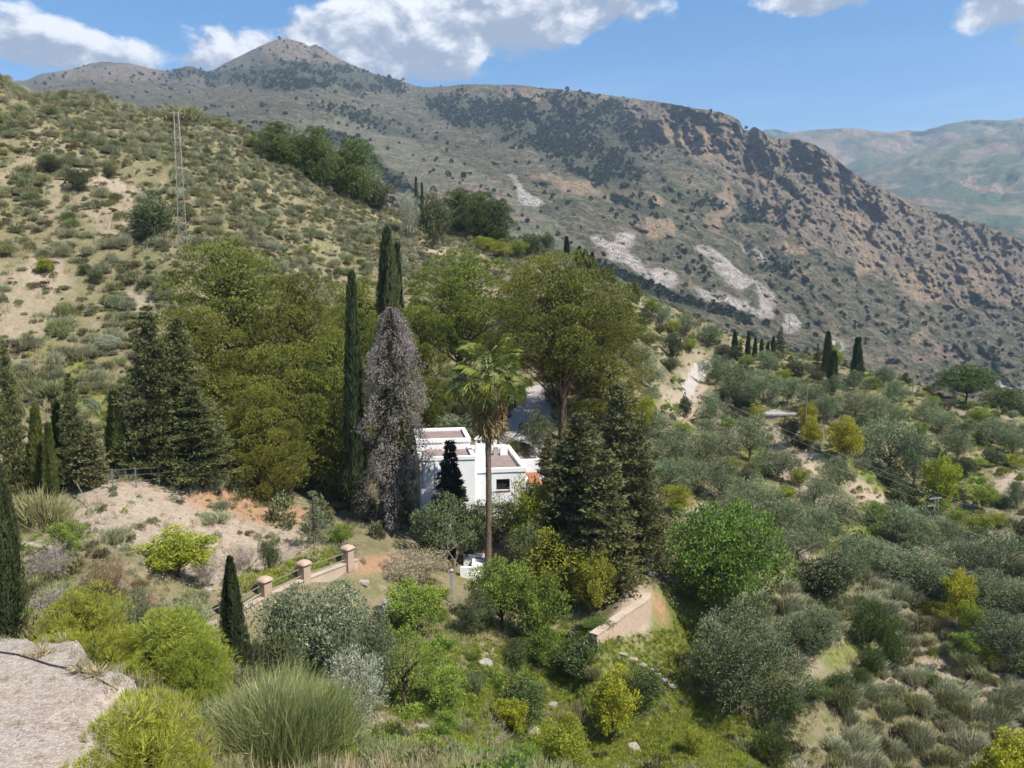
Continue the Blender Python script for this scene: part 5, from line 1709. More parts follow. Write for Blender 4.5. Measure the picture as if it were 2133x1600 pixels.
# ------------------------------------------------------------------ scrub, grass and mountain trees
def scatter_stuff(name, P, rot, scl, vid, meshes):
    """one object of uncountable growth: points that carry instances of a few plants"""
    me = bpy.data.meshes.new(name)
    P = np.asarray(P, np.float32)
    me.vertices.add(len(P))
    me.vertices.foreach_set('co', P.ravel())
    for nm, typ, arr in (('rot', 'FLOAT_VECTOR', np.stack([0 * rot, 0 * rot, rot], -1)), ('scl', 'FLOAT_VECTOR', scl)):
        at = me.attributes.new(nm, typ, 'POINT')
        at.data.foreach_set('vector', np.asarray(arr, np.float32).ravel())
    at = me.attributes.new('vid', 'INT', 'POINT')
    at.data.foreach_set('value', np.asarray(vid, np.int32))
    o = link(name, me)
    tag(o, kind='stuff')
    g = bpy.data.node_groups.new(name + '_growth', 'GeometryNodeTree')
    g.interface.new_socket('Geometry', in_out='INPUT', socket_type='NodeSocketGeometry')
    g.interface.new_socket('Geometry', in_out='OUTPUT', socket_type='NodeSocketGeometry')
    N = NT(g)
    gi = N.n('NodeGroupInput')
    go = N.n('NodeGroupOutput')

    def named(nm, typ):
        a = N.n('GeometryNodeInputNamedAttribute', data_type=typ)
        a.inputs[0].default_value = nm
        return a.outputs[0]
    r = named('rot', 'FLOAT_VECTOR')
    s = named('scl', 'FLOAT_VECTOR')
    v = named('vid', 'INT')
    join = N.n('GeometryNodeJoinGeometry')
    for i, m in enumerate(meshes):
        src = bpy.data.objects.new(name + '_plant', m)
        oi = N.n('GeometryNodeObjectInfo')
        oi.inputs['Object'].default_value = src
        oi.inputs['As Instance'].default_value = True
        c = N.n('FunctionNodeCompare', data_type='INT', operation='EQUAL')
        ins = [k for k in c.inputs if k.enabled]
        g.links.new(v, ins[0])
        ins[1].default_value = i
        ip = N.n('GeometryNodeInstanceOnPoints')
        g.links.new(gi.outputs[0], ip.inputs['Points'])
        g.links.new(c.outputs[0], ip.inputs['Selection'])
        g.links.new(oi.outputs['Geometry'], ip.inputs['Instance'])
        er = N.n('FunctionNodeEulerToRotation')
        g.links.new(r, er.inputs[0])
        g.links.new(er.outputs[0], ip.inputs['Rotation'])
        g.links.new(s, ip.inputs['Scale'])
        g.links.new(ip.outputs[0], join.inputs[0])
    g.links.new(join.outputs[0], go.inputs[0])
    md = o.modifiers.new('growth', 'NODES')
    md.node_group = g
    return o


rng = np.random.default_rng(77)
# candidate ground points: random cells of the terrain grid, jittered, with their area as weight
_area = np.abs(np.gradient(TX, axis=1) * np.gradient(TY, axis=0))
_vis = (TPX > -160) & (TPX < 2300) & (TPY > 120) & (TPY < 1720) & (TY > 13)
_zb = [blur(zone[..., k], 2) for k in range(3)]
_placed = np.array(placed)


def sample(weight, n, rng):
    w = (_area * weight * _vis).ravel()
    w = w / w.sum()
    idx = rng.choice(len(w), n, p=w)
    x = TX.ravel()[idx]
    y = TY.ravel()[idx]
    c = np.sqrt(_area.ravel()[idx])
    x = x + rng.uniform(-0.5, 0.5, n) * c
    y = y + rng.uniform(-0.5, 0.5, n) * c
    return np.stack([x, y, height(x, y)], -1)


def keepout(P, terrace=True):
    px, py = proj(P[:, 0], P[:, 1], P[:, 2])
    k = yard_w(P[:, 0], P[:, 1]) < 0.15
    for z in (Z_DRIVE[0], Z_TRACK[0]):
        k &= ~inpoly(px, py, z)
    if terrace:
        k &= ~inpoly(px, py, [(1640, 1410), (1735, 1352), (1795, 1280), (1845, 1330), (1790, 1400), (1680, 1445)])
    k &= ~((np.abs(P[:, 0] + 1.0) < 8.5) & (P[:, 1] > 60.5) & (P[:, 1] < 80))
    # the level drive behind the long wall
    k &= ~((np.abs((P[:, 0] + 13.0) + (P[:, 1] - 47.0) * -0.72) < 1.6) & (P[:, 1] > 39) & (P[:, 1] < 57))
    # stone wall terrace
    k &= ~inpoly(px, py, [(1215, 1315), (1330, 1235), (1405, 1240), (1400, 1310), (1280, 1330)])
    return P[k]


left_hill = sst(1330 - TPX, 0, 60) * sst(TY, 60, 72) * (1 - 0.25 * _zb[0])
patchy = sst(fbm(TX * 0.07, TY * 0.07, 4, 611), -0.35, 0.15)
bank = sst(760 - TPX, 0, 60) * sst(TY, 33, 40) * (1 - sst(TY, 58, 66)) * (1 - 0.75 * _zb[0])
right = sst(TPX - 1290, 0, 60) * sst(TY, 60, 80)
lowright = sst(TPX - 1560, 0, 120) * sst(TPY - 1150, 0, 120)
garden = sst(TPX - 760, 0, 60) * (1 - sst(TPX, 1600, 1700)) * sst(TPY - 1270, 0, 40)
fore = sst(TPX - 250, 0, 60) * (1 - sst(TY, 27, 32)) * (1 - sst(TPX, 1300, 1500))
bushes = []      # (kind group, mesh list, points, width range, height/width range)


def bush_set(weight, n, kinds, smin, smax, zone_name):
    P = keepout(sample(weight, n, rng))
    k = len(P)
    kid = rng.choice(len(kinds), k, p=np.array([q[1] for q in kinds]) / sum(q[1] for q in kinds))
    s = smin * (smax / smin) ** rng.random(k) ** 1.4
    for j in range(len(kinds)):
        m = kid == j
        bushes.append((kinds[j][0], P[m], s[m], zone_name))


MIXL = [('scrub_bush', 0.50), ('broom_bush', 0.12), ('grey_broom', 0.20), ('sage_bush', 0.14), ('dark_bush', 0.05)]
bush_set(left_hill * (0.35 + 0.8 * patchy), 46000, MIXL, 0.26, 0.95, 'on the dry left hillside')
bush_set(bank, 420, [('scrub_bush', 0.3), ('sage_bush', 0.6), ('grey_broom', 0.05)], 0.2, 0.6, 'on the pale bank above the long wall')
bush_set(right * (0.4 + 0.6 * patchy) * (1 - 0.5 * _zb[0]), 6500, [('scrub_bush', 0.55), ('grey_broom', 0.06), ('sage_bush', 0.12), ('dark_bush', 0.28)], 0.25, 0.8, 'on the right hillside among the olives')
bush_set(lowright * (1 - 0.5 * _zb[2]), 4600, [('grey_broom', 0.6), ('broom_bush', 0.2), ('scrub_bush', 0.2), ('sage_bush', 0.1)], 0.3, 0.95, 'on the scrubby slope at lower right')
bush_set(garden * (1 - 0.7 * _zb[2]), 260, [('scrub_bush', 0.5), ('sage_bush', 0.4), ('broom_bush', 0.15)], 0.3, 0.75, 'in the rough garden below the house')
neartangle = sst(820 - TPX, 0, 80) * sst(TY, 24, 27) * (1 - sst(TY, 38, 43)) * sst(TPX, 0, 20)
bush_set(neartangle, 330, [('scrub_bush', 0.42), ('leafy_bush', 0.32), ('broom_bush', 0.16), ('sage_bush', 0.1)], 0.35, 0.95, 'in the tangle behind the gravel yard')
bush_set(garden * sst(1250 - TPX, 0, 300) * (1 - 0.4 * _zb[2]), 90, [('leafy_bush', 1.0)], 0.45, 1.0, 'in the rough garden below the house')
bush_set(right * (1 - 0.5 * _zb[0]), 420, [('leafy_bush', 1.0)], 0.7, 1.5, 'on the right hillside among the olives')
bush_set(sst(TPX, 380, 450) * (1 - sst(TPX, 780, 860)) * sst(TY, 59, 63) * (1 - sst(TY, 84, 90)), 50, [('leafy_bush', 0.3), ('dark_bush', 0.7)], 0.7, 1.5, 'added to darken the pine grove floor')  # unseen bushes added to deepen the shade between the trunks
bush_set(fore, 150, [('scrub_bush', 0.35), ('broom_bush', 0.4), ('sage_bush', 0.25)], 0.25, 0.6, 'on the near bank at the foot of the photo')
BUSH_TEXT = {'scrub_bush': ('olive-brown scrub bush', 'scrub_bush'), 'broom_bush': ('green feathery broom bush', 'broom_shrub'), 'grey_broom': ('pale windswept broom bush', 'broom_shrub'),
             'sage_bush': ('low grey-green sage bush', 'sage_bush'), 'dark_bush': ('small dark leafy bush', 'dark_bush'), 'leafy_bush': ('fresh green leafy bush', 'leafy_bush')}
BUSH_STUFF = {'scrub_bush': 'scrub', 'broom_bush': 'broom_scrub', 'grey_broom': 'pale_broom_scrub', 'sage_bush': 'sage_scrub', 'dark_bush': 'dark_scrub', 'leafy_bush': 'leafy_scrub'}
BUSH_MAX = {'scrub_bush': 250, 'broom_bush': 110, 'grey_broom': 130, 'sage_bush': 170, 'dark_bush': 150, 'leafy_bush': 250}
for kind in BUSH_TEXT:
    P = np.concatenate([b[1] for b in bushes if b[0] == kind])
    s = np.concatenate([b[2] for b in bushes if b[0] == kind])
    zn = np.concatenate([[b[3]] * len(b[1]) for b in bushes if b[0] == kind])
    vs = PLANTS[kind]
    vid = rng.integers(0, len(vs), len(P))
    rot = rng.random(len(P)) * 6.283
    hz = rng.uniform(0.75, 1.3, len(P))
    if kind in ('grey_broom', 'broom_bush'):
        rot = rng.normal(size=len(P)) * 0.5
    px, py = proj(P[:, 0], P[:, 1], P[:, 2])
    # largest in the picture: each its own object
    app = s / P[:, 1] * ((px > 5) & (px < 2125) & (py < 1590) & (py > 150))
    order = np.argsort(-app)
    top = order[:BUSH_MAX[kind]]
    txt, nm = BUSH_TEXT[kind]
    for i in top:
        v = vs[vid[i]]
        o = link(nm, v['crown'], None, P[i], (0, 0, rot[i]), (s[i], s[i], s[i] * hz[i]))
        tag(o, txt + ' ' + zn[i], 'bush', kind.replace('_', ' ') + ' plants ' + zn[i])
    rest = order[BUSH_MAX[kind]:]
    scatter_stuff(BUSH_STUFF[kind], P[rest], rot[rest], np.stack([s[rest], s[rest], s[rest] * hz[rest]], -1), vid[rest], [v['crown'] for v in vs])


def tufts(name, sets, kind):
    P, s = [], []
    for wgt, n, a, b in sets:
        q = keepout(sample(wgt, n, rng), False)
        P.append(q)
        s.append(a * (b / a) ** rng.random(len(q)))
    P = np.concatenate(P)
    s = np.concatenate(s)
    vs = PLANTS[kind]
    scatter_stuff(name, P, rng.random(len(P)) * 6.283, np.stack([s, s, s * rng.uniform(0.7, 1.3, len(P))], -1), rng.integers(0, len(vs), len(P)), [v['crown'] for v in vs])


tufts('dry_grass', [(left_hill, 16000, 0.6, 1.5), (right * (1 - 0.4 * _zb[0]), 8000, 0.5, 1.2), (bank, 1200, 0.3, 0.8), (lowright, 3500, 0.5, 1.2), (garden * (1 - 0.75 * _zb[2]), 1800, 0.3, 0.7),
                    (fore, 1500, 0.35, 0.9)], 'grass_tuft')
tufts('green_grass', [(garden * (0.25 + _zb[2]), 24000, 0.16, 0.5), (right * _zb[2], 7000, 0.5, 1.1), (left_hill * _zb[2], 900, 0.7, 1.3), (left_hill * patchy, 4500, 0.5, 1.0), (bank * _zb[2], 900, 0.3, 0.6), (lowright, 1500, 0.4, 0.9)], 'green_tuft')
tufts('herbs', [(garden, 1300, 0.2, 0.7), (right * (0.3 + _zb[2]), 1600, 0.5, 1.1), (fore, 250, 0.3, 0.6), (bank, 300, 0.3, 0.7)], 'herb_clump')

# trees of the far mountain: the 280 largest in view singly, the rest as one far wood
def blob_tree(name, seed, mat, tall=1.0):
    rg = np.random.default_rng(seed)
    n = 70
    d = rdir(rg, n)
    P = d * np.array((0.42, 0.42, 0.42 * tall)) * (0.7 + 0.3 * rg.random((n, 1))) + np.array((0, 0, 0.48 * tall))
    lv = Leaves()
    lv.add(P - d * 0.12, d * 0.6 + rdir(rg, n) * 0.6 + np.array((0, 0, 0.3)), 0.42, 0.34, 0.4 + 0.35 * d[:, 2] + rg.normal(size=n) * 0.15, rg)
    return lv.mesh(name, mat)


G_FAR = leaf_mat('mountain_tree_leaves', (0.030, 0.045, 0.024), (0.075, 0.09, 0.045), 0.05, val_var=0.4)
FARM = [blob_tree('mountain_tree', 301 + k, G_FAR, (1.0, 0.85, 1.25)[k]) for k in range(3)]
fd = 0.04 + 1.6 * blur(m_forest, 4) * sst(fbm(MPX * 0.03, MPY * 0.05, 4, 640), -0.35, 0.1) + 0.02 * rk + 0.9 * blur(m_cloud_shade, 2) - 0.9 * m_white - 0.15 * m_orange
fd = fd * (0.5 + 0.9 * sst(fbm(MPX * 0.012, MPY * 0.018, 4, 655), -0.2, 0.3))
fd = np.clip(fd, 0, None) * (MPX > -120) * (MPX < 2300) * sst(MPY - _cr[None, :], 0.0, 3)
fd[-1, :] = 0
pxarea = np.abs(np.gradient(MPX, axis=1) * np.gradient(MPY, axis=0))
w = (fd * pxarea).ravel()
idx = rng.choice(len(w), 6000, p=w / w.sum())
P = np.stack([MX.ravel()[idx], MY.ravel()[idx], MZ.ravel()[idx]], -1)
P = P + rng.normal(size=P.shape) * np.array((3.0, 3.0, 0)) * (P[:, 1:2] / 1500)
s = rng.uniform(2.6, 6.2, len(P)) * (0.6 + 0.4 * P[:, 1] / 1500)
P[:, 2] -= s * 0.08
lone = rng.random(len(P)) < 0.16
s[lone] *= 1.45
vid = rng.integers(0, 3, len(P))
rot = rng.random(len(P)) * 6.28
px, py = proj(P[:, 0], P[:, 1], P[:, 2])
ridge_y = pl(px, [(a, b) for a, b, _ in RIDGE]) - 8
app = s / P[:, 1] * ((px > 5) & (px < 2120) & (py < ridge_y))
order = np.argsort(-app)
for i in order[:280]:
    o = link('mountain_tree', FARM[vid[i]], None, P[i], (0, 0, rot[i]), (s[i], s[i], s[i]))
    tag(o, 'dark rounded tree standing as a dot on the far mountain slope', 'tree', 'single trees on the far mountain')
rest = order[280:]
scatter_stuff('far_wood', P[rest], rot[rest], np.repeat(s[rest][:, None], 3, 1), vid[rest], FARM)

# ------------------------------------------------------------------ house, walls, masts and the small built things
M_WHITE = solid_mat('limewash', (0.87, 0.86, 0.83), (0.82, 0.81, 0.78), 0.6, 0.9, 0.1, 0.25, 0.03, stain=(0.70, 0.67, 0.62))
M_ROOF = solid_mat('roof_gravel', (0.30, 0.225, 0.20), (0.235, 0.18, 0.165), 1.2, 0.95, 0.1, 0.5, 0.02, stain=(0.22, 0.17, 0.12), bscale=40)
M_TERRA = solid_mat('terracotta', (0.42, 0.19, 0.10), (0.33, 0.15, 0.085), 2.5, 0.85, 0.15, 0.3, 0.02, stain=(0.25, 0.14, 0.09))
M_GLASS = solid_mat('window_glass', (0.03, 0.035, 0.04), (0.02, 0.022, 0.025), 1.0, 0.08, 0.6, 0.02, 0.005)
M_DARKWOOD = solid_mat('dark_timber', (0.055, 0.04, 0.03), (0.035, 0.028, 0.022), 3.0, 0.8, 0.2, 0.4, 0.01)
M_IRON = solid_mat('black_iron', (0.025, 0.025, 0.027), (0.04, 0.038, 0.036), 4.0, 0.55, 0.4, 0.2, 0.005)
M_STUCCO = solid_mat('buff_stucco', (0.50, 0.39, 0.285), (0.42, 0.33, 0.245), 0.9, 0.95, 0.1, 0.4, 0.02, stain=(0.33, 0.255, 0.19))
M_PILLAR = solid_mat('pillar_stucco', (0.46, 0.335, 0.245), (0.39, 0.285, 0.21), 1.6, 0.95, 0.1, 0.4, 0.02, stain=(0.30, 0.21, 0.155))
M_CONC = solid_mat('grey_concrete', (0.40, 0.375, 0.34), (0.32, 0.30, 0.275), 1.2, 0.95, 0.1, 0.35, 0.02, stain=(0.25, 0.23, 0.21))
M_GALV = solid_mat('galvanised_steel', (0.25, 0.23, 0.19), (0.20, 0.185, 0.155), 3.0, 0.6, 0.3, 0.1, 0.005, stain=(0.36, 0.29, 0.22))
M_POST = solid_mat('fence_post', (0.20, 0.20, 0.17), (0.15, 0.15, 0.13), 3.0, 0.8, 0.2, 0.1, 0.005)
M_WIRE = solid_mat('cable', (0.42, 0.41, 0.39), (0.36, 0.35, 0.34), 1.0, 0.6, 0.3, 0.0, 0.001)
M_WOOD = solid_mat('pole_timber', (0.26, 0.20, 0.15), (0.19, 0.15, 0.115), 1.5, 0.9, 0.1, 0.4, 0.01)
M_HOSE = solid_mat('black_hose', (0.035, 0.03, 0.028), (0.06, 0.05, 0.045), 2.0, 0.7, 0.3, 0.1, 0.005)
M_ROCK = solid_mat('pale_stone', (0.38, 0.33, 0.26), (0.28, 0.245, 0.20), 2.0, 0.95, 0.1, 0.6, 0.05, stain=(0.28, 0.24, 0.18))
M_BRICK = solid_mat('brick_red', (0.40, 0.20, 0.12), (0.32, 0.16, 0.10), 5.0, 0.9, 0.1, 0.4, 0.02)


def stone_wall_mat():
    m, N, out = new_mat('rubble_stone')
    tc = N.n('ShaderNodeTexCoord')
    v = tc.outputs['Object']
    vo = N.n('ShaderNodeTexVoronoi')
    vo.feature = 'DISTANCE_TO_EDGE'
    vo.inputs['Scale'].default_value = 5.5
    N.put(vo.inputs['Vector'], v)
    vc = N.n('ShaderNodeTexVoronoi')
    vc.inputs['Scale'].default_value = 5.5
    N.put(vc.inputs['Vector'], v)
    sc = N.n('ShaderNodeSeparateColor')
    N.t.links.new(vc.outputs['Color'], sc.inputs[0])
    stone = N.mix(sc.outputs[0], (0.50, 0.36, 0.24), (0.42, 0.33, 0.25))
    stone = N.mix(N.m('MULTIPLY', sc.outputs[1], 0.4), stone, (0.55, 0.42, 0.31))
    stone = N.mix(N.ss(N.noise(v, 4.0, 5, 0.6), 0.4, 0.7), stone, (0.40, 0.28, 0.19))
    col = N.mix(N.ss(vo.outputs['Distance'], 0.02, 0.09), (0.43, 0.33, 0.24), stone)
    bsdf(N, out, col, 0.95, 0.1, N.m('ADD', N.ss(vo.outputs['Distance'], 0.0, 0.12), N.m('MULTIPLY', N.noise(v, 14, 4), 0.6)), 0.4, 0.05)
    return m


M_STONE = stone_wall_mat()


def tile_floor_mat():
    m, N, out = new_mat('patio_tiles')
    tc = N.n('ShaderNodeTexCoord')
    br = N.n('ShaderNodeTexBrick')
    N.put(br.inputs['Vector'], tc.outputs['Object'])
    br.offset = 0.0
    br.inputs['Color1'].default_value = (0.36, 0.20, 0.13, 1)
    br.inputs['Color2'].default_value = (0.29, 0.16, 0.11, 1)
    br.inputs['Mortar'].default_value = (0.33, 0.27, 0.22, 1)
    br.inputs['Scale'].default_value = 1.0
    br.inputs['Mortar Size'].default_value = 0.015
    br.inputs['Brick Width'].default_value = 0.33
    br.inputs['Row Height'].default_value = 0.33
    bsdf(N, out, N.mix(0.35, br.outputs[0], N.mix(N.noise(tc.outputs['Object'], 2.0, 5), (0.2, 0.12, 0.08), (0.45, 0.3, 0.22))), 0.85, 0.2, br.outputs['Fac'], 0.3, 0.01)
    return m


M_TILEFLOOR = tile_floor_mat()


class Box:
    def __init__(self):
        self.v, self.q, self.n = [], [], 0

    def box(self, x0, x1, y0, y1, z0, z1, taper=0.0):
        v = np.array([(x, y, z) for z in (z0, z1) for y in (y0, y1) for x in (x0, x1)], float)
        if taper:
            c = v[4:, :2].mean(0)
            v[4:, :2] = c + (v[4:, :2] - c) * (1 - taper)
        self.v.append(v)
        self.q.append(np.array([(0, 2, 3, 1), (4, 5, 7, 6), (0, 1, 5, 4), (2, 6, 7, 3), (0, 4, 6, 2), (1, 3, 7, 5)]) + self.n)
        self.n += 8
        return self

    def poly(self, v, q):
        self.v.append(np.asarray(v, float))
        self.q.append(np.asarray(q) + self.n)
        self.n += len(v)
        return self

    def prism(self, pts, z0, z1):
        """quads strip walls plus caps for a convex 4-gon"""
        pts = np.asarray(pts, float)
        n = len(pts)
        v = np.concatenate([np.c_[pts, np.full(n, z0)], np.c_[pts, np.full(n, z1)]])
        q = [(i, (i + 1) % n, n + (i + 1) % n, n + i) for i in range(n)]
        if n == 4:
            q += [(3, 2, 1, 0), (4, 5, 6, 7)]
        return self.poly(v, q)

    def dome(self, x, y, z, rx, ry, h, nseg=14, rows=6, p=2.0):
        """square-footed dome cap"""
        vs = []
        for r in range(rows):
            t = r / (rows - 1)
            s = math.cos(t * math.pi / 2) ** (2 / p)
            zz = z + h * math.sin(t * math.pi / 2)
            for k in range(nseg):
                a = 2 * math.pi * k / nseg + math.pi / 4
                ca, sa = math.cos(a), math.sin(a)
                e = 0.45 + 0.55 * t
                vs.append((x + rx * s * np.sign(ca) * abs(ca) ** e * 1.0, y + ry * s * np.sign(sa) * abs(sa) ** e, zz))
        q = [(r * nseg + k, r * nseg + (k + 1) % nseg, (r + 1) * nseg + (k + 1) % nseg, (r + 1) * nseg + k) for r in range(rows - 1) for k in range(nseg)]
        return self.poly(vs, q)

    def mesh(self, name, mat, smooth=False):
        return mesh_np(name, np.concatenate(self.v), quads=np.concatenate(self.q), mat=mat, smooth=smooth)


def part(name, bx, mat, parent, label=None):
    o = link(name, bx.mesh(name, mat), parent)
    if label:
        o['label'] = label
    return o


def wz(py, d):
    return ray(1066, py)[1] * d


# ---- the white house (its own axes: x to the right, y away, origin at the front corner between the blocks)
HX, HY = -3.3, 69.4
hs = thing('white_house', 'white flat-roofed house with pink gravel roofs and stepped parapets among the trees', 'house', (HX, HY, 0), math.radians(9.0))
ZP = -16.45          # top of the right block's parapet
ZL, ZU = -15.05, -14.3
# right block: walls with a real window opening
wb = Box()
zb = -22.6
wx0, wx1, wz0, wz1 = 1.95, 3.15, -18.42, -17.42
wb.box(0.0, wx0, 0, 0.35, zb, ZP - 0.35).box(wx1, 4.55, 0, 0.35, zb, ZP - 0.35).box(wx0, wx1, 0, 0.35, zb, wz0).box(wx0, wx1, 0, 0.35, wz1, ZP - 0.35)
wb.box(4.2, 4.55, 0.352, 10.0, zb, ZP - 0.35).box(0.0, 4.2, 9.65, 10.0, zb, ZP - 0.35).box(0.0, 0.35, 0.352, 9.65, zb, ZP - 0.35)
part('wall', wb, M_WHITE, hs)
pb = Box()
pb.box(-0.06, 4.62, -0.08, 0.30, ZP - 0.347, ZP).box(4.24, 4.64, 0.302, 10.0, ZP - 0.347, ZP + 0.02).box(-0.04, 4.238, 9.66, 10.02, ZP - 0.347, ZP + 0.05).box(-0.04, 0.26, 0.302, 9.658, ZP - 0.347, ZP)
part('parapet', pb, M_WHITE, hs)
part('roof', Box().box(0.26, 4.24, 0.30, 9.66, ZP - 0.5, ZP - 0.28), M_ROOF, hs)
wn = part('window', Box().box(wx0, wx1, 0.20, 0.24, wz0, wz0 + 0.07).box(wx0, wx1, 0.20, 0.24, wz1 - 0.07, wz1).box(wx0, wx0 + 0.07, 0.20, 0.24, wz0 + 0.07, wz1 - 0.07)
          .box(wx1 - 0.07, wx1, 0.20, 0.24, wz0 + 0.07, wz1 - 0.07).box((wx0 + wx1) / 2 - 0.03, (wx0 + wx1) / 2 + 0.03, 0.20, 0.24, wz0 + 0.07, wz1 - 0.07), M_DARKWOOD, hs)
part('pane', Box().box(wx0 + 0.07, wx1 - 0.07, 0.225, 0.232, wz0 + 0.07, wz1 - 0.07), M_GLASS, wn)
part('sill', Box().box(wx0 - 0.06, wx1 + 0.06, -0.08, 0.2, wz0 - 0.06, wz0 - 0.002), M_TERRA, wn)
# left block: lower front part and the raised back part
lw = Box()
dx0, dx1, dz0, dz1 = -2.95, -2.2, -17.75, -15.75
lw.box(-4.75, dx0, -0.9, -0.55, zb, ZL - 0.3).box(dx1, -0.02, -0.9, -0.55, zb, ZL - 0.3).box(dx0, dx1, -0.9, -0.55, zb, dz0).box(dx0, dx1, -0.9, -0.55, dz1, ZL - 0.3)
lw.box(-4.75, -4.4, -0.548, 8.4, zb, ZL - 0.3).box(-0.37, -0.02, -0.548, 8.4, zb, ZL - 0.3)
lw.box(-4.4, -0.37, 8.05, 8.4, zb, ZL - 0.3)
lw.box(-4.78, -0.01, 3.1, 3.4, ZL - 0.297, ZU - 0.33).box(-4.78, -4.48, 3.402, 8.4, ZL - 0.297, ZU - 0.33).box(-0.31, -0.01, 3.402, 8.4, ZL - 0.297, ZU - 0.33).box(-4.478, -0.312, 8.1, 8.4, ZL - 0.297, ZU - 0.33)
part('wall', lw, M_WHITE, hs)
lp = Box()
lp.box(-4.83, 0.05, -0.98, -0.62, ZL - 0.297, ZL).box(-4.83, -4.5, -0.618, 3.098, ZL - 0.297, ZL).box(-0.30, 0.05, -0.618, 3.098, ZL - 0.297, ZL)
lp.box(-4.86, 0.06, 3.02, 3.40, ZU - 0.327, ZU).box(-4.86, -4.5, 3.402, 8.06, ZU - 0.327, ZU).box(-0.32, 0.06, 3.402, 8.06, ZU - 0.327, ZU).box(-4.86, 0.06, 8.062, 8.44, ZU - 0.327, ZU + 0.03)
part('parapet', lp, M_WHITE, hs)
part('roof', Box().box(-4.5, -0.30, -0.62, 3.1, ZL - 0.42, ZL - 0.22), M_ROOF, hs)
part('roof', Box().box(-4.5, -0.32, 3.4, 8.06, ZU - 0.45, ZU - 0.22), M_ROOF, hs)
dr = part('door', Box().box(dx0, dx0 + 0.08, -0.72, -0.66, dz0, dz1).box(dx1 - 0.08, dx1, -0.72, -0.66, dz0, dz1).box(dx0 + 0.08, dx1 - 0.08, -0.72, -0.66, dz1 - 0.08, dz1)
          .box(dx0 + 0.08, dx1 - 0.08, -0.72, -0.66, dz0, dz0 + 0.5).box(dx0 + 0.36, dx0 + 0.40, -0.72, -0.66, dz0 + 0.5, dz1 - 0.08), M_IRON, hs)
part('pane', Box().box(dx0 + 0.08, dx1 - 0.08, -0.685, -0.675, dz0 + 0.5, dz1 - 0.08), M_GLASS, dr)
# pilasters either side of the door, lamp, balcony slab with terracotta edge
part('pilaster', Box().box(-3.42, -3.18, -1.02, -0.902, -18.6, ZL - 0.45), M_WHITE, hs)
part('pilaster', Box().box(-4.45, -4.3, -0.98, -0.902, -18.6, ZL - 0.5), M_WHITE, hs)
part('balcony_slab', Box().box(-4.75, -1.6, -1.75, -0.903, -18.05, -17.8), M_TERRA, hs)
part('balcony_wall', Box().box(-4.75, -1.6, -1.9, -1.752, -20.5, -17.55), M_WHITE, hs)
part('wall_lamp', Box().box(-3.98, -3.86, -1.05, -0.903, -16.25, -16.0, 0.2), M_IRON, hs)
# corner scupper and side vent
sc_ = Tubes()
sc_.add([(0.03, -0.18, -17.2), (0.03, -0.18, -15.75)], [0.2, 0.2], 12)
link('rain_pipe', sc_.mesh('rain_pipe', M_WHITE), hs)
part('vent', Box().box(-2.55, -2.35, 2.62, 2.82, ZL - 0.22, ZL + 0.42, 0.1), M_WHITE, hs)
# tall tapered stack with its roofed flue
c1 = Box().box(0.25, 1.35, 1.2, 1.75, ZP - 0.28, -14.45, 0.05)
c1o = part('chimney', c1, M_WHITE, hs)
fl = Box().box(0.30, 0.42, 1.24, 1.72, -14.45, -14.08).box(1.18, 1.30, 1.24, 1.72, -14.45, -14.08).box(0.74, 0.84, 1.24, 1.72, -14.45, -14.08)
part('flue', fl, M_WHITE, c1o)
cp = Box()
cp.poly([(0.20, 1.15, -14.079), (1.40, 1.15, -14.079), (1.40, 1.8, -14.079), (0.20, 1.8, -14.079), (0.80, 1.15, -13.72), (0.80, 1.8, -13.72)],
        [(0, 4, 5, 3), (4, 1, 2, 5), (3, 2, 1, 0), (0, 1, 4, 4), (2, 3, 5, 5)])
part('cap', cp, M_WHITE, c1o)
c2o = part('chimney', Box().box(2.75, 3.25, 9.0, 9.5, ZP - 0.28, -14.55), M_WHITE, hs)
part('cap', Box().box(2.7, 3.3, 8.95, 9.55, -14.548, -14.47), M_WHITE, c2o)
c3o = part('chimney', Box().box(2.62, 3.02, 6.6, 7.0, ZP - 0.28, -15.95), M_CONC, hs, 'short grey flue box on the right roof')
part('cap', Box().box(2.56, 3.08, 6.54, 7.06, -15.948, -15.86), M_WHITE, c3o)
part('roof_box', Box().box(3.25, 3.95, 6.5, 6.85, ZP - 0.28, -15.85), M_WHITE, hs)
# right wing with its low wall and a lean-to of terracotta tiles
part('wing_wall', Box().box(4.66, 8.0, 5.2, 5.5, zb, -16.95).box(4.66, 4.9, 0.6, 5.198, -20.2, -17.6), M_WHITE, hs)
tl = Tubes()
for i in range(9):
    x = 4.72 + i * 0.15
    tl.add([(x, 0.2, -18.0), (x, 2.2, -17.5)], [0.085, 0.085], 6)
o = link('tile_roof', tl.mesh('tile_roof', M_TERRA), hs)
part('tile_bed', Box().poly([(4.66, 0.2, -18.12), (6.1, 0.2, -18.12), (6.1, 2.2, -17.62), (4.66, 2.2, -17.62), (4.66, 0.2, -18.02), (6.1, 0.2, -18.02), (6.1, 2.2, -17.52), (4.66, 2.2, -17.52)],
                             [(0, 3, 2, 1), (4, 5, 6, 7), (0, 1, 5, 4), (1, 2, 6, 5), (2, 3, 7, 6), (3, 0, 4, 7)]), M_TERRA, hs)

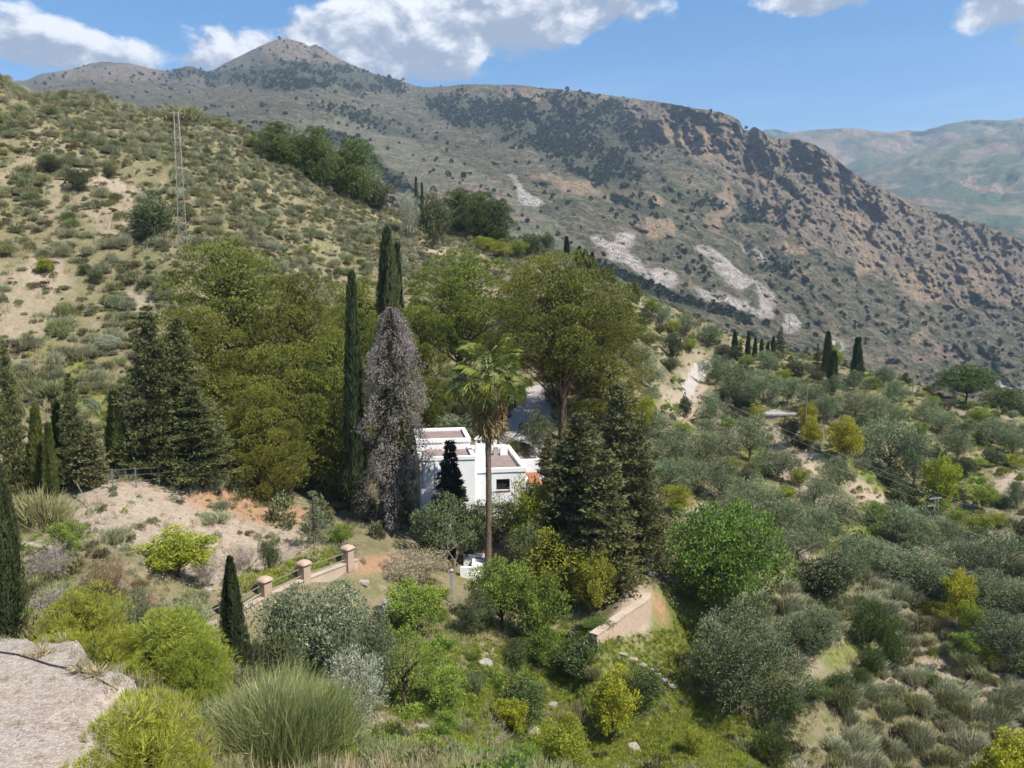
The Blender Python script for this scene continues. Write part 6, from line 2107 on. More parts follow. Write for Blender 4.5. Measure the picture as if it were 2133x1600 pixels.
# satellite dish on the raised roof
sd = thing('satellite_dish', 'grey satellite dish beside the raised roof of the white house', 'satellite dish', (-3.1, 76.4, ZU))
dm = Box()
rows, seg = 5, 18
vs = []
for r in range(rows):
    rr = 0.55 * r / (rows - 1)
    for k in range(seg):
        a = 2 * math.pi * k / seg
        vs.append((rr * math.cos(a), 0.28 * (rr / 0.55) ** 2 * -0.6 + 0.1, rr * math.sin(a) * 1.1))
dm.poly(vs, [(r * seg + k, r * seg + (k + 1) % seg, (r + 1) * seg + (k + 1) % seg, (r + 1) * seg + k) for r in range(rows - 1) for k in range(seg)])
o = link('dish', dm.mesh('dish', M_GALV, True), sd, (0, 0, 0.62), (0.35, 0, 0.5))
sm = o.modifiers.new('thickness', 'SOLIDIFY')
sm.thickness = 0.03
tb = Tubes()
tb.add([(0, 0.1, -0.3), (0, 0.1, 0.6)], [0.03, 0.03], 6)
tb.add([(0, 0.1, 0.35), (0.1, -0.4, 0.55)], [0.015, 0.015], 4)
link('mast', tb.mesh('mast', M_GALV), sd)

# patio, pergola, steps
pt = thing('patio', 'brown tiled patio with white steps at the foot of the white house', 'patio', (0, 0, 0))
part('floor', Box().box(-4.3, 1.5, 62.9, 69.3, -23.2, -21.45), M_TILEFLOOR, pt)
part('retaining_wall', Box().box(-3.85, -2.92, 62.502, 62.88, -24.2, -21.75), M_WHITE, pt)
for k in range(6):
    o = link('step', Box().box(-2.9, -2.15, 62.86 - 0.34 * (k + 1), 62.86 - 0.34 * k, -24.4, -21.75 - 0.24 * k).mesh('step', M_WHITE if k % 2 == 0 else M_CONC), pt)
part('side_wall', Box().box(-4.0, -2.92, 60.6, 60.85, -24.4, -22.1).box(-3.12, -2.92, 60.852, 62.498, -24.4, -22.0), M_WHITE, pt)
pg = thing('pergola', 'dark timber pergola over the brown tiled patio', 'pergola', (0, 0, 0))
for (x, y) in ((-2.7, 64.2), (0.6, 64.2), (-2.7, 68.0), (0.6, 68.0)):
    part('post', Box().box(x - 0.06, x + 0.06, y - 0.06, y + 0.06, -21.45, -19.5), M_DARKWOOD, pg)
for y in (64.2, 68.0):
    part('beam', Box().box(-3.1, 1.0, y - 0.07, y + 0.07, -19.498, -19.33), M_DARKWOOD, pg)
for k in range(7):
    x = -2.9 + k * 0.6
    part('rafter', Box().box(x - 0.04, x + 0.04, 63.8, 68.6, -19.328, -19.22), M_DARKWOOD, pg)

# ---- long wall with four domed pillars and pipe rails
lwt = thing('garden_wall', 'long buff retaining wall with domed pillars and pipe rails along the drive', 'wall', (0, 0, 0))
PIL = [(725, 51.7), (633, 48.8), (550, 46.0), (468, 43.1)]
pxy = [np.array((ray(px, 1190)[0] * d, d)) for px, d in PIL]
wd_ = unit(pxy[3] - pxy[0])
pn_ = np.array((-wd_[1], wd_[0])) if -wd_[1] > 0 else np.array((wd_[1], -wd_[0]))      # towards the garden
ends = [pxy[0] - wd_ * 0.75] + [pxy[3] + wd_ * 3.6]
ZW = -18.48
ang = math.atan2(wd_[1], wd_[0])
a0, a1 = ends
for i, (p, q) in enumerate([(a0, pxy[1]), (pxy[1], pxy[2]), (pxy[2], pxy[3]), (pxy[3], a1)]):
    t = 0.2
    part('wall_panel', Box().prism([p - pn_ * t, q - pn_ * t, q + pn_ * t, p + pn_ * t][::-1], -22.0, ZW - 0.08), M_STUCCO, lwt)
    part('coping', Box().prism([p - pn_ * (t + .05), q - pn_ * (t + .05), q + pn_ * (t + .05), p + pn_ * (t + .05)][::-1], ZW - 0.078, ZW), M_STUCCO, lwt)
for p in pxy:
    o = link('pillar', Box().box(-0.29, 0.29, -0.29, 0.29, -0.6, 0.86).mesh('pillar', M_PILLAR), lwt, (p[0], p[1], ZW + 0.002), (0, 0, ang))
    link('cap', Box().box(-0.335, 0.335, -0.335, 0.335, 0.862, 0.93).dome(0, 0, 0.931, 0.42, 0.42, 0.24).mesh('cap', M_PILLAR, False), o)
rl = []
for i in range(3):
    p, q = pxy[i], pxy[i + 1]
    for h, r, m in ((0.68, 0.028, M_GALV), (0.22, 0.018, M_WIRE)):
        tb = Tubes()
        tb.add([(*(p + wd_ * 0.28), ZW + h), (*((p + q) / 2), ZW + h - 0.02), (*(q - wd_ * 0.28), ZW + h)], r, 6)
        link('rail', tb.mesh('rail', m), lwt)
tb = Tubes()
tb.add([(*(pxy[3] + wd_ * 0.28), ZW + 0.68), (*(a1), ZW + 0.62)], 0.028, 6)
link('rail', tb.mesh('rail', M_GALV), lwt)
tb = Tubes()
e = pxy[0] - pn_ * 2.2 - wd_ * 0.4
tb.add([(*(pxy[0] - pn_ * 0.29), ZW + 0.7), (*e, ZW + 0.75)], 0.028, 6)
link('rail', tb.mesh('rail', M_GALV), lwt)

# ---- curved stone wall that holds the brown terrace
cwp = [(1236, 1320), (1262, 1301), (1290, 1282), (1312, 1267), (1330, 1256), (1341, 1248), (1347, 1241), (1346, 1235)]
top_z = -22.75
path = []
for (px, py) in cwp:
    x, z = ray(px, py)
    d = top_z / z
    path.append((x * d, d))
path = np.array(path)
tt = np.linspace(0, len(path) - 1, 29)
path = np.stack([np.interp(tt, range(len(path)), path[:, k]) for k in (0, 1)], -1)
tg = unit(np.gradient(path, axis=0))
nn = np.stack([tg[:, 1], -tg[:, 0]], -1)
bx = Box()
cpz = Box()
for (B, t, z0, z1) in ((bx, 0.24, -27.0, top_z - 0.12), (cpz, 0.30, top_z - 0.118, top_z)):
    L, R_ = path - nn * t, path + nn * t
    n = len(path)
    batter = 0.45 if B is bx else 0.0
    vs = np.concatenate([np.c_[L, np.full(n, z0)], np.c_[R_ + nn * batter, np.full(n, z0)], np.c_[R_, np.full(n, z1)], np.c_[L, np.full(n, z1)]])
    q = []
    for i in range(n - 1):
        for a, b in ((0, 1), (1, 2), (2, 3), (3, 0)):
            q.append((a * n + i, a * n + i + 1, b * n + i + 1, b * n + i))
    q.append((0, n, 2 * n, 3 * n))
    q.append((n - 1, 4 * n - 1, 3 * n - 1, 2 * n - 1))
    B.poly(vs, q)
sw = thing('stone_wall', 'curved ochre stone retaining wall below the dark cypress clump', 'wall', (0, 0, 0))
part('masonry', bx, M_STONE, sw)
part('coping', cpz, M_STUCCO, sw)

# ---- rough stone steps in the garden
rg = np.random.default_rng(5)


def rock_mesh(seed, sx, sy, sz, mat, name):
    r = np.random.default_rng(seed)
    nr, ns = 7, 10
    vs = []
    for i in range(nr):
        th = math.pi * i / (nr - 1)
        for k in range(ns):
            a = 2 * math.pi * k / ns
            d = np.array((math.sin(th) * math.cos(a), math.sin(th) * math.sin(a), math.cos(th)))
            e = np.sign(d) * np.abs(d) ** 0.55
            f = 1 + 0.13 * (r.random() - 0.5) * 2 * (0 < i < nr - 1)
            vs.append(e * f * np.array((sx, sy, sz)))
    q = [(i * ns + k, (i + 1) * ns + k, (i + 1) * ns + (k + 1) % ns, i * ns + (k + 1) % ns) for i in range(nr - 1) for k in range(ns)]
    return mesh_np(name, np.array(vs), quads=np.array(q), mat=mat)


st = thing('stone_steps', 'curving flight of rough stone steps down the garden grass', 'steps', (0, 0, 0))
STEP_PX = [(1294, 1365), (1316, 1376), (1336, 1387), (1352, 1398), (1367, 1409), (1381, 1420), (1396, 1432)]
for k, (px, py) in enumerate(STEP_PX):
    g = ground_at(px, py)
    if g is not None:
        link('step', rock_mesh(900 + k, rg.uniform(0.34, 0.46), 0.2, 0.13, M_ROCK, 'step'), st, g + np.array((0, 0, 0.06)), (0, 0, -0.3 + rg.normal() * 0.15))
for k, (px, py, s, lab) in enumerate([(758, 1216, 0.35, 'pale flat stone lying below the end pillar'), (1010, 1385, 0.5, 'pale boulder in the gully left of the upper citrus'), (885, 1525, 0.5, 'pale rock below the leaning forked trunk'),
                                      (1150, 1470, 0.35, 'pale stone between the round citrus and the bright yellow-green tree'), (1110, 1530, 0.5, 'whitish boulder beside the short-trunked yellow tree'), (1320, 1560, 0.4, 'pale stone at the foot of the bright yellow-green tree'),
                                      (905, 1480, 0.45, 'cracked pale rock in the gully beside the leaning tree'), (1195, 1320, 0.4, 'pale stone under the curved stone wall')]):
    g = ground_at(px, py)
    o = link('rock', rock_mesh(950 + k, s, s * 0.8, s * 0.5, M_ROCK, 'rock'), None, g + np.array((0, 0, s * 0.1)), (0.1, 0.1, k))
    tag(o, lab, 'rock')

# ---- single posts and pillars
def post(px, top, base, w, mat, name, label, cat, depth=None, cap=None):
    g = ground_at(px, base) if depth is None else at_depth(px, depth, base)
    H = wz(top, g[1]) - g[2]
    t = thing(name, label, cat, g)
    link('shaft', Box().box(-w / 2, w / 2, -w / 2, w / 2, -0.5, H).mesh('shaft', mat), t)
    if cap:
        link('cap', Box().box(-w * .62, w * .62, -w * .62, w * .62, H + 0.001, H + 0.06).dome(0, 0, H + 0.061, w * 0.7, w * 0.7, w * 0.5).mesh('cap', cap), t)
    return t


post(941, 1190, 1256, 0.22, M_CONC, 'concrete_post', 'pale concrete post standing below the white steps', 'post', cap=M_CONC)
post(803, 1256, 1275, 0.32, M_WHITE, 'stone_post', 'short white stone post half hidden in the green creeper', 'post', cap=M_WHITE)
post(1354, 1168, 1206, 0.36, M_WHITE, 'gate_pillar', 'white pillar just right of the dark cypress clump', 'pillar', 60.5, cap=M_WHITE)
post(1357, 1062, 1085, 0.34, M_WHITE, 'gate_pillar', 'white pillar seen high between the cypress clump and the fig tree', 'pillar', 74, cap=M_WHITE)
post(1145, 838, 864, 0.6, M_BRICK, 'brick_pillar', 'red brick gate pillar on the drive behind the pine trunks', 'pillar', 93, cap=M_BRICK)
post(1714, 893, 920, 0.14, M_CONC, 'marker_post', 'short pale post left of the bright yellow tree', 'post')
# white garden wall glimpsed through the cypress clump
gw = thing('boundary_wall', 'low white wall glimpsed behind the dark cypress clump', 'wall', (0, 0, 0))
g0, g1 = at_depth(1150, 74), at_depth(1352, 60.5)
p, q = g0[:2], g1[:2]
nn2 = unit(np.array((-(q - p)[1], (q - p)[0])))
part('masonry', Box().prism([p - nn2 * 0.12, q - nn2 * 0.12, q + nn2 * 0.12, p + nn2 * 0.12], -25, -21.2), M_WHITE, gw)

# iron gate
ga = at_depth(1081, 84)
gt = thing('iron_gate', 'black iron gate leaf open across the shaded drive', 'gate', ga, math.radians(70))
H = wz(884, 84) - ga[2]
part('gate_frame', Box().box(0, 0.07, -0.03, 0.03, -0.3, H).box(2.1, 2.17, -0.03, 0.03, -0.3, H).box(0.07, 2.1, -0.03, 0.03, H - 0.07, H).box(0.07, 2.1, -0.03, 0.03, 0.15, 0.22), M_IRON, gt)
for k in range(12):
    part('bar', Box().box(0.2 + k * 0.155, 0.225 + k * 0.155, -0.012, 0.012, 0.222, H - 0.072), M_IRON, gt)

# ---- buildings on the right hillside
fb = at_depth(1628, 128)
bt = thing('flat_roof_building', 'low building with a flat pale concrete roof on the right hillside', 'building', (fb[0], 128, 0))
zt = wz(862, 128)
part('wall', Box().box(-3.1, 3.1, 0, 8.6, zt - 3.4, zt - 0.25), M_CONC, bt)
part('roof', Box().box(-3.3, 3.3, -0.25, 9.0, zt - 0.248, zt), M_CONC, bt)
ch = part('chimney', Box().box(-3.0, -2.2, 1.6, 2.4, zt + 0.001, zt + 0.9), M_CONC, bt)
part('cap', Box().box(-3.1, -2.1, 1.5, 2.5, zt + 0.902, zt + 1.02), M_CONC, ch)
vb = at_depth(1900, 138)
vt = thing('villa', 'white villa half hidden by trees left of the umbrella pine', 'house', (vb[0], 138, 0))
zv = wz(858, 138)
part('wall', Box().box(-0.9, 2.2, 0, 6, zv - 4, zv).box(-3.5, -0.902, 1.2, 5, zv - 4, zv - 0.6), M_WHITE, vt)
part('roof', Box().box(-1.1, 2.4, -0.2, 6.2, zv + 0.001, zv + 0.22), M_CONC, vt)
part('roof', Box().poly([(-3.8, 0.9, zv - 0.7), (-0.91, 0.9, zv - 0.7), (-0.91, 5.3, zv - 0.7), (-3.8, 5.3, zv - 0.7), (-3.8, 3.1, zv + 0.3), (-0.91, 3.1, zv + 0.3)],
                        [(0, 1, 5, 4), (2, 3, 4, 5), (3, 2, 1, 0), (0, 4, 3, 3), (1, 2, 5, 5)]), M_TERRA, vt)
part('gable', Box().poly([(-2.4, -2.6, zv - 1.9), (-0.4, -2.6, zv - 1.9), (-0.4, -1.0, zv - 1.9), (-2.4, -1.0, zv - 1.9), (-1.4, -2.6, zv - 1.1), (-1.4, -1.0, zv - 1.1),
                          (-2.4, -2.6, zv - 4.2), (-0.4, -2.6, zv - 4.2), (-0.4, -1.0, zv - 4.2), (-2.4, -1.0, zv - 4.2)],
                         [(0, 1, 4, 4), (2, 3, 5, 5), (0, 4, 5, 3), (4, 1, 2, 5), (6, 7, 1, 0), (7, 8, 2, 1), (8, 9, 3, 2), (9, 6, 0, 3)]), M_WHITE, vt)
wv = part('window', Box().box(0.2, 1.2, -0.012, -0.002, zv - 2.2, zv - 1.0), M_GLASS, vt)
part('terrace_wall', Box().box(-4.5, 3.2, -3.2, -2.9, zv - 5.0, zv - 3.2), M_CONC, vt)

# ---- poles, lattice masts, cables
def pole(px, top, base, r, label, depth=None, mat=M_WOOD, arms=True):
    g = ground_at(px, base) if depth is None else at_depth(px, depth, base)
    H = wz(top, g[1]) - g[2]
    t = thing('utility_pole', label, 'pole', g)
    tb = Tubes()
    tb.add([(0, 0, -0.6), (0, 0, H * 0.5), (0.02, 0, H)], [r, r * 0.85, r * 0.7], 8)
    link('shaft', tb.mesh('shaft', mat), t)
    if arms:
        link('crossarm', Box().box(-0.35, 0.35, -0.04, 0.04, H - 0.35, H - 0.27).mesh('crossarm', mat), t)
    return t, g, H


pole(1676, 805, 916, 0.11, 'wooden utility pole in front of the yellow-green bush', 106)
pole(1452, 886, 946, 0.10, 'short pale utility pole among the olives below the track', 113)
pole(1855, 834, 876, 0.09, 'thin utility pole left of the villa', 136)
pole(1899, 783, 845, 0.10, 'utility pole rising between the dark fir and the umbrella pine', 150)
pole(1643, 655, 702, 0.10, 'distant thin pole right of the pointed cypress', 186)
pole(1690, 745, 772, 0.07, 'small pole left of the tall ridge cypresses', 170, M_CONC, False)


def mast(px, top, base, depth, w0, w1, label, arms):
    g = ground_at(px, base) if depth is None else at_depth(px, depth, base)
    H = wz(top, g[1]) - g[2]
    t = thing('lattice_mast', label, 'mast', g, 0.3)
    leg = [Tubes() for _ in range(4)]
    n = int(H / 1.05)
    zs = np.linspace(-0.4, H, n + 1)
    ws = np.interp(zs, [0, H * 0.72, H], [w0 / 2, w1 / 2 * 1.15, w1 / 2])
    cs = [(-1, -1), (1, -1), (1, 1), (-1, 1)]
    for i, c in enumerate(cs):
        tb = Tubes()
        tb.add([(c[0] * ws[k], c[1] * ws[k], zs[k]) for k in (0, n // 2, n)], 0.032, 4)
        link('leg', tb.mesh('leg', M_GALV), t)
    br = Tubes()
    for k in range(n):
        for i in range(4):
            a, b = cs[i], cs[(i + 1) % 4]
            if k % 2:
                a, b = b, a
            br.add([(a[0] * ws[k], a[1] * ws[k], zs[k]), (b[0] * ws[k + 1], b[1] * ws[k + 1], zs[k + 1])], 0.018, 4)
            if k % 3 == 0:
                br.add([(a[0] * ws[k], a[1] * ws[k], zs[k]), (b[0] * ws[k], b[1] * ws[k], zs[k])], 0.02, 4)
    link('bracing', br.mesh('bracing', M_GALV), t)
    tips = []
    for (dz, half, off) in arms:
        z = H - dz
        am = link('crossarm', Box().box(-half + off, half + off, -0.07, 0.07, z - 0.07, z + 0.07).mesh('crossarm', M_GALV), t)
        for s in ((-1, 1) if off == 0 else (1 if off > 0 else -1,)):
            ib = Tubes()
            x = off + s * (half - 0.08)
            ib.add([(x, 0, z + 0.075), (x, 0, z + 0.2), (x, 0, z + 0.42)], [0.03, 0.075, 0.05], 8)
            link('insulator', ib.mesh('insulator', M_IRON), am)
            ca, sa = math.cos(0.3), math.sin(0.3)
            tips.append(np.array((g[0] + x * ca, g[1] + x * sa, g[2] + z + 0.42)))
    return tips


tA = mast(383, 231, 547, None, 1.05, 0.5, 'tall pale lattice mast on the left hillside', [(0.25, 0.75, 0), (3.6, 0.6, 0), (3.9, 0.55, 0)])
tB = mast(1940, 1036, 1160, 87, 0.95, 0.42, 'lattice mast among the olives on the right slope', [(0.12, 0.85, 0), (0.9, 0.6, -0.5), (2.2, 0.6, 0.55)])


def cable(a, b, sag, label, r=0.008):
    tb = Tubes()
    t = np.linspace(0, 1, 22)
    p = a[None] + (b - a)[None] * t[:, None]
    p[:, 2] -= sag * 4 * t * (1 - t)
    tb.add(p, r, 4)
    o = link('power_cable', tb.mesh('power_cable', M_WIRE))
    tag(o, label, 'cable')


up = [np.array((ray(px, py)[0] * 215, 215, ray(px, py)[1] * 215)) for px, py in ((60, 160), (100, 150), (30, 168))]
for k in range(3):
    cable(tA[k], tB[k], 2.6, ('topmost', 'middle', 'lowest')[k] + ' sagging power cable strung between the two lattice masts')
    cable(tA[k], up[k], 1.6, ('topmost', 'middle', 'lowest')[k] + ' power cable climbing from the left mast over the ridge')
far_r = [np.array((ray(px, py)[0] * 92, 92, ray(px, py)[1] * 92)) for px, py in ((2500, 1120), (2480, 1140), (2520, 1180))]
for k in range(3):
    cable(tB[k], far_r[k], 0.8, ('topmost', 'middle', 'lowest')[k] + ' power cable running right from the olive grove mast')

# far transmission towers on the mountain
for (px, py0, py1, lab) in ((624, 236, 262, 'right one of two tiny steel towers above the ridge pines'), (609, 262, 280, 'left one of two tiny steel towers above the ridge pines')):
    i = np.argmin((MPX - px) ** 2 + (MPY - py1) ** 2)
    x, y, z = MX.ravel()[i], MY.ravel()[i], MZ.ravel()[i]
    H = wz(py0, y) - z
    tb = Tubes()
    for s in (-1, 1):
        tb.add([(s * 1.6, 0, -2), (s * 0.4, 0, H)], [0.3, 0.2], 4)
    for k in range(6):
        a, b = H * k / 6, H * (k + 1) / 6
        tb.add([((-1) ** k * (1.6 - 0.2 * k), 0, a), (-(-1) ** k * (1.4 - 0.2 * k), 0, b)], 0.14, 4)
    t = thing('steel_tower', lab, 'tower', (x, y, z))
    link('frame', tb.mesh('frame', M_GALV), t)
    link('crossarm', Box().box(-2.6, 2.6, -0.15, 0.15, H * 0.86, H * 0.86 + 0.3).box(-2.0, 2.0, -0.15, 0.15, H * 0.7, H * 0.7 + 0.3).mesh('crossarm', M_GALV), t)

# ---- wire fence above the bank
fn = thing('wire_fence', 'thin grey wire fence on posts along the top of the pale bank', 'fence', (0, 0, 0))
fp = []
for (px, top, base) in ((36, 985, 1022), (89, 980, 1018), (141, 980, 1008), (190, 978, 1018), (236, 977, 1022), (284, 974, 1016), (332, 972, 1013), (375, 972, 1011), (419, 970, 1006)):
    g = ground_at(px, base)
    H = wz(top, g[1]) - g[2]
    link('post', Box().box(-0.035, 0.035, -0.035, 0.035, -0.4, H).mesh('post', M_POST), fn, g)
    fp.append((g, H))
for f in (0.95, 0.66, 0.36):
    tb = Tubes()
    tb.add([g + np.array((0, -0.04, H * f)) for g, H in fp], 0.012, 4)
    link('wire', tb.mesh('wire', M_POST), fn)
g0, g1 = ground_at(162, 1035), ground_at(192, 1068)
tb = Tubes()
tb.add([g0 + np.array((0, 0, 0.9)), (g0 + g1) / 2 + np.array((0, 0, 0.5)), g1 + np.array((0, 0, 0.05))], 0.035, 6)
tag(link('leaning_pole', tb.mesh('leaning_pole', M_WOOD)), 'thin dark pole leaning down the pale bank by the fence', 'pole')

# ---- black hose along the edge of the gravel yard
hp = [ground_at(px, py) for px, py in ((0, 1360), (20, 1363), (40, 1366), (75, 1377), (105, 1387), (135, 1393), (165, 1400), (195, 1412), (220, 1425), (245, 1440))]
tb = Tubes()
tb.add([p + np.array((0, 0, 0.03)) for p in hp], 0.022, 8)
tag(link('hose', tb.mesh('hose', M_HOSE)), 'black hose lying along the edge of the gravel yard', 'hose')

# ---- fan palm: each frond a leaf of its own
def fan_frond(seed, mat, petiole=1.25, blade=1.15, droop=0.35, name='frond'):
    r = np.random.default_rng(seed)
    lv = Leaves()
    # petiole along +x
    n = 10
    t = np.linspace(0, 1, n)
    ctr = np.stack([t * petiole, 0 * t, -droop * 0.45 * t ** 2], -1)
    for i in range(n - 1):
        lv.v.append(np.array([ctr[i] + (0, 0.03, 0), ctr[i] - (0, 0.03, 0), ctr[i + 1] - (0, 0.022, 0), ctr[i + 1] + (0, 0.022, 0)]))
        lv.q.append(np.array([[0, 1, 2, 3]]) + lv.n)
        lv.n += 4
        lv.t.append(np.array([0.55]))
    c = ctr[-1]
    m = 30
    a = np.linspace(-2.0, 2.0, m) + r.normal(size=m) * 0.03
    L = blade * (0.82 + 0.18 * np.cos(a)) * r.uniform(0.88, 1.06, m)
    rise = 0.15 * np.abs(np.sin(a * 0.8))
    D = np.stack([np.cos(a), np.sin(a), rise - 0.25], -1)
    w = 0.062
    for i in range(m):
        d = D[i] / np.linalg.norm(D[i])
        s = np.cross(d, (0, 0, 1.0))
        s /= np.linalg.norm(s)
        p1 = c + d * L[i] * 0.5 + r.normal(size=3) * 0.03
        p2 = p1 + (d + np.array((0, 0, -0.35 * droop * 2))) * L[i] * 0.3
        p3 = p2 + (d * 0.45 + np.array((0, 0, -0.9))) * L[i] * 0.3
        lv.v.append(np.array([c, p1 + s * w / 2, p2, p1 - s * w / 2, p1 + s * w * .48, p1 - s * w * .48, p3, p2 + s * 0.008]))
        lv.q.append(np.array([[0, 1, 2, 3], [4, 7, 6, 5]]) + lv.n)
        lv.n += 8
        tt_ = 0.5 + r.normal() * 0.22
        lv.t.append(np.array([tt_, tt_ + 0.1]))
    return lv.mesh(name, mat)


g = at_depth(1015, 61.9)
pz = wz(782, 61.9) - g[2]
pm = thing('fan_palm', 'tall fan palm with a shaggy skirt in front of the white house', 'palm tree', g)
tb = Tubes()
zz = np.linspace(-0.5, pz, 40)
rad = 0.255 - 0.06 * np.clip(zz / pz, 0, 1) + 0.10 * np.exp(-np.clip(zz, 0, None) / 0.8) + 0.014 * np.sin(zz * 9)
tb.add(np.stack([0.10 * np.sin(zz * 0.25), 0 * zz, zz], -1), rad, 12)
link('trunk', tb.mesh('trunk', solid_mat('palm_trunk', (0.25, 0.185, 0.13), (0.15, 0.11, 0.08), 5.0, 0.95, 0.1, 0.9, 0.06)), pm)
fronds = [fan_frond(700 + k, G_FROND, 1.45, 1.4, (0.2, 0.4, 0.65)[k]) for k in range(3)]
deads = [fan_frond(710 + k, G_DEAD, 1.0, 1.1, 1.0, 'dead_frond') for k in range(2)]
pr = np.random.default_rng(33)
for k in range(38):
    el_ = 1.30 - 1.75 * (k / 37) ** 0.9 + pr.normal() * 0.1
    az_ = k * 2.399963 + pr.normal() * 0.15
    s = pr.uniform(0.95, 1.3)
    link('frond', fronds[0 if el_ > 0.6 else 1 if el_ > 0.1 else 2], pm, (0.1, 0, pz + 0.15 - 0.5 * k / 37), (pr.normal() * 0.25, -el_, az_), (s, s, s))
for k in range(84):
    el_ = -0.65 - 0.75 * (k / 83) + pr.normal() * 0.12
    az_ = k * 2.399963 + 0.5
    s = pr.uniform(0.95, 1.5)
    link('dead_frond', deads[k % 2], pm, (0.1 + 0.15 * math.cos(az_), 0.15 * math.sin(az_), pz - 0.35 - 2.1 * (k / 83)), (pr.normal() * 0.2, -el_, az_), (s, s, s))

# feather palm behind the house
def feather_frond(seed, L, mat):
    r = np.random.default_rng(seed)
    lv = Leaves()
    n = 46
    t = np.linspace(0.06, 1, n)
    c = np.stack([L * t * (1 - 0.12 * t), 0 * t, 0.10 * L * t - 0.42 * L * t ** 2.2], -1)
    T = unit(np.gradient(c, axis=0))
    for i in range(n - 1):
        lv.v.append(np.array([c[i] + (0, 0.025, 0), c[i] - (0, 0.025, 0), c[i + 1] - (0, 0.02, 0), c[i + 1] + (0, 0.02, 0)]))
        lv.q.append(np.array([[0, 1, 2, 3]]) + lv.n)
        lv.n += 4
        lv.t.append(np.array([0.7]))
    for s in (-1, 1):
        d = T * 0.55 + np.array((0, s * 0.8, 0.25)) + r.normal(size=(n, 3)) * 0.07
        lv.add(c, d, 0.24 * L * np.sin(np.pi * np.clip(t, 0.08, 0.95)) ** 0.6, 0.045, 0.45 + r.normal(size=n) * 0.2, r, 0.1)
    return lv.mesh('frond', mat)


g = at_depth(952, 81.5)
fz = wz(905, 81.5) - g[2]
fp_ = thing('feather_palm', 'bushy feather palm peeping over the back of the house roof', 'palm tree', g)
tb = Tubes()
tb.add([(0, 0, -0.5), (0, 0, fz)], [0.35, 0.3], 10)
link('trunk', tb.mesh('trunk', M_BARK), fp_)
ff = [feather_frond(720 + k, 2.9, G_FEATHER) for k in range(2)]
for k in range(30):
    el_ = 1.25 - 1.15 * (k / 29)
    link('frond', ff[k % 2], fp_, (0, 0, fz), (pr.normal() * 0.2, -el_, k * 2.399963))

# ---- lilac-grey creeper column, bare tree, dry agaves
rng2 = np.random.default_rng(808)
n = 52000
Hc, Wc = 18.0, 5.0
t = rng2.random(n) ** 0.9
a = rng2.random(n) * 2 * math.pi
prof = np.interp(t, [0, 0.06, 0.3, 0.5, 0.68, 0.8, 0.88, 0.95, 1.0], [0.62, 0.92, 1.0, 0.98, 0.92, 0.74, 0.52, 0.36, 0.12])
fl_ = 1 + 0.85 * fbm(np.cos(a) * 1.8 + 5, np.sin(a) * 1.8 + t * 8, 3, 31) + 0.5 * fbm(np.cos(a) * 4 + 5, np.sin(a) * 4 + t * 24, 2, 37)
keep = rng2.random(n) < np.clip(0.30 + 1.9 * (fl_ - 0.80), 0.04, 1)
t, a, prof, fl_ = t[keep], a[keep], prof[keep], fl_[keep]
n = len(t)
r = Wc / 2 * prof * fl_ * (0.72 + 0.3 * rng2.random(n))
P = np.stack([r * np.cos(a), r * np.sin(a), 0.3 + t * (Hc - 0.6)], -1)
lv = Leaves()
out = np.stack([np.cos(a), np.sin(a), 0 * a], -1)
lv.add(P, out * 0.6 + np.array((0, 0, -0.45)) + rdir(rng2, n) * 0.7, 0.17 * rng2.uniform(0.6, 1.5, n), 0.06, 0.42 + rng2.normal(size=n) * 0.25 + 0.4 * (fl_ - 1), rng2)
me_c = lv.mesh('creeper', G_LILAC)
k = 6000
t2 = rng2.random(k)
a2 = rng2.random(k) * 6.283
r2 = Wc / 2 * np.interp(t2, [0, 0.06, 0.3, 0.5, 0.68, 0.8, 0.88, 0.95, 1.0], [0.62, 0.92, 1.0, 0.98, 0.92, 0.74, 0.52, 0.36, 0.12]) * rng2.uniform(0.2, 0.72, k)
lv = Leaves()
P = np.stack([r2 * np.cos(a2), r2 * np.sin(a2), 0.2 + t2 * (Hc - 0.8)], -1)
lv.add(P, rdir(rng2, k), 0.5, 0.22, rng2.random(k) * 0.6, rng2)
me_i = lv.mesh('crown', G_CON)
tb = Tubes()
tb.add([(0, 0, -0.5), (0.1, 0, 5), (0, 0.1, 15)], [0.3, 0.22, 0.06], 8)
g = at_depth(822, 66.0)
H = wz(632, 66.0) - g[2]
ct = thing('creeper_tree', 'tall column tree smothered in lilac-grey creeper beside the white house', 'tree', g)
ct.scale = (110 / F * 66 / Wc, 110 / F * 66 / Wc, H / Hc)
link('trunk', tb.mesh('trunk', M_BARK), ct)
link('crown', me_i, ct)
link('creeper', me_c, ct)


def bare_tree(px, top, base, label, seed, depth=None, mat=None, spread=0.6):
    r = np.random.default_rng(seed)
    g = ground_at(px, base) if depth is None else at_depth(px, depth, base)
    H = wz(top, g[1]) - g[2]
    tb = Tubes()

    def grow(p, d, L, rad, lev):
        e = p + d * L
        tb.add(limb(r, p, e, 5, 0.10), np.linspace(rad, rad * 0.55, 5), 5)
        if lev:
            for _ in range(3 if lev > 1 else 4):
                nd = unit(d + r.normal(size=3) * spread + np.array((0, 0, 0.15)))
                grow(p + (e - p) * r.uniform(0.55, 1.0), nd, L * r.uniform(0.55, 0.8), rad * 0.5, lev - 1)
    for _ in range(5):
        grow(np.array((0, 0, -0.2)), unit(np.array((r.normal() * 0.6, r.normal() * 0.5, 1.0))), H * 0.42, 0.011 * H + 0.012, 3)
    t = thing('bare_tree', label, 'tree', g)
    link('branches', tb.mesh('branches', mat or M_BARK_PALE), t)


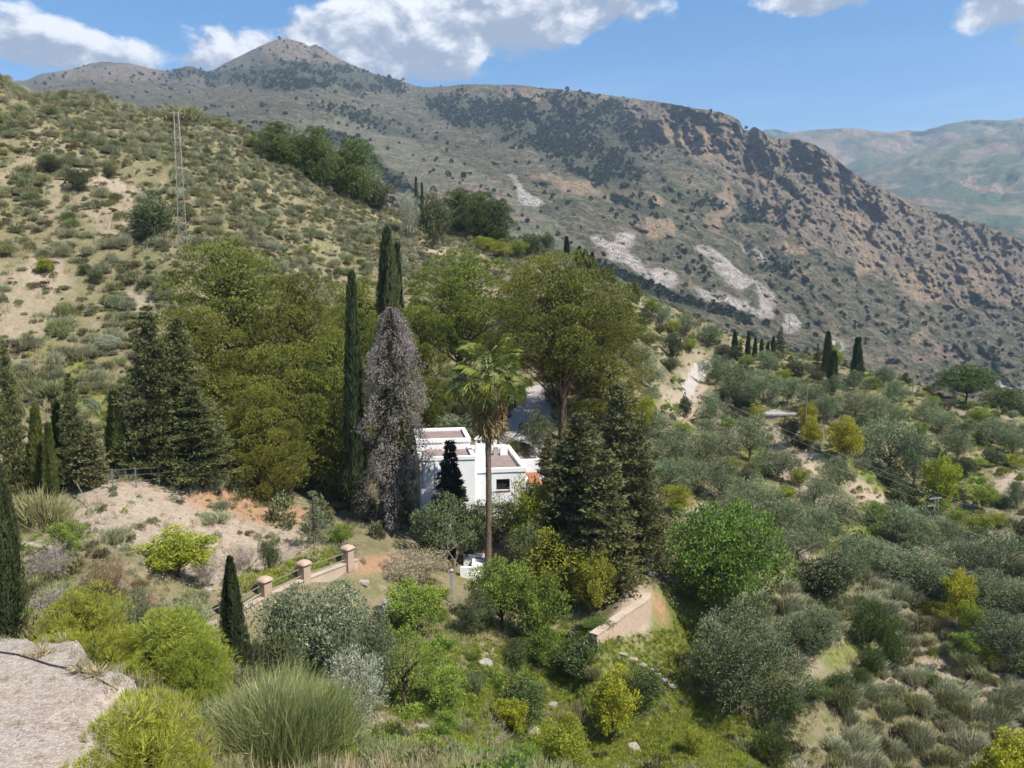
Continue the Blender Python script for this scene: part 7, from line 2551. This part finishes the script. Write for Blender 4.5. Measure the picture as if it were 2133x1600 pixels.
bare_tree(1000, 1462, 1585, 'leafless pale grey tree at the bottom of the garden', 3)
bare_tree(425, 1160, 1222, 'leafless grey-brown fruit tree right of the lime-green one', 4)
bare_tree(520, 1118, 1180, 'leafless thorny tree on the bank left of the dark glossy bush', 8)
bare_tree(1210, 1430, 1545, 'thin yellowish bare sapling left of the bright yellow-green tree', 9, None, M_WOOD, 0.4)
bare_tree(100, 1085, 1180, 'grey leafless shrub below the fence-end broom', 12)
for i, (px, py, s, lab) in enumerate(((85, 1366, 0.34, 'dry straw-coloured agave at the yard edge by the left pine'), (203, 1408, 0.42, 'dry agave beside the hose at the yard edge'), (168, 1400, 0.4, 'small dry tuft by the hose'))):
    g = ground_at(px, py)
    r = np.random.default_rng(60 + i)
    lv = Leaves()
    k = 46
    d = rdir(r, k)
    d[:, 2] = np.abs(d[:, 2]) + 0.25
    lv.add(np.zeros((k, 3)), d, s * r.uniform(0.7, 1.3, k), 0.04, r.random(k) * 0.5, r, 0.1)
    tag(link('agave', lv.mesh('agave', G_DRY), None, g), lab, 'agave')

# loose stones of the yard and the bank
PEB = [rock_mesh(970 + k, 0.5, 0.42, 0.3, (M_ROCK, M_CONC)[k % 2], 'pebble') for k in range(4)]
qx = rng.uniform(-16, -8.5, 2600)
qy = rng.uniform(14.5, 23.2, 2600)
q = np.stack([qx, qy, height(qx, qy)], -1)
b_ = sample(np.clip(_zb[0], 0, 1) * sst(900 - TPX, 0, 60) * (TY < 66), 2600, rng)
q = np.concatenate([q, b_])
s = np.concatenate([0.02 * (4.0 ** rng.random(2600)), 0.05 * (5.0 ** (rng.random(2600) ** 2))])
scatter_stuff('pebbles', q, rng.random(len(q)) * 6.28, np.repeat(s[:, None], 3, 1), rng.integers(0, 4, len(q)), PEB)
wx_ = np.concatenate([rng.uniform(-15, -9.5, 60), rng.uniform(-13.5, -9.2, 40)])
wy_ = np.concatenate([rng.uniform(15.5, 22.5, 60), 22.6 - 0.68 * (rng.uniform(-13.5, -9.6, 40) + 13.5)])
wy_[60:] = 22.2 - 0.68 * (wx_[60:] + 13.5) + rng.normal(size=40) * 0.35
q = np.stack([wx_, wy_, height(wx_, wy_)], -1)
s = np.concatenate([rng.uniform(0.12, 0.3, 60), rng.uniform(0.22, 0.5, 40)])
scatter_stuff('yard_weeds', q, rng.random(100) * 6.28, np.repeat(s[:, None], 3, 1), rng.integers(0, 2, 100), [v['crown'] for v in PLANTS['grass_tuft']])

# dead twigs in the lower half of the huge broom
bb = [o for o in COL.objects if o.get('label', '').startswith('huge feathery green broom')][0]
rt = np.random.default_rng(91)
k = 5200
a_ = rt.random(k) * 6.283
r_ = rt.random(k) ** 0.5
zt_ = rt.random(k) ** 1.3
P_ = np.stack([np.cos(a_) * r_ * 1.9, np.sin(a_) * r_ * 1.9, 0.15 + zt_ * 1.9 * (1.05 - 0.6 * r_ ** 2)], -1)
lv = Leaves()
lv.add(P_, np.stack([np.cos(a_) * 0.6, np.sin(a_) * 0.6, 0.8 + 0 * a_], -1) + rdir(rt, k) * 0.6, 0.5 * rt.uniform(0.4, 1.2, k), 0.013, rt.random(k), rt)
link('dead_stems', lv.mesh('dead_stems', G_VINE), bb)
